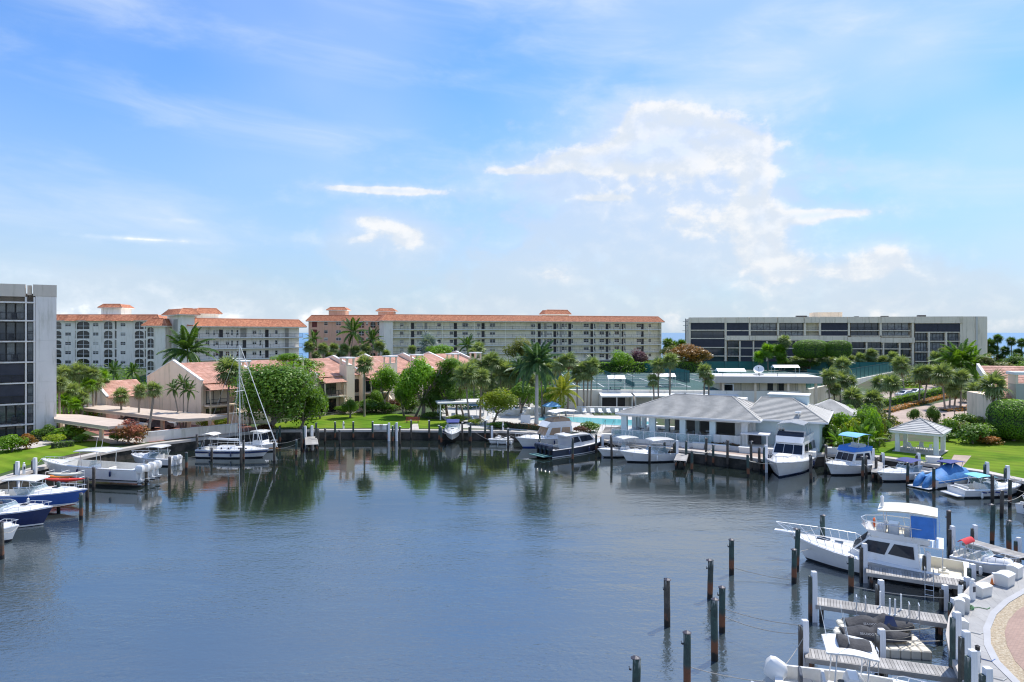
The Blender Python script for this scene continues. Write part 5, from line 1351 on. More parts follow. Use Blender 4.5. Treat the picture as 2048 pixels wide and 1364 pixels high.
def trunk_mesh(kind):
    mb = MB()
    if kind == 'sabal':
        pr = [(0, 1.35), (.04, 1.1), (.3, .95), (.7, .9), (1, .95)]; r = .16
    elif kind == 'royal':
        pr = [(0, 1.5), (.05, 1.25), (.3, 1.0), (.6, 1.05), (1, .72)]; r = .26
    else:
        pr = [(0, 1.7), (.05, 1.15), (.4, .85), (1, .62)]; r = .15
    n = 9; rs = []
    for k in range(13):
        s = k/12
        for (a, ra), (b, rb) in zip(pr[:-1], pr[1:]):
            if a <= s <= b: rr = r*(ra+(rb-ra)*(s-a)/(b-a))
        rr *= 1+.04*(k % 2)
        rs.append([(rr*math.cos(6.2832*j/n), rr*math.sin(6.2832*j/n), s) for j in range(n)])
    mb.loft(rs, True, caps=True); return mb.mesh(kind+'_trunk', {'sabal': m_palmbark, 'royal': m_royalbark}.get(kind, m_palmbark), smooth=True)
TRK = {k: trunk_mesh(k) for k in ('sabal', 'royal', 'coco')}
_b = MB(); _b.lathe([(.12, -.75), (.24, -.5), (.27, -.2), (.20, .1), (.1, .25)], n=9); BOOT = _b.mesh('palm_boots', m_boot, smooth=True)
_b = MB(); _b.lathe([(.19, -1.7), (.24, -1.4), (.20, -.7), (.13, .1)], n=9); SHAFT = _b.mesh('crownshaft', m_shaft, smooth=True)
def joined_fans(n=30):
    mb = MB()
    for i in range(n):
        el = R(86-140*(i/n)**.95); az = i*2.39996+rnd.uniform(-.3, .3); M = Matrix.Rotation(az, 4, 'Z') @ Matrix.Rotation(-el, 4, 'Y')
        f = FANS[i % 3]
        at = [d.value for d in f.attributes['v'].data]
        b = len(mb.v); mb.v.extend([tuple(M @ v.co) for v in f.vertices])
        for p in f.polygons: mb.f.append([b+k for k in p.vertices]); mb.m.append(0); mb.a.append(at[p.index])
    return mb.mesh('fan_crown', L_sabal)
FANCROWN = [joined_fans(34), joined_fans(30)]
def palm(x, yb, cx, cy, r, kind, label, base=None, mt=None, nf=None, group=None, joined=False, boot=True):
    """palm: foot and crown centre from the photo, crown radius r in photo px"""
    B = base or GT(x, yb); D = B.y; t = thing({'sabal': 'fan_palm', 'royal': 'royal_palm', 'coco': 'coconut_palm', 'gold': 'feather_palm', 'silver': 'fan_palm', 'small': 'feather_palm'}[kind], label, 'palm', B, 0, group)
    top = Vector((XD(cx, D)-B.x, rnd.uniform(-.15, .15), ZD(cy, D)-B.z)); rr = r*D/F*(1.32 if kind == 'sabal' and not joined else 1.22)
    fan = kind in ('sabal', 'silver')
    hgt_ = top.z-(.15*rr if fan else .1*rr)
    tk = 'sabal' if fan else 'royal' if kind == 'royal' else 'coco'
    o = link('trunk', TRK[tk], t)
    # lean: shear the trunk towards the crown
    q = Vector((top.x, top.y, hgt_)); o.rotation_mode = 'QUATERNION'; o.rotation_quaternion = q.to_track_quat('Z', 'Y')
    k = .8 if kind in ('small', 'gold') else 1.0
    o.scale = (k, k, q.length); 
    sc = rr/1.55 if fan else rr/2.55
    if joined:
        f = link('crown', rnd.choice(FANCROWN), t, top, (0, 0, rnd.uniform(0, 6.28)), sc)
        if mt: omat(f, mt)
        return t
    if fan and boot: link('boots', BOOT, t, top+Vector((0, 0, -.25*rr)), None, (max(.8, sc*.95),)*2+(max(.8, sc),))
    if kind == 'royal': link('crownshaft', SHAFT, t, top+Vector((0, 0, -.2)), None, (1.0, 1.0, 1.0))
    n = int(nf*1.25) if (nf and fan) else nf or (28 if fan else 17)
    for i in range(n):
        s = i/(n-1); el = (86-142*s**.95 if fan else 74-105*s**1.1)+rnd.uniform(-9, 9); az = i*2.39996+rnd.uniform(-.35, .35)
        me = rnd.choice(FANS[:2] if s < .6 else FANS[1:]) if kind == 'sabal' else rnd.choice(FEATH_S) if kind == 'silver' else (FEATH_R if kind == 'royal' else FEATH_G if kind == 'gold' else FEATH)[0 if s < .35 else 1 if s < .75 else 2]
        f = link('frond', me, t, top, (0, -R(el), az), sc*rnd.uniform(.85, 1.12))
        if mt: omat(f, mt)
        elif kind == 'silver': omat(f, L_silver)
        elif fan and s > .90 and rnd.random() < .6: omat(f, L_dead)
    return t
# ------------------------------------------------------------------ planting
# palms round the grey tower and the carports
palm(120, 862, 119, 769, 17, 'sabal', 'fan palm standing right at the corner of the pale tower wall')
palm(32, 868, 39, 783, 27, 'coco', 'feathery palm with drooping fronds in front of the tower balconies', mt=L_green)
palm(54, 870, 56, 842, 17, 'small', 'small low feathery palm at the foot of the grey tower', nf=13, mt=L_green)
palm(244, 856, 242, 791, 17, 'sabal', 'fan palm rising in front of both carport roofs, leftmost of the three', nf=20)
palm(276, 864, 279, 783, 15, 'sabal', 'fan palm rising in front of the carports, middle one of the three', nf=20)
palm(295, 882, 309, 779, 17, 'sabal', 'leaning fan palm nearest the seawall in front of the carports', nf=20)
for i, (x, y) in enumerate(((347, 778), (367, 767), (378, 780))):
    palm(363+i*4, 842, x, y, 17, 'small', f'slim feathery palm against the tan gable wall, {ORD[i]} of three from the left', nf=12, group='slim palms by the gable wall', base=Vector((XD(363+i*4, 101), 101, GZ)))
for i, (x, y, b, r) in enumerate(sorted(((131, 747, 852, 19), (157, 744, 850, 19), (184, 748, 848, 19), (193, 764, 846, 17), (143, 781, 855, 18), (165, 795, 856, 16), (176, 770, 850, 17), (205, 752, 838, 16), (126, 800, 858, 14), (152, 808, 858, 15)), key=lambda q: q[0])):
    palm(x+rnd.uniform(-4, 6), b, x, y, r, 'sabal', f'fan palm in the dense clump between tower and carports, {ORD[i]} from the left', nf=16, group='palms clumped beside the tower', mt=L_sabal if i % 3 else L_bright)
palm(228, 790, 228, 742, 20, 'coco', 'feathery palm before the white block, left of the two', base=Vector((XD(228, 150), 150, GZ)), nf=13)
palm(265, 790, 265, 744, 18, 'coco', 'feathery palm before the white block, right of the two', base=Vector((XD(265, 150), 150, GZ)), nf=13)
palm(372, 790, 375, 702, 44, 'coco', 'tall coconut palm with a wide crown rising behind the tan gable', base=Vector((XD(372, 142), 142, GZ)), nf=22)
palm(456, 838, 457, 742, 27, 'sabal', 'fan palm with a brown skirt of dead leaves beside the sailboat mast', nf=26, base=Vector((XD(456, 104), 104, GZ)))
palm(729, 813, 729, 729, 19, 'sabal', 'single fan palm standing in front of a townhouse chimney', base=Vector((XD(729, 118.5), 118.5, GZ)))
# palms before the salmon and cream blocks
def far(x, D): return Vector((XD(x, D), D, hgt(XD(x, D), D)))
palm(698, 717, 706, 664, 28, 'coco', 'tall coconut palm leaning before the salmon block', base=far(698, 200), nf=15)
palm(745, 716, 744, 680, 22, 'coco', 'coconut palm before the arched windows of the salmon block', base=far(745, 200), nf=14)
palm(627, 716, 627, 678, 17, 'coco', 'dark coconut palm at the left end of the salmon block', base=far(627, 200), nf=13)
for i, (x, y, r) in enumerate(sorted(((618, 694, 13), (646, 698, 13), (668, 697, 12), (690, 699, 13), (711, 703, 13), (733, 699, 13), (759, 693, 13), (634, 712, 11), (660, 714, 11), (682, 712, 11), (724, 713, 11), (772, 708, 10)), key=lambda q: q[0])):
    palm(x, 720, x+rnd.uniform(-1, 1), y, r, 'sabal', f'round fan palm in the row before the salmon block, {ORD[i]} from the left', base=far(x, 196+rnd.uniform(-6, 8)), group='fan palms before the salmon block', joined=True)
palm(855, 716, 856, 690, 20, 'silver', 'silvery blue fan palm before the cream galleries', base=far(855, 200), nf=20, boot=False)
palm(824, 716, 824, 699, 10, 'sabal', 'small fan palm before the left galleries of the cream block', base=far(824, 200), joined=True)
palm(935, 716, 935, 690, 20, 'coco', 'coconut palm before the middle galleries of the cream block', base=far(935, 195), nf=14)
palm(957, 716, 957, 697, 15, 'sabal', 'dark fan palm right of the coconut palm before the cream block', base=far(957, 190), joined=True)
palm(948, 716, 947, 708, 13, 'sabal', 'low fan palm between two taller palms before the cream block', base=far(948, 188), joined=True)
# royal palm by the pool
palm(1073, 848, 1074, 726, 42, 'royal', 'tall royal palm with a smooth pale trunk beside the pool', nf=32)
palm(1132, 832, 1124, 783, 34, 'gold', 'yellow-green arching palm beside the pool', nf=18)
palm(1040, 790, 1040, 735, 26, 'coco', 'dark palm with hanging dead fronds just left of the royal palm', base=far(1040, 130), nf=18, mt=L_royal)
for i, (x, b, cx, cy, r) in enumerate(sorted(((1122, 794, 1119, 729, 17), (1136, 794, 1137, 722, 18), (1155, 795, 1154, 749, 16), (1168, 797, 1167, 741, 19), (1181, 796, 1184, 731, 18), (1174, 797, 1176, 748, 15)), key=lambda q: q[2])):
    palm(x, b, cx, cy, r, 'sabal', f'fan palm with brown boots rising over the cabanas, {ORD[i]} from the left', base=Vector((XD(x, 126.5), 126.5, GZ)), nf=20, group='fan palms over the cabanas')
for i, (x, cx, cy, r) in enumerate(sorted(((1317, 1316, 731, 16), (1339, 1341, 722, 17), (1310, 1306, 760, 14), (1407, 1409, 743, 16), (1417, 1418, 758, 13)), key=lambda q: q[1])):
    palm(x, 790, cx, cy, r, 'sabal', f'fan palm standing behind the clubhouse roof, {ORD[i]} from the left', base=Vector((XD(x, 124), 124, GZ)), nf=20, group='fan palms behind the clubhouse roof')
for i, (x, b, cx, cy, r) in enumerate(sorted(((939, 846, 931, 752, 27), (927, 832, 908, 757, 20), (960, 842, 963, 757, 20), (988, 800, 988, 757, 22), (1014, 790, 1017, 748, 26), (982, 770, 982, 726, 22), (966, 775, 966, 742, 19), (1028, 780, 1027, 755, 18), (1002, 775, 1001, 735, 18), (948, 780, 948, 735, 19), (1045, 785, 1046, 742, 19), (1058, 790, 1058, 762, 17), (975, 790, 975, 768, 18), (1098, 780, 1100, 738, 19)), key=lambda q: q[2])):
    palm(x, b, cx, cy, r, 'sabal', f'shaggy fan palm in the group left of the royal palm, {ORD[i]} from the left', nf=22, group='fan palms left of the royal palm', base=None if b > 795 else Vector((XD(x, 134), 134, GZ)))
# palms along the drive
for i, (x, b, cx, cy, r) in enumerate(sorted(((1711, 840, 1705, 796, 24), (1741, 838, 1744, 800, 24), (1659, 814, 1658, 754, 19), (1669, 808, 1668, 776, 15), (1681, 806, 1681, 760, 19), (1690, 800, 1684, 731, 20), (1698, 806, 1699, 766, 16), (1758, 800, 1759, 766, 17),
        (1777.6, 848, 1783, 768, 20), (1808, 776, 1801, 731, 19), (1838, 805, 1840, 747, 18), (1847, 806, 1856, 747, 17), (1890, 819, 1884, 750, 22), (1899, 816, 1902, 775, 16), (1921, 816, 1922, 756, 20), (1947, 841, 1949, 781, 21), (1940, 806, 1938, 787, 16), (1980, 874, 1987, 771, 28), (1976, 848, 1972, 775, 20), (1909, 812, 1911, 784, 14)), key=lambda q: q[2])):
    palm(x, b, cx, cy, r, 'sabal', f'fan palm with brown boots along the drive, {ORD[i]} from the left', nf=22, group='fan palms along the drive')
for i, (x, y, r) in enumerate(((1905, 728, 34), (1923, 718, 36), (1942, 730, 32))):
    palm(x, 757, x, y, r, 'coco', f'big feathery palm over the drive before the beige block, {ORD[i]} from the left', base=far(x, 158), nf=18, mt=L_green, group='feathery palms by the drive')
FB = sorted(((1569, 683, 14), (1536, 702, 16), (1559, 701, 15), (1518, 714, 13), (1563, 717, 13), (1619, 719, 13), (1646, 715, 14), (1743, 709, 13), (1767, 724, 14), (1786, 715, 13), (1741, 722, 12), (1873, 716, 15), (1888, 706, 12), (1895, 712, 12), (1590, 722, 11), (1605, 727, 11), (1662, 724, 12), (1702, 721, 12), (1722, 717, 13)))
for i, (x, y, r) in enumerate(FB):
    palm(x, 727, x, y, r, 'sabal', f'fan palm before the beige block, {ORD[i]} from the left', base=far(x, 196 if x < 1800 else 190), group='fan palms before the beige block', joined=True, mt=L_bright if 1510 < x < 1565 else None)
for i, (x, y, r) in enumerate(sorted(((1977, 694, 20), (1995, 682, 14), (2023, 687, 14), (2043, 690, 14), (1988, 705, 16), (2010, 706, 15), (2035, 712, 16), (1972, 712, 15), (2000, 722, 15)), key=lambda q: q[0])):
    palm(x, 726, x, y-4, r*.72, 'sabal', f'dark palm against the sea at the right, {ORD[i]} from the left', base=far(x, 215), group='palms against the sea', joined=True, mt=L_coco)
for i, (x, y, r) in enumerate(((1336, 688, 13), (1349, 692, 11), (1363, 689, 11))):
    palm(x, 705, x, y, r, 'sabal', f'dark fan palm in the gap between the far blocks, {ORD[i]} from the left', base=far(x, 215), group='palms in the gap', joined=True, mt=L_dark)

# broadleaf trees
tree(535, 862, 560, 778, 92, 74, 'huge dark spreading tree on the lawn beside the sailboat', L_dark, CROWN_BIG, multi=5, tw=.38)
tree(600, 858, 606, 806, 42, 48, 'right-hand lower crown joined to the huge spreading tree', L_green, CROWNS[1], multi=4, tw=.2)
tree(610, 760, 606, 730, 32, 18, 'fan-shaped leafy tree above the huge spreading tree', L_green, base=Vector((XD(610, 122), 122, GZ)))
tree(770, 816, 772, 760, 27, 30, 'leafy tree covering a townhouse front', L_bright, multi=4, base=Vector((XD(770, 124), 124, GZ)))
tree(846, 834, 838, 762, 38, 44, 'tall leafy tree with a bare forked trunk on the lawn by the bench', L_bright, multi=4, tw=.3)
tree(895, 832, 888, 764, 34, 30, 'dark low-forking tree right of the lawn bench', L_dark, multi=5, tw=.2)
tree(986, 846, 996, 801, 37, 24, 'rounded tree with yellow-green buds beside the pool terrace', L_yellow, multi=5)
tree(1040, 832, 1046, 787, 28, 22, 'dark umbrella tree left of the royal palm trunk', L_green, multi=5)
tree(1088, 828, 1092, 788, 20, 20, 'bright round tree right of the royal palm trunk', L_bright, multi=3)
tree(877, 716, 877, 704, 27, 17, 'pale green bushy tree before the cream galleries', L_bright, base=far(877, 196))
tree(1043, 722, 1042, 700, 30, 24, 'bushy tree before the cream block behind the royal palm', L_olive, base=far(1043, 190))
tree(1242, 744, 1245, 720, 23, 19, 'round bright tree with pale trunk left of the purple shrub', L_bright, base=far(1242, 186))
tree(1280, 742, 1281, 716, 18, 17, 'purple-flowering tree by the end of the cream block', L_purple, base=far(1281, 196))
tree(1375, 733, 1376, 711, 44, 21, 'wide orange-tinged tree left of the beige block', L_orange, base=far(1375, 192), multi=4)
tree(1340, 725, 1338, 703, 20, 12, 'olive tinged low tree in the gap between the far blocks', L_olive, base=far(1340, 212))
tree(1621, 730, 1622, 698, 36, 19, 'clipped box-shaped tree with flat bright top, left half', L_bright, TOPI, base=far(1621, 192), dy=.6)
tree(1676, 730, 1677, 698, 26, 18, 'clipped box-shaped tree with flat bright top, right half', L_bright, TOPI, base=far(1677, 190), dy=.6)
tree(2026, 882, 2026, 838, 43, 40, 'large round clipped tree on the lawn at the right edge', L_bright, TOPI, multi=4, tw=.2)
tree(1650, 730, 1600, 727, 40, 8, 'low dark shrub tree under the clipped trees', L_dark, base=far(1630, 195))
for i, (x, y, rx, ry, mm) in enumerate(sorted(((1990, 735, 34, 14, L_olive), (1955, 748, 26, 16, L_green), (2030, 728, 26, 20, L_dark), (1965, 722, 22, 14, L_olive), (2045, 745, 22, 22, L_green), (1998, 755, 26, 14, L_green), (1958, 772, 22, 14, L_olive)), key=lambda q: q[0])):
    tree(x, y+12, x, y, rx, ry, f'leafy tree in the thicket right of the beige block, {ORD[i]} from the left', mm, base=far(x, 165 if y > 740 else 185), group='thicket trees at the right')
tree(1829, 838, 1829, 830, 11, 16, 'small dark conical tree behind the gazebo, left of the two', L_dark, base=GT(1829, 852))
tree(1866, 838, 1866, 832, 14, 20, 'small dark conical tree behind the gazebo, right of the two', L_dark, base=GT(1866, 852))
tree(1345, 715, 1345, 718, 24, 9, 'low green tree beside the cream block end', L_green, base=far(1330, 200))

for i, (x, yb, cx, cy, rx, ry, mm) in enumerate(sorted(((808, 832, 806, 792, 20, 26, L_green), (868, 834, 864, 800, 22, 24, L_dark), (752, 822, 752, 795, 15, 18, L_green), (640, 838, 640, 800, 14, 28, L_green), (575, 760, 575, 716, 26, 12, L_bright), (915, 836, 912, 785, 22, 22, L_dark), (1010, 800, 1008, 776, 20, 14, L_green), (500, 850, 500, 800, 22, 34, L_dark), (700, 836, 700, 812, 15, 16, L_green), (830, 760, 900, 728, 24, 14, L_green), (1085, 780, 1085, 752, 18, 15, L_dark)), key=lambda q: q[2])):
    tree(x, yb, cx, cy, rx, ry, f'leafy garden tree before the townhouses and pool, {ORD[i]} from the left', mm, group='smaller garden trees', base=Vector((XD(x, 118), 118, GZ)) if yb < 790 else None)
# shrubs and hedges
for a_ in ((25, 904, 24, 17, 'round clipped green bush on the left lawn', L_bright), (52, 899, 17, 15, 'orange-tipped shrub beside the round bush', L_orange), (8, 898, 14, 12, 'dark shrub at the left edge of the lawn', L_dark),
           (96, 880, 16, 15, 'dark green shrub at the foot of the pale end wall', L_dark), (137, 880, 31, 13, 'bright flat-topped shrub before the small carport', L_bright), (112, 888, 17, 10, 'yellow-green low shrub by the path', L_yellow),
           (75, 878, 13, 9, 'small green shrub under the low palm', L_green), (165, 885, 16, 8, 'green low shrub by the carport post', L_green), (257, 888, 29, 24, 'tall rose-tinted shrub in front of the carports', L_rose), (235, 886, 14, 11, 'green shrub beside the rose-tinted one', L_green),
           (410, 857, 14, 14, 'bright shrub against the first townhouse', L_yellow), (442, 857, 14, 12, 'yellow-green shrub under the brown-skirted palm', L_yellow), (530, 864, 16, 8, 'dark red shrub at the foot of the huge tree', L_bronze), (690, 828, 20, 9, 'clipped round shrub by the townhouse path', L_green),
           (688, 820, 9, 8, 'dark shrub at the townhouse door', L_dark), (735, 825, 26, 13, 'dark green shrub bank before the townhouses', L_dark), (765, 826, 24, 11, 'green shrub bank left of the red-leaved plants', L_green), (788, 822, 12, 12, 'red-leaved shrub by the tan wing wall', L_bronze), (800, 820, 12, 13, 'yellow-green leafy plant by the tan wing wall', L_yellow),
           (822, 826, 18, 16, 'dark leafy plant left of the forked tree', L_dark), (880, 826, 22, 19, 'dense green shrub right of the forked tree', L_green), (862, 838, 16, 7, 'low hedge shrub behind the bench', L_dark), (918, 846, 22, 8, 'yellow-green low shrub behind the bow-on motorboat', L_yellow), (950, 850, 14, 6, 'yellow low shrub behind the far quay', L_yellow),
           (1000, 856, 22, 6, 'dark low shrub along the quay by the white board', L_dark), (1180, 866, 22, 11, 'green shrub by the garden steps', L_green), (1162, 868, 14, 8, 'bronze shrub left of the garden steps', L_bronze), (1238, 874, 9, 6, 'tiny green shrub by the clubhouse corner', L_green),
           (1515, 786, 27, 9, 'clipped yellow-green shrub behind the clubhouse roof', L_yellow), (1580, 796, 27, 17, 'rounded yellow-green shrub right behind the clubhouse roof', L_yellow), (1608, 790, 14, 15, 'palm-like shrub by the service yard', L_green),
           (1545, 892, 18, 12, 'bronze-red clipped shrub left of the flybridge yacht', L_bronze), (1536, 882, 16, 8, 'green shrub under the clubhouse awning', L_green)):
    bush(a_[0], a_[1], a_[2], a_[3], a_[4], a_[5], BUSHES[0] if a_[2] > 20 else None)
for i, (x, y, rx, ry, mm) in enumerate(sorted(((1640, 872, 11, 20, L_silver), (1662, 892, 17, 22, L_dark), (1685, 884, 19, 30, L_bright), (1705, 890, 20, 26, L_yellow), (1725, 888, 20, 34, L_green), (1745, 892, 18, 36, L_bright), (1758, 886, 16, 26, L_olive), (1700, 868, 22, 28, L_dark), (1735, 866, 20, 28, L_green), (1668, 904, 14, 9, L_bronze), (1715, 905, 16, 10, L_green), (1768, 880, 16, 20, L_dark), (1652, 862, 14, 22, L_dark)), key=lambda q: q[0])):
    bush(x, y, rx, ry, f'lush leafy plant in the bed between clubhouse and gazebo, {ORD[i]} from the left', mm, group='lush plants beside the gazebo')
for i, (x, y, r) in enumerate(sorted(((1675, 905, 24), (1698, 902, 26), (1722, 900, 28), (1742, 902, 24), (1688, 878, 24), (1712, 876, 26), (1738, 872, 26), (1758, 892, 20), (1664, 884, 18)), key=lambda q: q[0])):
    palm(x, y, x, y-r*.9, r, 'small', f'broad-leaved banana-like clump in the bed by the gazebo, {ORD[i]} from the left', nf=13, mt=L_bright if i % 2 else L_yellow, group='banana clumps beside the gazebo')
for i, (x, y, rx, ry, mm) in enumerate(sorted(((1945, 888, 27, 20, L_dark), (1965, 884, 25, 18, L_green), (1922, 874, 18, 15, L_olive), (1975, 888, 26, 8, L_flower), (1930, 862, 22, 18, L_green), (1960, 862, 22, 14, L_olive), (1900, 874, 18, 18, L_bright), (1895, 884, 14, 9, L_dark), (2000, 878, 20, 24, L_dark)), key=lambda q: q[0])):
    bush(x, y, rx, ry, f'shrub on the bank behind the gazebo, {ORD[i]} from the left', mm, group='shrubs on the bank')
def hp(*pp): return [GT(*p) for p in pp]
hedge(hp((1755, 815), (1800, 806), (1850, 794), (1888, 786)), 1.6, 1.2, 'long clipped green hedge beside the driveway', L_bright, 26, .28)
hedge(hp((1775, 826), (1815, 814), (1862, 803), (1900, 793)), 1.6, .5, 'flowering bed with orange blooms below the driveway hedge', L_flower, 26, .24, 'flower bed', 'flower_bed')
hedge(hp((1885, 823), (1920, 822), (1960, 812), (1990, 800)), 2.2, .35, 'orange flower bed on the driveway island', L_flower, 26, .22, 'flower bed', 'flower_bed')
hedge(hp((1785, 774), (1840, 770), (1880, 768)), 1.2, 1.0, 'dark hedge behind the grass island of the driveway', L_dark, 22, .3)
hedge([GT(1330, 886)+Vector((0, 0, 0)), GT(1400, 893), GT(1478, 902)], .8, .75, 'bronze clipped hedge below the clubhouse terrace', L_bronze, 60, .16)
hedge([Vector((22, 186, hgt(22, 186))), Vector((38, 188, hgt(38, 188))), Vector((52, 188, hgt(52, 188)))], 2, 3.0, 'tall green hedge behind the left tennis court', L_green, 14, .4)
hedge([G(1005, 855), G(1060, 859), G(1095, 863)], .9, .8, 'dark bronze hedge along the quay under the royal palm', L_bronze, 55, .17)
hedge([G(105, 897), G(146, 892)], 1.2, .7, 'oval clipped dark hedge on the left lawn', L_dark, 60, .15)
hedge([far(1290, 200), far(1330, 200)], 3, 3.0, 'green hedge bank at the right end of the cream block', L_green, 12, .45)
# massed undergrowth that reads as one green bank
def undergrowth(label, spots, mt, n=900, ls=.38):
    mb = MB()
    for (X, Y, rx, ry, rz, k) in spots:
        z = hgt(X, Y)
        for i in range(int(n*k)):
            d = rdir(); p = Vector((X+d.x*rx*rnd.uniform(.6, 1), Y+d.y*ry*rnd.uniform(.6, 1), z+max(-.1, (d.z*.5+.5)*rz*rnd.uniform(.7, 1.05))))
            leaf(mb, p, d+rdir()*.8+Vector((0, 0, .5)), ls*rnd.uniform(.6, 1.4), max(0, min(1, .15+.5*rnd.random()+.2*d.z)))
    o = mb.build('undergrowth', mt); return tag(o, label, 'undergrowth', kind='stuff')
S1 = []
for i in range(34): x = 600+rnd.uniform(0, 720); D = rnd.uniform(180, 200); S1.append((XD(x, D), D, rnd.uniform(3, 6), 2.5, rnd.uniform(1.2, 3.2), .30))
undergrowth('mixed green shrubs massed below the far cream and salmon blocks', S1, L_green)
S2 = []
for i in range(54): x = 115+rnd.uniform(0, 190); D = rnd.uniform(122, 190); S2.append((XD(x, D), D, rnd.uniform(3, 5), 3, rnd.uniform(2, 5.0), .34))
for i in range(12): x = 118+rnd.uniform(0, 75); D = rnd.uniform(104, 118); S2.append((XD(x, D), D, rnd.uniform(1.5, 3), 2, rnd.uniform(1.2, 3.), .28))
undergrowth('dense bright shrubs massed between the grey tower and the white block', S2, L_bright)
S3 = []
for i in range(40): x = 1650+rnd.uniform(0, 130); D = rnd.uniform(100, 120); S3.append((XD(x, D), D, rnd.uniform(1, 2.5), 1.5, rnd.uniform(.6, 1.8), .18))
for i in range(40): x = 1780+rnd.uniform(0, 320); D = rnd.uniform(150, 200); S3.append((XD(x, D), D, rnd.uniform(2, 5), 2.5, rnd.uniform(1, 2.6), .28))
for i in range(30): x = 1890+rnd.uniform(0, 200); D = rnd.uniform(92, 110); S3.append((XD(x, D), D, rnd.uniform(1, 2.5), 1.5, rnd.uniform(.6, 1.4), .22))
undergrowth('mixed shrubs massed along the drive and the right bank', S3, L_olive)
S4 = []
for i in range(46): x = 870+rnd.uniform(0, 260); D = rnd.uniform(128, 170); S4.append((XD(x, D), D, rnd.uniform(2, 4), 2.5, rnd.uniform(2, 5.5), .30))
undergrowth('dark shrubs massed behind the palms left of the pool', S4, L_dark)
S5 = []
for i in range(30): x = 1430+rnd.uniform(0, 420); D = rnd.uniform(200, 206); S5.append((XD(x, D), D, rnd.uniform(2, 4), 1.5, rnd.uniform(.8, 2.0), .2))
undergrowth('low shrubs massed at the foot of the beige block', S5, L_dark)
# ------------------------------------------------------------------ boats
m_gel = mat('white_gelcoat', (.80, .79, .77), .22, .04, .8, coat=.4, stain=((.66, .63, .56), 1.1, .56, .80))
m_gel_w = mat('cream_gelcoat', (.78, .73, .60), .3, .03, .8, coat=.3)
m_navy = mat('navy_hull_paint', (.012, .022, .085), .15, .05, .8, coat=.5)
m_blueh = mat('blue_hull_paint', (.035, .10, .36), .18, .05, .8, coat=.5)
m_charc = mat('charcoal_hull_paint', (.045, .055, .085), .18, .05, .8, coat=.5)
m_bottom = mat('dark_bottom_paint', (.012, .013, .02), .6, .2, 1)
m_bottom_b = mat('blue_bottom_paint', (.02, .06, .35), .6, .15, 1)
m_bottom_r = mat('red_bottom_paint', (.34, .09, .06), .6, .15, 1)
m_alu = mat('polished_tube', (.72, .73, .74), .25, .05, 1, metal=.6)
m_teak = mat('pale_deck_nonskid', (.70, .69, .65), .7, .06, 2)
m_bglass = mat('tinted_boat_glass', (.012, .018, .032), .08, .1, 1, spec=.35)
m_tblue = mat('royal_blue_canvas', (.05, .20, .58), .7, .1, 2, .2, 6)
m_taqua = mat('aqua_canvas', (.16, .52, .60), .7, .08, 2, .2, 6)
m_tlight = mat('sky_blue_canvas', (.15, .42, .68), .7, .08, 2, .2, 6)
m_tnavy = mat('navy_canvas', (.03, .045, .20), .75, .1, 2, .2, 6)
m_ttan = mat('tan_canvas', (.44, .29, .18), .8, .1, 2, .2, 6)
m_tred = mat('red_canvas', (.55, .03, .04), .75, .1, 2, .2, 6)
m_tblack = mat('charcoal_cover_cloth', (.045, .045, .05), .8, .25, 2.5, .8, 6)
m_cover_blue = mat('blue_boat_cover', (.05, .20, .46), .7, .15, 1.5, .8, 4)
m_seat = mat('vinyl_seat', (.70, .68, .64), .5, .06, 1)
m_seat_d = mat('dark_vinyl_seat', (.05, .06, .08), .5, .1, 1)
m_black = mat('black_rubber', (.015, .015, .017), .5, .1, 2)
m_clear = net_mat('clear_windscreen', (.30, .42, .45), .45)
MATS['clear_windscreen'] = m_clear

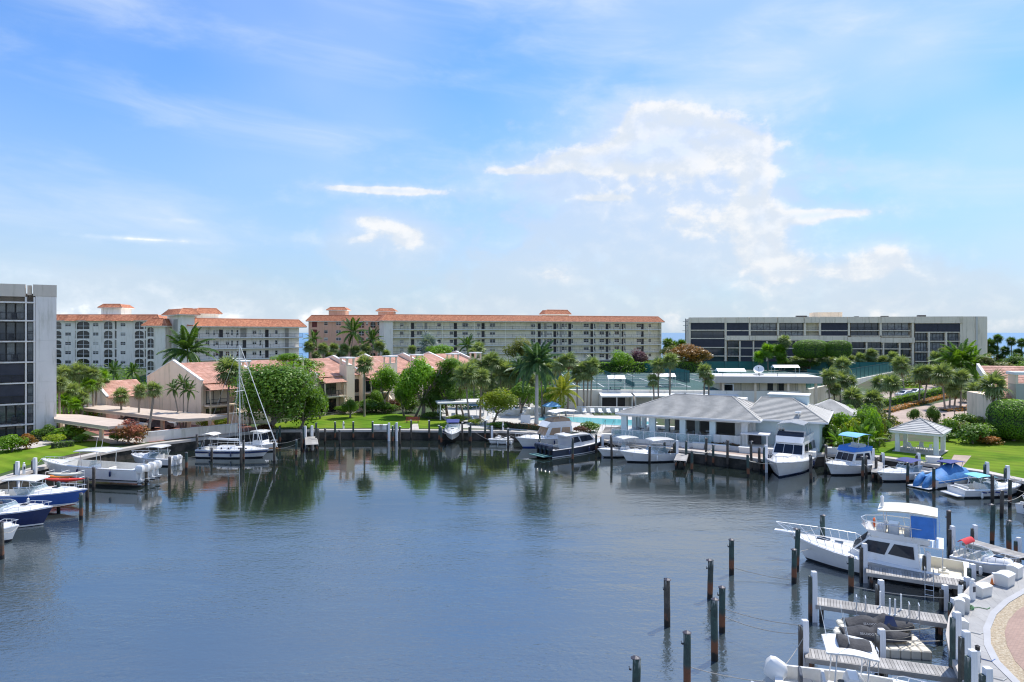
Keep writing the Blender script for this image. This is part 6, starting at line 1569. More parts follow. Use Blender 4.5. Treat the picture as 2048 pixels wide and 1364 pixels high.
BOATS, PILES = [], []
class Boat:
    def __init__(s, label, bow, stern, beam, lift=0., name='motor_boat', draft=.35, freeb=None):
        B, S = G(*bow), G(*stern); d = B-S; d.z = 0; s.L = d.length; s.B = beam
        c = (B+S)/2; s.t = thing(name, label, 'boat', (c.x, c.y, lift), math.atan2(d.y, d.x))
        BOATS.append((s, label)); s.bow3 = Vector((B.x, B.y, bow[2]-.05)); s.stern3 = Vector((S.x, S.y, stern[2]-.05))
        s.fb, s.fs = (bow[2]-lift, stern[2]-lift); s.lift = lift; s.draft = draft
    def sheer(s, k): return s.fs+(s.fb-s.fs)*(k**2.2)
    def half(s, k):
        b = s.B/2
        if k < .4: return b*(.93+.07*math.sin(k/.4*math.pi/2))
        return b*max(0., 1-((k-.4)/.6)**2.5)
    def X(s, k, f=1.): return -s.L/2+s.L*k-(1-f)*s.L*.13*k**3     # f: 0 at keel .. 1 at the sheer
    def hull(s, top, bottom=None, boot=None, well=(.04, .5), floor=.30, deckm=None, gun=.17, wellm=None):
        N = 15; rs = []
        for i in range(N):
            k = i/(N-1); h = s.half(k); z = s.sheer(k)
            wl = h*(.90-.42*k**2.5); ch = h*(.80-.5*k**2)
            dr = -s.draft*(1-.85*k**4)
            pr = [(h, z, 1.), (h*1.02, z-.10, .97), ((h*.55+wl*.45)*1.02, z*.55+.04, .6), (wl*1.01, .16, .22), (wl, .04, .15), (ch, dr*.5, .06), (0, dr, 0.)]
            pr = pr+[(-y, zz, f) for y, zz, f in pr[-2::-1]]
            rs.append([(s.X(k, f), y, zz) for y, zz, f in pr])
        a = MB(); n = len(rs[0])
        for i in range(N-1):
            for j in range(n-1):
                m = 0; jj = min(j, n-2-j)
                if jj == 3: m = 1
                elif jj >= 4: m = 2
                a.quad(rs[i][j], rs[i][j+1], rs[i+1][j+1], rs[i+1][j], m)
        a.poly(rs[0][::1], 0)
        o = a.build('hull', [top, boot or m_bottom, bottom or m_bottom], s.t, angle=28)
        # rub rail
        r = MB()
        for sy in (-1, 1): r.tube([(s.X(i/14)*1.0, sy*s.half(i/14)*1.025, s.sheer(i/14)-.06) for i in range(15)], .035, 5)
        r.build('rub_rail', m_alu if top is not m_charc else m_black, s.t)
        # fenders hung along the sides
        for k in (.22, .52):
            for sy in (-1, 1):
                f = MB(); h = s.half(k)*1.03+.11; zt = s.sheer(k)-.25; f.lathe([(.02, .05), (.10, 0), (.11, -.12), (.11, -.42), (.07, -.52)], (s.X(k), sy*h, zt), 8); f.cyl((s.X(k), sy*h, zt), (s.X(k), sy*(h-.14), zt+.27), .012, n=4); f.build('fender', m_white if s.L < 9 else m_navy, s.t)
        # deck with a sunken cockpit
        d = MB(); w0, w1 = well; K = [0]+[w0+(w1-w0)*i/6 for i in range(7)]+[w1+(1-w1)*i/8 for i in range(1, 9)]
        for a0, a1 in zip(K[:-1], K[1:]):
            h0, h1, z0, z1 = s.half(a0), s.half(a1), s.sheer(a0), s.sheer(a1); x0, x1 = s.X(a0), s.X(a1)
            if w0-.001 <= a0 and a1 <= w1+.001:
                for sy in (-1, 1):
                    i0, i1 = sy*(h0-gun), sy*(h1-gun)
                    d.quad((x0, sy*h0, z0), (x1, sy*h1, z1), (x1, i1, z1+.02), (x0, i0, z0+.02)); d.quad((x0, i0, z0+.02), (x1, i1, z1+.02), (x1, i1, floor), (x0, i0, floor), 1)
                d.quad((x0, -(h0-gun), floor), (x1, -(h1-gun), floor), (x1, h1-gun, floor), (x0, h0-gun, floor), 1)
            else:
                cr = .05*s.B/2
                d.quad((x0, -h0, z0), (x1, -h1, z1), (x1, 0, z1+cr*(h1 > .05)), (x0, 0, z0+cr)); d.quad((x0, 0, z0+cr), (x1, 0, z1+cr*(h1 > .05)), (x1, h1, z1), (x0, h0, z0))
        for k in well:
            h, z, x = s.half(k)-gun, s.sheer(k), s.X(k); d.quad((x, -h, floor), (x, h, floor), (x, h, z+.03), (x, -h, z+.03), 1)
        d.build('deck', [deckm or m_gel, wellm or m_teak], s.t)
        return s
    def part(s, name, mb, m, **kw): return mb.build(name, m, s.t, **kw)
    def house(s, name, k0, k1, w0, w1, z1, m, rf=.5, rr=.15, top=.86, wins=None, z0=None, shield=True, wz=(.35, .88), gl=None):
        """deckhouse between stations k0 (aft) and k1 (front) with raked ends, dark side windows and windscreen"""
        x0, x1 = s.X(k0), s.X(k1); zb = (s.sheer((k0+k1)/2)-.06) if z0 is None else z0; H = z1-zb
        a = MB(); bt = [(x0, -w0, zb), (x1, -w1, zb), (x1, w1, zb), (x0, w0, zb)]
        tp = [(x0+rr, -w0*top, z1), (x1-rf, -w1*top, z1), (x1-rf, w1*top, z1), (x0+rr, w0*top, z1)]
        a.loft([bt, [((b[0]+t[0])/2, (b[1]+t[1])/2*1.02, (b[2]+t[2])/2) for b, t in zip(bt, tp)], tp], True)
        cx, cy = (tp[0][0]+tp[1][0])/2, 0
        a.add(tp+[(cx, 0, z1+.06)], ((0, 1, 4), (1, 2, 4), (2, 3, 4), (3, 0, 4)))
        o = s.part(name, a, m, angle=35)
        def P(u, v, sy):
            w = w0+(w1-w0)*u; bx, tx = x0+(x1-x0)*u, x0+rr+(x1-rf-x0-rr)*u
            return Vector((bx+(tx-bx)*v, sy*(w*(1+(top-1)*v)*1.03+.012), zb+H*v))
        for u0, u1 in (wins or []):
            for sy in (-1, 1):
                w = MB(); w.poly([P(u0, wz[0], sy), P(u1, wz[0]+.06, sy), P(u1-.02, wz[1], sy), P(u0+.02, wz[1], sy)]); w.build('side_window', gl or m_bglass, o)
        if shield:
            for y0, y1 in ((-.94, -.34), (-.31, .31), (.34, .94)):
                f = lambda y, v: Vector((x1-rf*v+.015, y*w1*(1+(top-1)*v), zb+H*v))
                w = MB(); w.poly([f(y0, wz[0]), f(y1, wz[0]), f(y1, wz[1]), f(y0, wz[1])]); w.build('windscreen', gl or m_bglass, o)
        return o
    def rail(s, k0, k1, h=.5, name='bow_rail', inset=.07, n=9, pulpit=0.):
        a = MB()
        for sy in (-1, 1):
            P = []
            for i in range(n):
                k = k0+(k1-k0)*i/(n-1); P.append(Vector((s.X(k)+pulpit*(i/(n-1))**3, sy*max(.04, s.half(k)-inset), s.sheer(k)+h*min(1, .35+i*.35))))
            a.tube(P, .022, 5)
            for i in range(1, n, 1 if s.L > 9 else 2): q = P[i].copy(); k = k0+(k1-k0)*i/(n-1); a.cyl((s.X(k)-.05, q.y, s.sheer(k)), q, .016, n=5)
        s.part(name, a, m_alu)
    def hardtop(s, k0, k1, w, z, m=None, th=.09, legs=True, name='hardtop', zl=None, curve=.10, legm=None):
        x0, x1 = s.X(k0), s.X(k1); a = MB(); rs = []
        for i in range(7):
            u = i/6; x = x0+(x1-x0)*u; e = .92 if i in (0, 6) else 1.0; zz = z+curve*math.sin(u*math.pi)-.05*u
            rs.append([(x, -w*e, zz), (x, -w*e*.6, zz+th*.6), (x, w*e*.6, zz+th*.6), (x, w*e, zz), (x, w*e*.96, zz-th), (x, -w*e*.96, zz-th)])
        a.loft(rs, True, caps=True); o = s.part(name, a, m or m_gel, angle=40)
        if legs:
            for u in (.18, .80):
                for sy in (-1, 1):
                    b = MB(); x = x0+(x1-x0)*u; zb = zl if zl is not None else s.sheer((k0+k1)/2)
                    b.tube([(x-.12, sy*w*.72, zb), (x, sy*w*.74, (zb+z)/2), (x+.05, sy*w*.86, z-th)], .03, 6); b.build('support', legm or m_alu, o)
        return o
    def bimini(s, k0, k1, w, z, m):
        return s.hardtop(k0, k1, w, z, m, th=.03, name='bimini', curve=.16)
    def outboards(s, n, m=None, sc=1.0, gap=.72, tilt=0., dz=0.):
        x = -s.L/2-.12
        for i in range(n):
            y = (i-(n-1)/2)*gap*sc; zb = s.fs*.72+dz
            o = thing_part('outboard_motor', s.t, (x, y, zb), (0, R(tilt), 0), sc)
            c = MB(); rs = []
            for z, w, l0, l1 in ((.0, .17, -.30, .24), (.12, .22, -.40, .30), (.40, .24, -.44, .32), (.58, .21, -.40, .26), (.68, .12, -.28, .14)):
                rs.append([(l0, -w*.7, z), (l0*.6, -w, z), (l1*.6, -w, z), (l1, -w*.6, z), (l1, w*.6, z), (l1*.6, w, z), (l0*.6, w, z), (l0, w*.7, z)])
            c.loft(rs, True, caps=True); c.build('cowl', m or m_gel, o, angle=35)
            l = MB(); l.loft([[(-.16, -.07, z), (.13, -.06, z), (.13, .06, z), (-.16, .07, z)] for z in (.0, -.5)], True); l.loft([[(-.20, -.05, z), (.10, -.04, z), (.10, .04, z), (-.20, .05, z)] for z in (-.5, -1.0)], True, caps=True); l.box(-.45, .12, -.14, .14, -.62, -.58); l.build('leg', m_black if m is not m_gel else m_alu, o)
            p = MB(); p.cyl((-.34, 0, -.86), (.2, 0, -.86), .08, .05, 8); p.build('gearcase', m_black, o)
        return s
    def console(s, k, w=.5, z1=1.35, floor=.30, m=None):
        x = s.X(k); a = MB(); a.loft([[(x-.45, -w, floor), (x+.55, -w, floor), (x+.55, w, floor), (x-.45, w, floor)], [(x-.40, -w, z1*.75), (x+.42, -w, z1*.75), (x+.42, w, z1*.75), (x-.40, w, z1*.75)], [(x-.25, -w*.9, z1), (x+.12, -w*.9, z1), (x+.12, w*.9, z1), (x-.25, w*.9, z1)]], True, caps=True)
        o = s.part('console', a, m or m_gel, angle=35)
        b = MB(); b.quad((x+.45, -w, z1*.78), (x+.45, w, z1*.78), (x+.16, w*.88, z1+.42), (x+.16, -w*.88, z1+.42)); b.build('windscreen', m_clear, o)
        b = MB(); b.lathe([(.17, 0), (.19, .02), (.17, .04)], (x-.48, 0, z1*.72), 10); b.build('wheel', m_black, o)
    def seat(s, k, w, z0, m=None, back=.45, name='seat', dx=.5):
        x = s.X(k); a = MB(); a.bbox(x-dx/2, x+dx/2, -w, w, z0, z0+.42, .05); a.bbox(x-dx/2-.10, x-dx/2+.04, -w, w, z0+.30, z0+.42+back, .04); s.part(name, a, m or m_seat)
    def cabin_top(s, k0, k1, w, h, m=None):
        a = MB(); rs = []
        for i in range(8):
            k = k0+(k1-k0)*i/7; hw = min(w, s.half(k)*.78); z = s.sheer(k); u = math.sin(min(1, .25+(1-i/7)*1.1)*math.pi/2); hh = h*u if i < 7 else .02
            rs.append([(s.X(k), -hw, z-.03), (s.X(k), -hw*.8, z+hh*.85), (s.X(k), 0, z+hh), (s.X(k), hw*.8, z+hh*.85), (s.X(k), hw, z-.03)])
        a.loft(rs); s.part('cabin_top', a, m or m_gel, smooth=True)
        b = MB(); k = k0+(k1-k0)*.5; b.bbox(s.X(k)-.25, s.X(k)+.25, -.25, .25, s.sheer(k)+h*.75, s.sheer(k)+h+.03, .03); s.part('deck_hatch', b, m_bglass)
    def antenna(s, k, y, z0, z1): a = MB(); x = s.X(k); a.cyl((x, y, z0), (x-.3, y, z1), .022, .008, 5); s.part('antenna', a, m_white)
    def platform(s, l=.8, z=.25, m=None):
        a = MB(); a.bbox(-s.L/2-l, -s.L/2+.05, -s.B*.44, s.B*.44, z-.08, z, .04); s.part('swim_platform', a, m or m_gel)
def thing_part(name, par, loc, rot, sc):
    o = bpy.data.objects.new(name, None); COL.objects.link(o); o.parent = par; o.location = loc; o.rotation_euler = rot; o.scale = (sc,)*3; return o

def centre_console(label, bow, stern, beam, hullm, nout, om=None, lift=0., bottom=None, topm=None, ztop=2.35, boot=None):
    b = Boat(label, bow, stern, beam, lift); b.hull(hullm, bottom, boot, well=(.05, .72))
    b.console(.48); b.seat(.34, .55, .30, m_seat); b.seat(.80 if False else .64, .45, .30, m_seat, .1, 'bow_seat')
    b.hardtop(.30, .60, b.B*.40, ztop, topm, zl=.32); b.outboards(nout, om, min(1.2, b.L/8.5)); b.rail(.72, .97, .22)
    b.antenna(.45, .4, ztop, ztop+1.6); b.antenna(.45, -.4, ztop, ztop+1.6)
    return b
def express(label, bow, stern, beam, hullm, topkind, nout=0, om=None, lift=0., bottom=None, boot=None, topm=None, z=1.0, name='motor_boat'):
    b = Boat(label, bow, stern, beam, lift, name); b.hull(hullm, bottom, boot, well=(.05, .46))
    b.cabin_top(.47, .90, b.B*.36, .34); zt = b.sheer(.5)
    # wrap windscreen
    a = MB(); w = b.B*.40; x = b.X(.56); pts = [(x-1.5*z, -w*1.05), (x-.4*z, -w*1.0), (x+.25*z, -w*.55), (x+.35*z, 0), (x+.25*z, w*.55), (x-.4*z, w), (x-1.5*z, w*1.05)]
    a.loft([[(p[0], p[1], zt+.0) for p in pts], [(p[0]-.45*z, p[1]*.9, zt+.62*z) for p in pts]]); o = b.part('windscreen', a, m_clear)
    f = MB(); f.tube([(p[0]-.45*z, p[1]*.9, zt+.62*z) for p in pts], .03, 5)
    for p in pts: f.cyl((p[0], p[1], zt), (p[0]-.45*z, p[1]*.9, zt+.62*z), .022, n=5)
    f.build('frame', m_alu, o)
    b.seat(.40, w*.85, .30); b.seat(.12, w*.9, .30, back=.3)
    if topkind == 'hard': b.hardtop(.22, .55, w*1.02, zt+1.25*z, topm, zl=zt)
    elif topkind == 'bimini': b.bimini(.22, .52, w*.98, zt+1.05*z, topm)
    if nout: b.outboards(nout, om, min(1.15, b.L/7.5))
    else: b.platform()
    b.rail(.55, .985, .38); return b

# left quay
b = centre_console('big white centre console on a lift with four white outboards beside the left lawn', (82, 917, 2.3), (294, 934, 1.85), 3.4, m_gel, 4, m_gel, .55, m_gel, ztop=2.95)
b = express('small motor boat with hard top tucked behind the big white centre console', (262, 907, 1.2), (352, 915, .9), 2.6, m_gel, 'hard', 2, m_gel)
b = express('royal blue hulled cruiser on a lift with white hard top at the left edge', (175, 977, 1.95), (-25, 986, 1.65), 2.9, m_blueh, 'hard', 0, None, .55, m_bottom_r, m_gel)
b = express('navy blue hulled cruiser with steel bow rail at the left edge', (106, 1012, 1.55), (-75, 1022, 1.25), 2.8, m_navy, 'none', 0, None, 0., m_bottom, m_gel)
b = express('white bow of a small boat peeping in at the lower left edge', (38, 1049, 1.25), (-95, 1060, 1.0), 2.3, m_gel, 'none')
# far quay: sailing boat
def sail_boat():
    b = Boat('white sailing yacht with navy stripe and bare mast at the far quay', (541, 897, 1.15), (402, 896, 1.05), 2.9, 0, 'sailing_boat', .5)
    b.hull(m_gel, m_bottom, m_bottom, well=(.06, .26), floor=.5); b.cabin_top(.28, .80, .95, .42)
    s = MB()
    for sy in (-1, 1):
        for i in range(14):
            k0, k1 = i/14*.97, (i+1)/14*.97; s.quad((b.X(k0), sy*(b.half(k0)*1.03+.006), b.sheer(k0)-.42), (b.X(k1), sy*(b.half(k1)*1.03+.006), b.sheer(k1)-.42), (b.X(k1), sy*(b.half(k1)*1.035+.01), b.sheer(k1)-.18), (b.X(k0), sy*(b.half(k0)*1.035+.01), b.sheer(k0)-.18))
    b.part('navy_stripe', s, m_navy)
    mx = b.X(.56); top = ZD(690, 87.6)
    a = MB(); a.cyl((mx, 0, 1.2), (mx, 0, top), .085, .055, 8); b.part('mast', a, m_alu)
    for z, w in ((ZD(782, 87.6), 1.2), (ZD(717, 87.6), 0.9)):
        a = MB(); a.cyl((mx, -w, z), (mx, w, z), .035, n=5); o = b.part('spreader', a, m_white); 
    a = MB(); a.cyl((mx, 0, 2.1), (b.X(.10), 0, 2.25), .07, n=7); a.cyl((mx-.1, 0, 2.22), (b.X(.12), 0, 2.36), .13, .09, 8); b.part('boom', a, m_white)
    a = MB(); a.cyl((b.X(1.0)+.9, 0, 1.35), (mx+.1, 0, top-.2), .06, .04, 6); b.part('furled_headsail', a, m_white)
    a = MB(); a.cyl((b.X(.88), 0, 1.3), (mx+.1, 0, top*.72), .05, .035, 6); b.part('furled_staysail', a, m_white)
    for sy in (-1, 1):
        for k in (.45, .56, .66): a = MB(); a.cyl((b.X(k), sy*b.half(k)*.95, 1.1), (mx, sy*.05, top*.97 if k == .56 else top*.68), .014, n=4); b.part('shroud', a, m_alu)
    a = MB(); a.cyl((b.X(0), 0, 1.1), (mx, 0, top), .014, n=4); b.part('backstay', a, m_alu)
    a = MB(); a.box(b.X(.98), b.X(1)+1.0, -.12, .12, b.fb-.02, b.fb+.08); b.part('bowsprit', a, mat('varnished_teak', (.30, .15, .06), .4, .15, 3))
    b.rail(.02, .98, .55, 'lifeline', n=11); b.bimini(.06, .24, 1.0, 2.9, m_white)
    for u in (.35, .45, .6, .7):
        for sy in (-1, 1): a = MB(); a.cyl((b.X(u), sy*.90, b.sheer(u)+.18), (b.X(u), sy*.97, b.sheer(u)+.18), .10, n=8); b.part('port_light', a, m_bglass)
sail_boat()
b = Boat('small white pilothouse boat moored behind the sailing yacht', (556, 886, 1.15), (488, 886, .95), 2.5); b.hull(m_gel, well=(.05, .35)); b.house('pilothouse', .36, .66, .85, .8, 2.6, m_gel, .35, .1, .9, [(.1, .5), (.55, .92)]); b.hardtop(.30, .70, 1.05, 2.7, legs=False); b.rail(.66, .98, .4)
b = express('bow-on white runabout on a lift with dark bimini at the far quay', (903, 868, 1.75), (908, 848, 1.6), 2.45, m_gel, 'bimini', 0, None, .75, m_gel, m_gel, m_tnavy)
# two low white craft on floats
for i, (x, y) in enumerate(((992, 878), (1010, 879))):
    b = Boat(['low white dinghy on a float, left of the two', 'low white dinghy on a float, right of the two'][i], (x-16, y, .75), (x+12, y-2, .7), 1.5, .25, 'dinghy'); b.hull(m_gel, m_gel, m_gel, well=(.08, .7), floor=.22, gun=.25); b.seat(.3, .4, .22, back=.2)
def sedan():
    b = Boat('white sedan cruiser with tan canvas flybridge and blue waterline', (1031, 874, 1.55), (1160, 870, 1.1), 3.7); b.hull(m_gel, m_bottom_b, m_bottom_b, well=(.04, .2))
    b.cabin_top(.62, .92, 1.1, .35); b.house('deckhouse', .2, .64, 1.5, 1.3, 2.75, m_gel, .9, .1, .88, [(.08, .45), (.48, .88)], gl=m_ttan, wz=(.28, .92))
    a = MB(); a.loft([[(b.X(.22), -1.35, 2.75), (b.X(.60), -1.15, 2.75), (b.X(.60), 1.15, 2.75), (b.X(.22), 1.35, 2.75)], [(b.X(.22), -1.4, 3.45), (b.X(.53), -1.2, 3.45), (b.X(.53), 1.2, 3.45), (b.X(.22), 1.4, 3.45)]], True); b.part('flybridge', a, m_gel)
    a = MB(); a.loft([[(b.X(.23), -1.36, 3.45), (b.X(.50), -1.2, 3.45), (b.X(.50), 1.2, 3.45), (b.X(.23), 1.36, 3.45)], [(b.X(.24), -1.1, 3.85), (b.X(.47), -1.0, 3.80), (b.X(.47), 1.0, 3.80), (b.X(.24), 1.1, 3.85)]], True, caps=True); b.part('canvas_cover', a, m_ttan)
    b.hardtop(.10, .46, 1.35, 4.75, m_canvas_w, .04, zl=3.4, name='bimini', curve=.2); b.rail(.55, 1.0, .5)
sedan()
def grey_cruiser():
    b = Boat('charcoal and silver cruiser with four black outboards on a swim platform', (1219, 873, 1.55), (1090, 898, 1.0), 3.4); b.hull(m_charc, m_bottom, m_gel, well=(.05, .30))
    b.house('deckhouse', .30, .74, 1.45, 1.0, 2.5, mat('silver_gelcoat', (.50, .52, .56), .2, .03, 1, coat=.5), 1.5, -.3, .86, [(.05, .36), (.40, .93)]); b.hardtop(.22, .56, 1.3, 2.55, m_gel, legs=False)
    a = MB(); a.box(b.X(.34), b.X(.46), -.7, .7, 2.70, 2.73); b.part('sunroof', a, m_bglass); b.seat(.14, 1.2, .35, m_seat_d)
    b.platform(1.5, .35, mat('sea_green_teak', (.10, .22, .20), .7, .1, 2)); b.outboards(4, m_charc, 1.15, .72, dz=.25); b.rail(.62, .99, .4)
grey_cruiser()
b = centre_console('white centre console with dark seats beside the charcoal cruiser', (1195, 897, 1.2), (1300, 894, .9), 2.7, m_gel, 2, m_charc, ztop=2.4)
b = express('white cruiser with domed hard top moored bow-out before the clubhouse', (1240, 901, 1.45), (1368, 902, 1.0), 3.1, m_gel, 'hard', 2, m_gel, z=1.25)
def flybridge_yacht():
    b = Boat('large white flybridge yacht bow-on beside the clubhouse', (1552, 925, 1.9), (1604, 896, 1.3), 5.0, 0, 'motor_yacht', .6); b.hull(m_gel, m_navy, m_navy, well=(.04, .16))
    b.cabin_top(.58, .92, 1.5, .45); b.house('deckhouse', .14, .62, 2.1, 1.75, 3.1, m_gel, 1.5, .1, .88, [(.05, .30), (.33, .62), (.65, .92)])
    a = MB(); a.loft([[(b.X(.10), -1.9, 3.1), (b.X(.54), -1.5, 3.1), (b.X(.54), 1.5, 3.1), (b.X(.10), 1.9, 3.1)], [(b.X(.10), -1.95, 3.95), (b.X(.50), -1.6, 3.75), (b.X(.50), 1.6, 3.75), (b.X(.10), 1.95, 3.95)]], True); b.part('flybridge', a, m_gel)
    a = MB(); a.loft([[(b.X(.50), y, 3.75) for y in (-1.5, -.8, 0, .8, 1.5)], [(b.X(.46), y*.95, 4.25) for y in (-1.5, -.8, 0, .8, 1.5)]]); b.part('flybridge_windscreen', a, m_bglass)
    b.seat(.30, 1.2, 3.15, m_seat); a = MB()
    for k in (.16, .26, .36, .46): a.tube([(b.X(k), -1.75, 3.7), (b.X(k)+.2, -1.5, 5.1), (b.X(k)+.2, 0, 5.35), (b.X(k)+.2, 1.5, 5.1), (b.X(k), 1.75, 3.7)], .03, 5)
    b.part('canopy_frame', a, m_alu); a = MB(); rs = [[(b.X(k)+.2, -1.45, 5.14), (b.X(k)+.2, 0, 5.39), (b.X(k)+.2, 1.45, 5.14)] for k in (.16, .26, .36, .46)]; a.loft(rs); b.part('canopy', a, net_mat('grey_mesh_canopy', (.4, .42, .45), .55))
    a = MB(); a.cyl((b.X(.16), 0, 5.3), (b.X(.16), 0, 6.0), .06, n=6); a.bbox(b.X(.16)-.5, b.X(.16)+.5, -.3, .3, 6.0, 6.2, .05); b.part('radar', a, m_gel)
    b.rail(.45, 1.0, .65); a = MB(); a.bbox(b.X(.70), b.X(.70)+.7, -1.75, -1.2, b.sheer(.7), b.sheer(.7)+.45, .05); b.part('deck_box', a, m_seat_d)
    a = MB(); a.bbox(b.X(.66), b.X(.80), -.8, .7, b.sheer(.7)+.36, b.sheer(.7)+.55, .06); b.part('sun_pad', a, m_seat)
flybridge_yacht()
b = express('white bowrider cradled behind the flybridge yacht stern', (1660, 905, 1.0), (1625, 893, .9), 2.2, m_gel, 'none')
def blue_fly():
    b = Boat('white cabin cruiser with light blue bimini and royal blue bridge canvas', (1653, 926, 1.45), (1738, 921, 1.0), 3.5); b.hull(m_gel, m_bottom, well=(.04, .22))
    b.cabin_top(.60, .90, 1.0, .3); b.house('deckhouse', .20, .64, 1.45, 1.15, 2.45, m_gel, .8, .1, .88, [(.1, .42), (.47, .9)])
    a = MB(); a.loft([[(b.X(.18), -1.3, 2.48), (b.X(.56), -1.1, 2.48), (b.X(.56), 1.1, 2.48), (b.X(.18), 1.3, 2.48)], [(b.X(.18), -1.35, 2.98), (b.X(.50), -1.15, 2.98), (b.X(.50), 1.15, 2.98), (b.X(.18), 1.35, 2.98)]], True); b.part('bridge_canvas', a, m_tblue)
    b.hardtop(.14, .52, 1.25, 4.2, m_tlight, .03, zl=2.6, name='bimini', curve=.22); b.rail(.55, .99, .4); b.seat(.3, .9, 2.5, m_seat, .3)
blue_fly()
b = express('white cuddy cruiser with navy bimini moored bow-out by the gazebo', (1754, 943, 1.15), (1860, 936, .9), 2.7, m_gel, 'bimini', 0, topm=m_tnavy)
def covered():
    b = Boat('motor boat under a bright blue fitted cover with two covered outboards', (1962, 937, 1.15), (1853, 958, .85), 2.6); b.hull(m_gel, m_bottom, well=(.05, .5))
    a = MB(); rs = []
    for i in range(9):
        u = i/8; k = .01+.97*u; h = b.half(k)*1.05; z = b.sheer(k); pk = z+(.25+1.15*math.exp(-((u-.42)/.22)**2))
        rs.append([(b.X(k), -h, z-.25), (b.X(k), -h*.98, z+.04), (b.X(k), -h*.45, z+(pk-z)*.72), (b.X(k), 0, pk), (b.X(k), h*.45, z+(pk-z)*.72), (b.X(k), h*.98, z+.04), (b.X(k), h, z-.25)])
    a.loft(rs, caps=False); a.poly(rs[0]); b.part('boat_cover', a, m_cover_blue, smooth=True)
    for y in (-.5, .45):
        a = MB(); rs = [[(x, y-.28*w, z0), (x, y-.3*w, z0+.4*h), (x, y, z0+.62*h), (x, y+.3*w, z0+.4*h), (x, y+.28*w, z0)] for x, w, h, z0 in ((-b.L/2-1.3, .5, .5, .1), (-b.L/2-.9, 1, 1.0, .25), (-b.L/2-.4, 1, 1.5, .5), (-b.L/2+.1, .8, 1.3, .75))]
        a.loft(rs, True, caps=True); b.part('outboard_cover', a, m_cover_blue, smooth=True)
    b.hardtop(.30, .58, .8, 2.35, m_tnavy, .05, zl=1.2, name='folded_top'); b.platform(1.4, .18)
covered()
def bowrider():
    b = express('white sport bowrider with aqua bimini moored stern-out at the right quay', (2046, 966, 1.1), (1912, 975, .8), 2.6, m_gel, 'bimini', 0, topm=m_taqua)
    a = MB()
    for sy in (-1, 1):
        for i in range(4):
            k0, k1 = .22+.10*i, .30+.10*i; a.quad((b.X(k0), sy*(b.half(k0)*1.0+.02), .52+.03*(i % 2)), (b.X(k1), sy*(b.half(k1)*1.0+.02), .46), (b.X(k1)+.06, sy*(b.half(k1)*1.01+.025), .58), (b.X(k0)+.1, sy*(b.half(k0)*1.01+.025), .66))
    b.part('hull_graphic', a, m_tnavy)
bowrider()
b = express('dark outboard stern of a boat at the right edge', (2130, 1000, 1.0), (2055, 1012, .8), 2.3, m_gel, 'none', 1, m_charc)

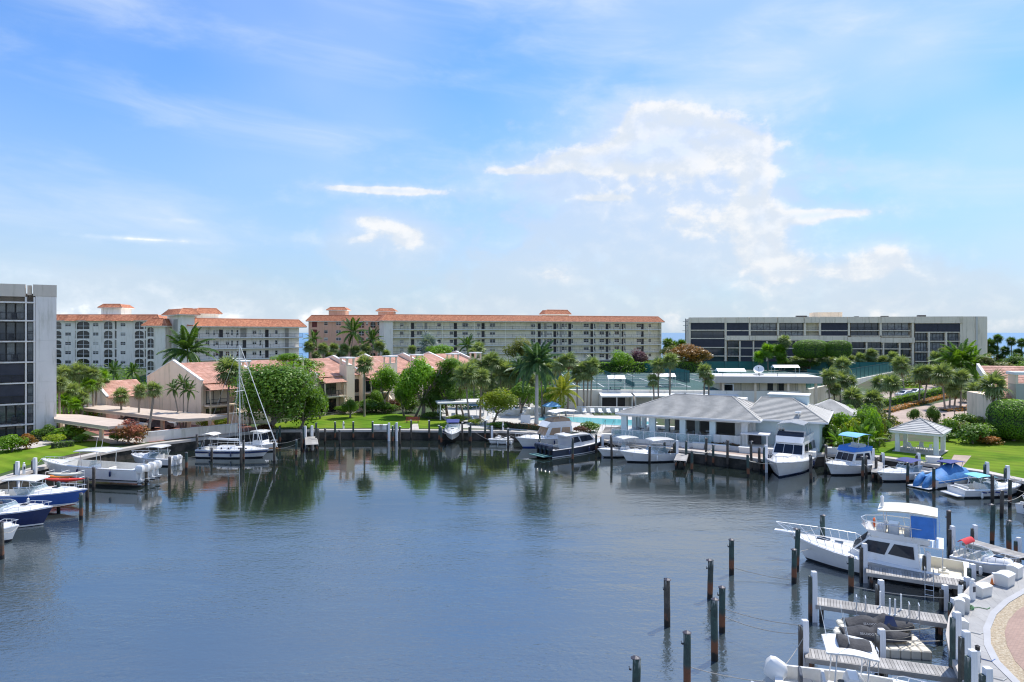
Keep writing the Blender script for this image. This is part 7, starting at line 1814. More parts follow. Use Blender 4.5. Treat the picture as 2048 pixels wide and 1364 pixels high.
# near right: sport fishing yacht
def sportfish():
    b = Boat('big white sport fishing yacht with flybridge and blue enclosure panel', (1577, 1064, 1.75), (1940, 1141, 1.0), 4.0, 0, 'sport_fishing_yacht', .6)
    b.hull(m_gel, m_bottom, m_bottom, well=(.03, .24), floor=.38, wellm=m_gel_w, gun=.22)
    b.cabin_top(.62, .92, 1.35, .22)
    b.house('deckhouse', .25, .66, 1.62, 1.25, 2.55, m_gel, 1.55, .12, .88, [(.06, .46), (.50, .97)], shield=True, wz=(.34, .86))
    # flybridge brow, coaming and console
    a = MB(); z = 2.55
    a.loft([[(b.X(.20), -1.42, z), (b.X(.50), -1.15, z), (b.X(.53), 0, z), (b.X(.50), 1.15, z), (b.X(.20), 1.42, z)], [(b.X(.20), -1.5, z+.32), (b.X(.53), -1.2, z+.48), (b.X(.57), 0, z+.5), (b.X(.53), 1.2, z+.48), (b.X(.20), 1.5, z+.32)]]); b.part('flybridge_coaming', a, m_gel)
    a = MB(); a.box(b.X(.21), b.X(.50), -1.2, 1.2, z+.07, z+.10); b.part('flybridge_floor', a, m_gel_w)
    a = MB(); a.bbox(b.X(.36), b.X(.42), -.5, .5, z+.1, z+.85, .05); b.part('helm', a, m_gel); b.seat(.31, .5, z+.1, m_seat, .5, 'helm_seat'); b.seat(.46, .8, z+.1, m_seat, .2, 'bench_seat')
    a = MB(); P = [(b.X(.24), -1.42, z+.95), (b.X(.45), -1.25, z+.98), (b.X(.55), -.7, z+.95), (b.X(.57), 0, z+.95), (b.X(.55), .7, z+.95), (b.X(.45), 1.25, z+.98), (b.X(.24), 1.42, z+.95)]
    a.tube(P, .028, 6)
    for i in range(len(P)-1):
        for u in (0, .5): q = Vector(P[i]).lerp(Vector(P[i+1]), u); a.cyl((q.x-.12, q.y*.97, z+.4), q, .02, n=5)
    b.part('flybridge_rail', a, m_alu)
    b.hardtop(.16, .47, 1.35, 4.42, m_gel_w, .10, legs=False, curve=.12)
    for x, y in ((.18, -1.25), (.18, 1.25), (.30, -1.3), (.30, 1.3), (.44, -1.1), (.44, 1.1)):
        a = MB(); a.tube([(b.X(x)-.1, y*1.08, z+.2), (b.X(x), y, 4.35)], .028, 6); b.part('tower_leg', a, m_alu)
    a = MB(); a.loft([[(b.X(.16)-.05, y, 4.30) for y in (-1.25, 0, 1.25)], [(b.X(.16)-.12, y*1.05, 2.95) for y in (-1.25, 0, 1.25)]]); a.loft([[(b.X(k), 1.28, 4.30) for k in (.165, .30)], [(b.X(k), 1.36, 2.95) for k in (.165, .30)]]); b.part('enclosure_panel', a, m_tblue)
    a = MB(); a.lathe([(.10, 0), (.10, .5), (.12, .62), (.03, .75)], (b.X(.45), .5, 4.5), 8); b.part('radar_dome', a, m_gel)
    a = MB(); a.box(b.X(.13), b.X(.25), -1.35, 1.35, 2.38, 2.47); b.part('cockpit_awning', a, m_gel)
    for sy in (-1, 1): a = MB(); a.cyl((b.X(.135), sy*1.3, 1.0), (b.X(.135), sy*1.3, 2.38), .03, n=6); b.part('awning_post', a, m_alu)
    a = MB(); a.tube([(b.X(.21), -.9, .40), (b.X(.245), -.9, 2.45)], .025, 5); a.tube([(b.X(.21), -1.2, .40), (b.X(.245), -1.2, 2.45)], .025, 5)
    for i in range(7): u = i/7+.08; x = b.X(.21)+(b.X(.245)-b.X(.21))*u; a.cyl((x, -.9, .4+2.05*u), (x, -1.2, .4+2.05*u), .02, n=5)
    b.part('ladder', a, m_alu)
    a = MB(); a.bbox(b.X(.13)-.3, b.X(.13)+.3, -.35, .35, .38, .75, .05); a.cyl((b.X(.13), 0, .75), (b.X(.13), 0, .95), .12, n=8); b.part('fighting_chair', a, m_gel_w)
    a = MB(); a.bbox(b.X(.98)-.3, b.X(1)+.95, -.22, .22, b.fb-.04, b.fb+.08, .03); b.part('bow_pulpit', a, m_gel)
    b.rail(.52, .995, .62, pulpit=.9, n=11)
    a = MB()
    for i in range(3):
        for sy in (-1, 1): a.box(b.X(.32), b.X(.45), sy*(b.half(.38)*.985)-.012, sy*(b.half(.38)*.985)+.012, .80+.10*i, .85+.10*i)
    b.part('engine_vent', a, m_seat_d)
    for k in (.70, .80): a = MB(); a.bbox(b.X(k)-.3, b.X(k)+.3, -.3, .3, b.sheer(k)+.14, b.sheer(k)+.24, .03); b.part('deck_hatch', a, m_bglass)
    a = MB(); n = 14; rs = []
    for i in range(n+1):
        t = 6.2832*i/n; c = Vector((b.X(.50)-.05, .25+.28*math.cos(t), z+.75+.28*math.sin(t))); e = Vector((0, math.cos(t), math.sin(t)))
        rs.append([c+e*.06, c+Vector((.06, 0, 0)), c-e*.06, c-Vector((.06, 0, 0))])
    a.loft(rs, True); b.part('life_ring', a, mat('orange_life_ring', (.70, .12, .02), .6, .1, 2))
sportfish()
b = express('small white runabout with red bimini behind the sport fishing yacht', (2040, 1128, 1.05), (1912, 1106, .75), 2.0, m_gel, 'none', 1, m_charc)
b.hardtop(.10, .24, .75, 1.75, m_tred, .04, zl=.7, name='bimini', curve=.2)
def near_cc():
    b = centre_console('white centre console with grey covered T-top at the bottom edge', (1895, 1386, 1.15), (1549, 1350, .85), 2.5, m_gel, 0, m_gel, ztop=2.55)
    b.outboards(1, m_gel, 1.25, tilt=32, dz=.12)
    a = MB(); rs = []
    for i in range(8):
        u = i/7; x = b.X(.38)+(b.X(.57)-b.X(.38))*u; h = .28*(1-u*.6)*(1+.25*math.sin(u*9)); rs.append([(x, -.55, 2.66), (x, -.35, 2.66+h), (x, 0, 2.70+h*1.1), (x, .35, 2.66+h*.8), (x, .55, 2.66)])
    a.loft(rs); a.poly(rs[0]); b.part('cover', a, m_tblack, smooth=True)
    b.seat(.20, .45, .30, m_seat_d, .5, 'aft_seat'); b.antenna(.33, .7, 2.5, 4.0)
near_cc()

# jet skis on a floating dock
def text_mesh(body, size, m, ext=.004):
    c = bpy.data.curves.new('lettering', 'FONT'); c.body = body; c.size = size; c.extrude = ext; c.align_x = 'CENTER'; c.align_y = 'CENTER'
    o = bpy.data.objects.new('lettering', c); me = bpy.data.meshes.new_from_object(o); bpy.data.objects.remove(o); me.materials.clear(); me.materials.append(m); return me
m_float = mat('beige_float_plastic', (.58, .54, .45), .7, .08, 2)
fp = [G(1690, 1258, .4), G(1832, 1266, .4), G(1826, 1300, .4), G(1700, 1288, .4)]
c = sum(fp, Vector())/4; t = thing('floating_dock', 'beige plastic floating dock carrying two covered jet skis', 'dock', (c.x, c.y, 0), math.atan2((fp[1]-fp[0]).y, (fp[1]-fp[0]).x))
for i in range(8):
    for j in range(4):
        s = MB(); s.bbox(-1.9+i*.48, -1.9+i*.48+.46, -1.2+j*.6, -1.2+j*.6+.58, -.1, .42, .05); s.build('float_block', m_float, t)
SK = text_mesh('SEA-DOO', .15, mat('grey_print', (.5, .5, .5), .7, .05, 2))
for i, (bw, st) in enumerate((((1824, 1278, .62), (1682, 1266, .62)), ((1829, 1257, .62), (1688, 1247, .62)))):
    B, S = G(*bw), G(*st); d = B-S; d.z = 0
    t = thing('jet_ski', ['jet ski under a charcoal cover, nearer one on the float', 'jet ski under a charcoal cover with blue patch, farther one on the float'][i], 'jet ski', ((B+S)/2).to_tuple()[:2]+(.42,), math.atan2(d.y, d.x)); L = d.length
    a = MB(); rs = []
    for k in range(9):
        u = k/8; w = .56*(1-max(0, (u-.55)/.45)**2*.9); z0 = .02+.16*u*u; x = -L/2+L*u
        rs.append([(x, w, z0+.22), (x, w*.8, z0+.05), (x, 0, z0), (x, -w*.8, z0+.05), (x, -w, z0+.22)])
    a.loft(rs); a.poly(rs[0]); a.build('hull', m_gel_w, t, smooth=True)
    a = MB(); rs = []
    for k in range(15):
        u = .02+.96*k/14; w = .60*(1-max(0, (u-.55)/.45)**2*.85); x = -L/2+L*u
        pk = .42+.28*math.exp(-((u-.30)/.16)**2)+.46*math.exp(-((u-.58)/.09)**2)+.10*math.exp(-((u-.8)/.2)**2)+rnd.uniform(-.03, .03)
        rs.append([(x, w, .17), (x, w*.96, .30), (x, w*.45, pk*.86), (x, 0, pk), (x, -w*.45, pk*.86), (x, -w*.96, .30), (x, -w, .17)])
    a.loft(rs); a.poly(rs[0]); a.poly(rs[-1][::-1]); o = a.build('cover', m_tblack, t, smooth=True)
    link('lettering', SK, t, (-L*.17, -.505, .46), (R(52), 0, 0))
    if i == 1: a = MB(); a.quad((L*.02, -.50, .44), (L*.22, -.44, .40), (L*.18, -.24, .82), (L*.07, -.24, .88)); a.build('blue_patch', m_navy, t)
    for yy in (-.3, .3): a = MB(); a.bbox(-L/2-.28, -L/2+.1, yy-.24, yy+.24, .02, .20, .06); a.build('stern_pad', m_gel_w, t)
# kayaks on a rack at the left
t = thing('kayak_rack', 'white pipe rack holding kayaks beside the blue cruiser', 'rack', G(130, 962, .9), R(-3))
for x in (-1.6, 0, 1.6): s = MB(); s.tube([(x, -.6, -.9), (x, -.6, 1.0), (x, .6, 1.0), (x, .6, -.9)], .035, 6); s.tube([(x, -.6, .35), (x, .6, .35)], .035, 6); s.build('upright', m_white, t)
def kayak(x0, x1, y, z, m, label):
    A, B = G(x0, y, z), G(x1, y, z); c = (A+B)/2; L = (B-A).length; t = thing('kayak', label, 'kayak', c, 0)
    a = MB(); rs = []
    for k in range(11):
        u = k/10*2-1; w = .36*(1-abs(u)**2.4)+.01; x = u*L/2; r = .16*u*u
        rs.append([(x, w, r), (x, w*.7, r+.14*(1-abs(u)**3)), (x, -w*.7, r+.14*(1-abs(u)**3)), (x, -w, r), (x, -w*.6, r-.14*(1-abs(u)**3)), (x, w*.6, r-.14*(1-abs(u)**3))])
    a.loft(rs, True, caps=True); a.build('hull', m, t, smooth=True)
    s = MB(); s.lathe([(.32, .12), (.30, .17), (.26, .13)], (0, 0, 0), 12); o = s.build('cockpit_rim', m_black, t); o.scale = (1.5, .8, 1)
kayak(84, 172, 960, 1.42, mat('red_kayak', (.62, .05, .03), .4, .1, 1), 'red kayak on the lower rail of the rack')
kayak(86, 150, 954, 1.45, mat('orange_kayak', (.70, .22, .02), .4, .1, 1), 'orange kayak behind the red one on the rack')
kayak(95, 168, 949, 2.08, m_gel_w, 'white kayak on top of the rack')
# ------------------------------------------------------------------ pilings, posts, docks and quay furniture
def piling_mat():
    m = bpy.data.materials.new('tarred_piling_wood'); m.use_nodes = True; T = NT(m.node_tree); p = T.n['Principled BSDF']
    g = T.node('ShaderNodeNewGeometry'); sp = T.node('ShaderNodeSeparateXYZ'); T.l.new(g.outputs['Position'], sp.inputs[0]); oi = T.node('ShaderNodeObjectInfo')
    n = T.noise(g.outputs['Position'], 3.0, 5, .65); z = T.math('ADD', sp.outputs[2], T.math('MULTIPLY', T.math('SUBTRACT', n, .5), .5))
    ro = oi.outputs['Random']
    top = T.mix(T.smooth(ro, .35, .65), (.10, .085, .07, 1), (.045, .085, .075, 1))       # weathered brown or green treated wood
    top = T.mix(T.math('MULTIPLY', T.smooth(n, .35, .7), .6), top, (.02, .022, .022, 1))
    tide = T.mix(T.smooth(T.math('ADD', ro, T.math('SUBTRACT', n, .5)), .3, .6), (.055, .045, .035, 1), (.17, .065, .03, 1))
    c = T.mix(T.smooth(z, .85, 1.15), tide, top); c = T.mix(T.smooth(z, .30, .45), (.010, .010, .009, 1), c)
    tcg = T.node('ShaderNodeTexCoord'); sg = T.node('ShaderNodeSeparateXYZ'); T.l.new(tcg.outputs['Generated'], sg.inputs[0])
    drip = T.math('MULTIPLY', T.smooth(sg.outputs[2], .86, .99), T.smooth(T.noise(T.comb(T.math('MULTIPLY', sp.outputs[0], 9.), T.math('MULTIPLY', sp.outputs[1], 9.), T.math('MULTIPLY', sp.outputs[2], 1.5)), 1.0, 4), .50, .62))
    c = T.mix(T.math('MULTIPLY', drip, .7), c, (.5, .5, .47, 1))                          # bird droppings below the cap
    T.set(p.inputs['Base Color'], c); p.inputs['Roughness'].default_value = .8
    b = T.node('ShaderNodeBump'); b.inputs['Strength'].default_value = .5; b.inputs['Distance'].default_value = .03
    T.l.new(T.noise(T.comb(T.math('MULTIPLY', sp.outputs[0], 14.), T.math('MULTIPLY', sp.outputs[1], 14.), sp.outputs[2]), 1.5, 4), b.inputs['Height']); T.l.new(b.outputs[0], p.inputs['Normal'])
    return m
m_pile = piling_mat(); m_cap = mat('dark_piling_cap', (.05, .045, .06), .5, .1, 2)
m_sleeve = mat('white_post_sleeve', (.74, .75, .77), .5, .06, 1.5); m_capg = mat('pale_piling_cap', (.62, .62, .60), .6, .08, 2)
pm_ = MB(); rs_ = []
for k_ in range(9):
    z_ = -1.2+1.0*k_/8*2.2; rs_.append([(math.cos(6.2832*j/10), math.sin(6.2832*j/10), k_/8) for j in range(10)])
pm_.loft([[(x*(1+.03*((i*7+j*3) % 3-1)), y*(1+.03*((i*5+j) % 3-1)), z) for j, (x, y, z) in enumerate(r)] for i, r in enumerate(rs_)], True, caps=True); PILE = pm_.mesh('piling', m_pile, smooth=True)
pm_ = MB(); pm_.lathe([(1.18, -.10), (1.2, 0), (1.0, .10), (.05, .42)], n=10); PCAP = pm_.mesh('piling_cap', m_cap)
pm_ = MB(); pm_.lathe([(1.14, -.10), (1.16, .06), (.05, .28)], n=10); PCAPW = pm_.mesh('piling_cap', m_capg)
pm_ = MB(); pm_.bbox(-1, 1, -1, 1, 0, 1, .12); SQ = pm_.mesh('square_post', m_sleeve); 
pm_ = MB(); pm_.bbox(-1, 1, -1, 1, 0, 1, .10); SQW = pm_.mesh('square_timber', m_pile)
HOOK = MB(); HOOK.tube([(.95, 0, .0), (1.5, 0, .02), (1.55, 0, .35)], .14, 5); HOOK = HOOK.mesh('rope_hook', m_iron)
def in_basin(X, Y, m=.3):
    n = len(EDGE); c = False; j = n-1
    for i in range(n):
        a, b = EDGE[i], EDGE[j]
        if (a.y > Y+m) != (b.y > Y+m) and X < (b.x-a.x)*(Y+m-a.y)/(b.y-a.y)+a.x: c = not c
        j = i
    return c
def piling(x, yt, yb, label, group, kind='round', r=.15):
    D = CH*F/(yb-HY)
    while not in_basin(XD(x, D), D) and D > 20: D -= .4
    PILES.append((XD(x, D), D, max(1.0, ZD(yt, D))))
    X = XD(x, D); h = max(1.0, ZD(yt, D)); t = thing('piling' if kind == 'round' or kind == 'pale' else 'dock_post', label, 'piling' if kind in ('round', 'pale') else 'post', (X, D, 0), 0, group)
    if kind in ('round', 'pale'):
        o = link('shaft', PILE, t, (0, 0, -1.2), (rnd.uniform(-.022, .022), rnd.uniform(-.028, .028), rnd.uniform(0, 6)), (r, r, h+1.15))
        link('cap', PCAP if kind == 'round' else PCAPW, t, (0, 0, h-.06), None, (r, r, r*1.3))
        if D < 60: link('rope_hook', HOOK, t, (0, 0, h*.78), (0, 0, math.pi+rnd.uniform(-.8, .8)), (r, r, r*2.2))
    elif kind == 'white':
        link('sleeve', SQ, t, (0, 0, -1.0), None, (r, r, h+1.0)); link('timber', SQW, t, (-r*1.55, -.02, -1.0), None, (r*.5, r*.8, h+.75))
    else:
        link('timber', SQW, t, (0, 0, -1.0), None, (r, r, h+1.0)); link('cap', PCAPW, t, (0, 0, h), None, (r*1.0, r*1.0, r))
    return t
def row(lst, what, group, kind='round', r=.15):
    for i, (x, yt, yb) in enumerate(sorted(lst)): piling(x, yt, yb, what.format(ORD[i]), group, kind, r)
row([(1271, 1312.5, 1438), (1335, 1157, 1253), (1374, 1262, 1378), (1418.7, 1118, 1197), (1430, 1196, 1320), (1444, 1172, 1264), (1463, 1077.6, 1149)], 'dark tarred piling alone in the open water near the foreground, {} from the left', 'pilings in open water', r=.17)
row([(1587.5, 1097, 1166), (1592, 1056, 1142), (1647, 1029, 1110), (1702, 1111.7, 1184), (1898, 1020, 1088), (1983, 1007.5, 1090), (2019, 1040, 1110)], 'dark piling around the big sport fishing yacht, {} from the left', 'pilings around the sport fishing yacht', r=.16)
row([(2, 1003, 1045), (5, 1042, 1118), (117, 962.7, 1020), (162, 985, 1038.7), (174.6, 953.5, 1001.8), (168.4, 919.6, 956.6), (187, 934, 981), (292.6, 920.6, 971), (338.8, 913.5, 956.6), (372.7, 904, 942)], 'weathered piling along the left slips, {} from the left edge', 'pilings along the left slips')
row([(394, 868, 911), (399.5, 883, 915), (423, 895.5, 923), (481.7, 895, 933.5), (487, 881, 923), (549, 885, 926), (553.5, 859.5, 892), (560.7, 851, 888), (592, 878, 915), (603, 865, 900.6), (608, 852, 892), (633, 845, 890), (635.6, 856.5, 892), (650, 856.5, 888)], 'piling around the sailing yacht and far left dock, {} from the left', 'pilings around the sailing yacht', r=.14)
row([(670, 843, 879), (680, 859, 893), (706.5, 842.5, 879), (745.5, 842, 879), (785, 851, 887), (800.6, 852, 892), (821.6, 839.5, 879), (858, 840, 879), (877.6, 850, 884), (882.8, 853, 889), (925, 844.7, 884), (938, 853, 886), (941, 845, 887), (970, 840.6, 879), (1016, 855.6, 897)], 'piling along the far quay below the lawn, {} from the left', 'pilings along the far quay', 'pale', r=.14)
row([(1078, 866, 901), (1145, 875, 923.7), (1192, 868, 906), (1224, 870, 919.6), (1298.7, 892, 928), (1329.6, 884.7, 920.6), (1348, 887, 921.7), (1372.6, 881.6, 918), (1383.5, 901, 944), (1411, 875.5, 918), (1426, 889, 926), (1455.4, 879.6, 921), (1497, 909, 954.5), (1503.6, 881.6, 925), (1519.6, 895, 936)], 'piling before the clubhouse and its moored boats, {} from the left', 'pilings before the clubhouse', r=.15)
row([(1622, 909, 965), (1650, 889, 944), (1724, 912, 958.6), (1733, 911.4, 956.6), (1752, 913.5, 954.5), (1814, 924, 970), (1868, 935.5, 980.7), (1883.6, 914, 946), (1916.5, 937.6, 968), (1985, 949, 1003), (2002.7, 979.7, 1034), (2019, 958, 1011.5)], 'piling among the boats at the right quay, {} from the left', 'pilings among the right quay boats', r=.15)
row([(35, 922.7, 955), (70, 915.5, 950), (128, 935, 965), (610.6, 852, 888), (624, 851, 886), (778, 845.7, 882), (793.4, 845, 882), (984, 852, 881), (1205, 870, 902), (1354, 880.6, 918), (1532, 890, 926), (1745.5, 897, 930), (1765.5, 905.7, 935), (1837, 906, 938), (1974, 924, 962), (2015, 931, 972)], 'white sleeved dock post on the far side of the basin, {} from the left', 'white dock posts of the far slips', 'white', r=.16)
row([(1628, 1143, 1243), (1762, 1160, 1228), (1729, 1087, 1165), (1855, 1104, 1172), (1950, 1050, 1102), (1905, 1052, 1110), (1945, 1128, 1192), (1934, 1154, 1210), (1990, 1146, 1185), (1908, 1196, 1258), (1914, 1224, 1290), (1932, 1262, 1332), (1945, 1300, 1370), (1975, 1335, 1400), (1610, 1240, 1345), (1763, 1258, 1345), (2037, 1075, 1120), (1890, 1170, 1220)], 'white sleeved post along the near docks, {} from the left', 'white posts along the near docks', 'white', r=.14)

# plank docks
m_plank = mat('grey_dock_plank', (.33, .315, .295), .85, .14, 1.2, .3, 8, objvar=.22); m_beam = mat('dark_dock_beam', (.09, .075, .06), .9, .2, 1.5)
def dock(corners, label, z=1.0, plank=.15):
    a, b, c, d = [G(x, y, z) for x, y in corners]        # a-b one end, d-c the other end
    o = (a+b)/2; e = (d+c)/2; u = (e-o); L = u.length; w = ((a-b).length+(d-c).length)/2; th = math.atan2(u.y, u.x)
    t = thing('finger_dock', label, 'dock', (o.x, o.y, z), th)
    n = int(L/plank); pb = MB(); pb.bbox(-L/n/2+.006, L/n/2-.006, -w/2, w/2, -.04, 0, .008); me = pb.mesh('plank', m_plank)
    for i in range(n): link('plank', me, t, (L*(i+.5)/n, rnd.uniform(-.01, .01), rnd.uniform(-.003, .003)))
    for y in (-w*.42, 0, w*.42): s = MB(); s.box(0, L, y-.05, y+.05, -.26, -.045); s.build('joist', m_beam, t)
    s = MB()
    for y in (-w/2-.03, w/2+.03): s.box(0, L, y-.03, y+.03, -.24, -.01)
    s.build('fascia_board', m_plank, t)
    for k in range(int(L/3)+1):
        for y in (-w*.4, w*.4): s = MB(); x = .3+k*(L-.6)/max(1, int(L/3)); s.cyl((x, y, -2.2), (x, y, -.27), .11, n=8); s.build('pile', m_pile, t)
    return t, L, w
T1, L1, W1 = dock([(1624, 1206), (1638, 1196), (1893, 1230), (1890, 1247)], 'grey plank finger dock above the covered jet skis')
T2, L2, W2 = dock([(1606, 1310), (1611, 1299), (1938, 1337), (1934, 1361)], 'grey plank finger dock beside the white centre console')
T0, L0, W0 = dock([(1731, 1143), (1733, 1132), (1922, 1157), (1921, 1172)], 'grey plank finger dock alongside the sport fishing yacht')
dock([(1935, 1085), (1938, 1078), (2052, 1108), (2052, 1120)], 'grey plank finger dock behind the red bimini runabout')
dock([(1745, 945), (1762, 945), (1764, 922), (1748, 922)], 'grey plank finger dock between cabin cruiser and cuddy cruiser', plank=.3)
dock([(1348, 921), (1372, 921), (1376, 903), (1358, 903)], 'grey plank finger dock right of the domed hard top cruiser', plank=.3)
dock([(612, 889), (636, 889), (632, 873), (612, 873)], 'pale plank dock reaching out left of the far lawn', plank=.4)
def ladder(dk, x, side, w, label):
    P = dk.matrix_basis @ Vector((x, side*w/2, 0)); t = thing('dock_ladder', label, 'ladder', P, dk.rotation_euler.z)
    for sx in (-.22, .22): s = MB(); s.tube([(sx, -side*.35, .0), (sx, -side*.3, .75), (sx, side*.12, .75), (sx, side*.14, -1.6)], .025, 6); s.build('rail', m_alu, t)
    for i in range(5): s = MB(); s.cyl((-.22, side*.14, -.2-i*.3), (.22, side*.14, -.2-i*.3), .02, n=5); s.build('rung', m_alu, t)
ladder(T0, L0*.67, -1, W0, 'steel dock ladder beside the sport fishing yacht')
ladder(T1, L1*.36, -1, W1, 'steel dock ladder near the outer end of the jet ski dock')
ladder(T1, L1*.76, -1, W1, 'steel dock ladder near the quay end of the jet ski dock')
ladder(T2, L2*.42, -1, W2, 'steel dock ladder on the lowest finger dock')
for i, (f, s_) in enumerate(((.62, -.4), (.52, .4), (.68, .4), (.58, -.42))):
    P = T1.matrix_basis @ Vector((L1*f, W1*s_, 0)); q = thing('pipe_stanchion', f'white pipe stanchion on the jet ski dock, {ORD[i]} of four', 'post', P, 0, 'pipe stanchions on the dock')
    s = MB(); s.cyl((0, 0, 0), (0, 0, .85), .045, n=8); s.build('pipe', m_white, q); s = MB(); s.lathe([(.09, 0), (.09, .03), (.05, .04)], n=8); s.build('flange', m_white, q)

# dock boxes, pedestals, hoses
m_box = mat('white_fibreglass_box', (.70, .69, .65), .4, .06, 1.5)
def dock_box(P, rz, w, d, h, label, group=None):
    t = thing('dock_box', label, 'dock box', P, rz, group)
    s = MB(); s.loft([[(-w/2*k, -d/2*k, z), (w/2*k, -d/2*k, z), (w/2*k, d/2*k, z), (-w/2*k, d/2*k, z)] for z, k in ((0, .90), (h*.78, 1.0))], True, caps=True); s.build('bin', m_box, t)
    s = MB(); rs = []
    for i in range(6):
        y = -d/2*1.05+d*1.05*i/5; rs.append([(-w/2*1.05, y, h*.78), (-w/2*1.03, y, h*.84+.10*math.sin(i/5*math.pi)), (w/2*1.03, y, h*.84+.10*math.sin(i/5*math.pi)), (w/2*1.05, y, h*.78)])
    s.loft(rs, True, caps=True); s.build('lid', m_box, t, angle=40)
for i, (x, y, rz, w, d, h, lab) in enumerate(((2009, 1170, 35, 1.05, .75, .75, 'large white dock box standing free on the near walkway'), (2030, 1155, 35, .85, .6, .8, 'white dock box just behind the large one'), (1963, 1191, 25, .95, .65, .65, 'white dock box beside the power pedestal'),
        (1928, 1222, 60, .55, .5, .85, 'tall white dock cabinet by the jet ski dock'), (1919, 1228, 60, .5, .45, .85, 'tall cream dock cabinet with a yellow side'), (1922, 1262, 75, .6, .5, .6, 'small white dock box beside the middle posts'))):
    dock_box(G(x, y)+Vector((0, 0, .02)), R(rz), w, d, h, lab)
for i, (x, y) in enumerate(((1398, 897), (1424, 900), (1446, 902), (1491, 906))): dock_box(G(x, y)+Vector((0, 0, .035)), R(-28), 1.5, .7, .8, f'white dock box on the clubhouse quay, {ORD[i]} from the left', 'dock boxes on the clubhouse quay')
for i, (x, y) in enumerate(((757, 859), (769, 859), (1104, 867), (1215, 878), (1666, 907), (1866, 926))): dock_box(G(x, y)+Vector((0, 0, .035)), R(0 if i < 3 else -15), 1.4, .7, .8, f'white dock box on the far quays, {ORD[i]} from the left', 'dock boxes on the far quays')
def pedestal(P, label, group=None, dark=True):
    t = thing('power_pedestal', label, 'power pedestal', P, rnd.uniform(0, 1), group)
    s = MB(); s.bbox(-.11, .11, -.11, .11, 0, .95, .02); s.build('post', m_white, t); s = MB(); s.lathe([(.09, 0), (.09, .14), (.11, .16), (.02, .22)], (0, 0, .95), 8); s.build('lamp', m_black if dark else m_white, t)
    s = MB(); s.box(-.08, .08, -.125, -.111, .45, .75); s.build('socket_panel', m_seat_d, t)
pedestal(G(1921, 1205)+Vector((0, 0, .02)), 'white power pedestal with black lamp beside the yacht dock'); pedestal(G(1955, 1345)+Vector((0, 0, .02)), 'white power pedestal with black lamp by the lowest dock')
pedestal(G(1945, 1200)+Vector((0, 0, .02)), 'white power pedestal with grey socket panel by the yacht stern', dark=False)
for i, (x, y) in enumerate(((48, 948), (687, 858), (858, 858), (1006, 861))): pedestal(G(x, y)+Vector((0, 0, .035)), f'white power pedestal on the far quay, {ORD[i]} from the left', 'power pedestals on the far quay', False)
t = thing('traffic_cone', 'small orange traffic cone by the yacht stern', 'cone', G(1984, 1170)+Vector((0, 0, .02)))
s = MB(); s.box(-.14, .14, -.14, .14, 0, .03); s.build('base', m_black, t); s = MB(); s.lathe([(.10, .03), (.02, .38), (.015, .40)], n=10); s.build('cone_body', mat('orange_cone', (.75, .18, .03), .6, .05, 2), t)
# mooring ropes
m_rope = mat('grey_rope', (.40, .38, .34), .9, .1, 5)
def rope(p, q, sag, label, group='mooring ropes', r=.022):
    t = []
    for i in range(13): u = i/12; v = p.lerp(q, u); v.z -= sag*4*u*(1-u); t.append(v-p)
    o = MB(); o.tube(t, r, 5); x = o.build('mooring_rope', m_rope); x.location = p; tag(x, label, 'rope', group)
def pt(x, y, yb): return PD(x, y, CH*F/(yb-HY))
rope(pt(1463, 1134, 1149), pt(1587, 1160, 1166), .1, 'slack rope from the rearmost open-water piling to the yacht bow piling')
rope(pt(1444, 1216, 1264), pt(1610, 1251, 1330), .15, 'rope from the paired open-water pilings to the lower dock post, upper line')
rope(pt(1444, 1231, 1264), pt(1610, 1268, 1330), .25, 'rope from the paired open-water pilings to the lower dock post, lower line')
rope(pt(1702, 1172, 1184), pt(1892, 1196, 1232), .12, 'rope from the single piling to the quay above the jet ski dock')
rope(pt(1374, 1332, 1378), pt(1530, 1363, 1400), .1, 'rope from the green piling to the boat at the bottom edge')
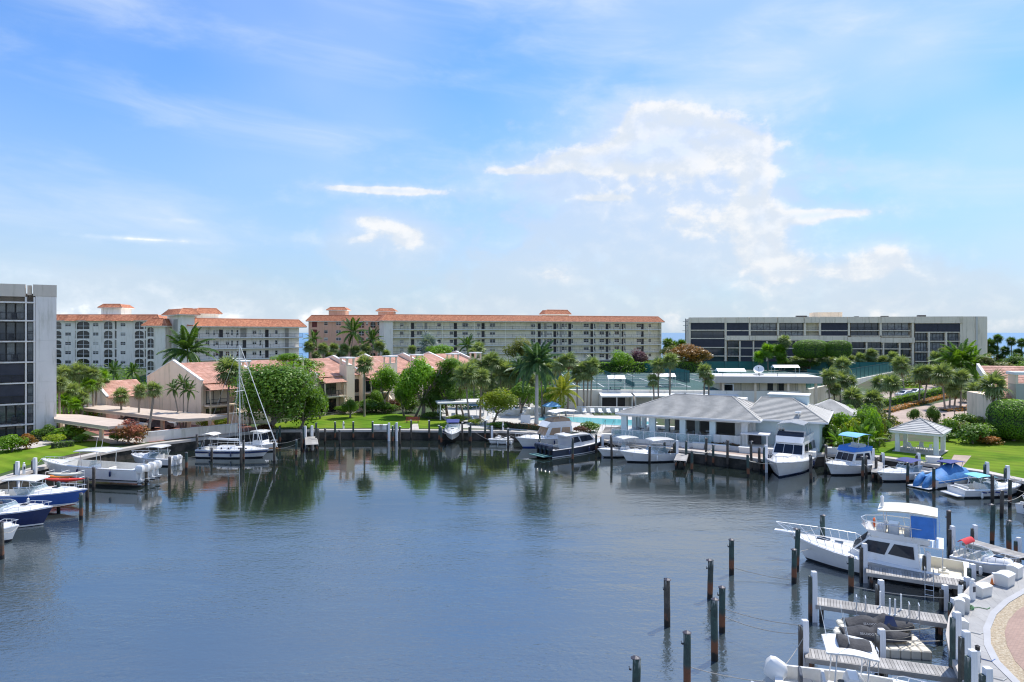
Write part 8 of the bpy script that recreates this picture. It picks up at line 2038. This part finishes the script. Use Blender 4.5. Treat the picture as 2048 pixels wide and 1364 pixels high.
rope(pt(1763, 1262, 1330), pt(1906, 1249, 1260), .08, 'rope across the jet ski float to the quay post, upper line')
rope(pt(1763, 1278, 1330), pt(1908, 1280, 1280), .08, 'rope across the jet ski float to the quay post, lower line')
rope(pt(1383.5, 905, 944), pt(1426, 897, 926), .35, 'white rope swag between two pilings before the clubhouse', r=.05)
rope(pt(1497, 921, 954), pt(1532, 912, 932), .4, 'white rope swag beside the flybridge yacht bow', r=.05)
rope(pt(2002, 1000, 1034), pt(2050, 985, 1020), .3, 'rope swag at the right edge near the bowrider')
rope(pt(1594, 1104, 1142), G(1655, 1088, .8), .02, 'dark bow line of the sport fishing yacht', r=.018)

# bow and stern lines from each moored boat to its nearest piling
for b, lab in BOATS:
    short = ' '.join(lab.split()[:10]).rstrip(',')
    for end, P0 in (('bow', b.bow3), ('stern', b.stern3)):
        best = sorted(PILES, key=lambda q: (q[0]-P0.x)**2+(q[1]-P0.y)**2)[0]; d = math.hypot(best[0]-P0.x, best[1]-P0.y)
        if .6 < d < 6.5: rope(P0, Vector((best[0], best[1], best[2]*.72)), .12*d*.5, f'thin {end} line of the {short}', 'boat mooring lines', .016)
# coiled hoses hung on the near dock posts
for i, (x, y, col) in enumerate(((1936, 1218, (.10, .25, .10)), (1918, 1268, (.55, .55, .52)), (1938, 1322, (.08, .16, .35)), (1958, 1360, (.55, .54, .50)))):
    P0 = G(x, y); t = thing('coiled_hose', ['green coiled hose on the quay by the jet ski dock', 'white coiled hose on the quay beside the middle posts', 'blue coiled hose on the quay by the lowest dock', 'pale coiled hose on the quay at the bottom edge'][i], 'hose', P0+Vector((0, 0, .04)))
    a = MB()
    for k in range(4):
        rr = .26-.03*(k % 2); a.tube([(rr*math.cos(6.2832*j/16), rr*math.sin(6.2832*j/16), .03+.035*k) for j in range(17)], .02, 5)
    a.tube([(.26, 0, .05), (.6, .1, .02), (.9, -.15, .02), (1.2, .05, .02)], .02, 5); a.build('hose', mat(f'hose_colour_{i}', col, .6, .1, 3), t)
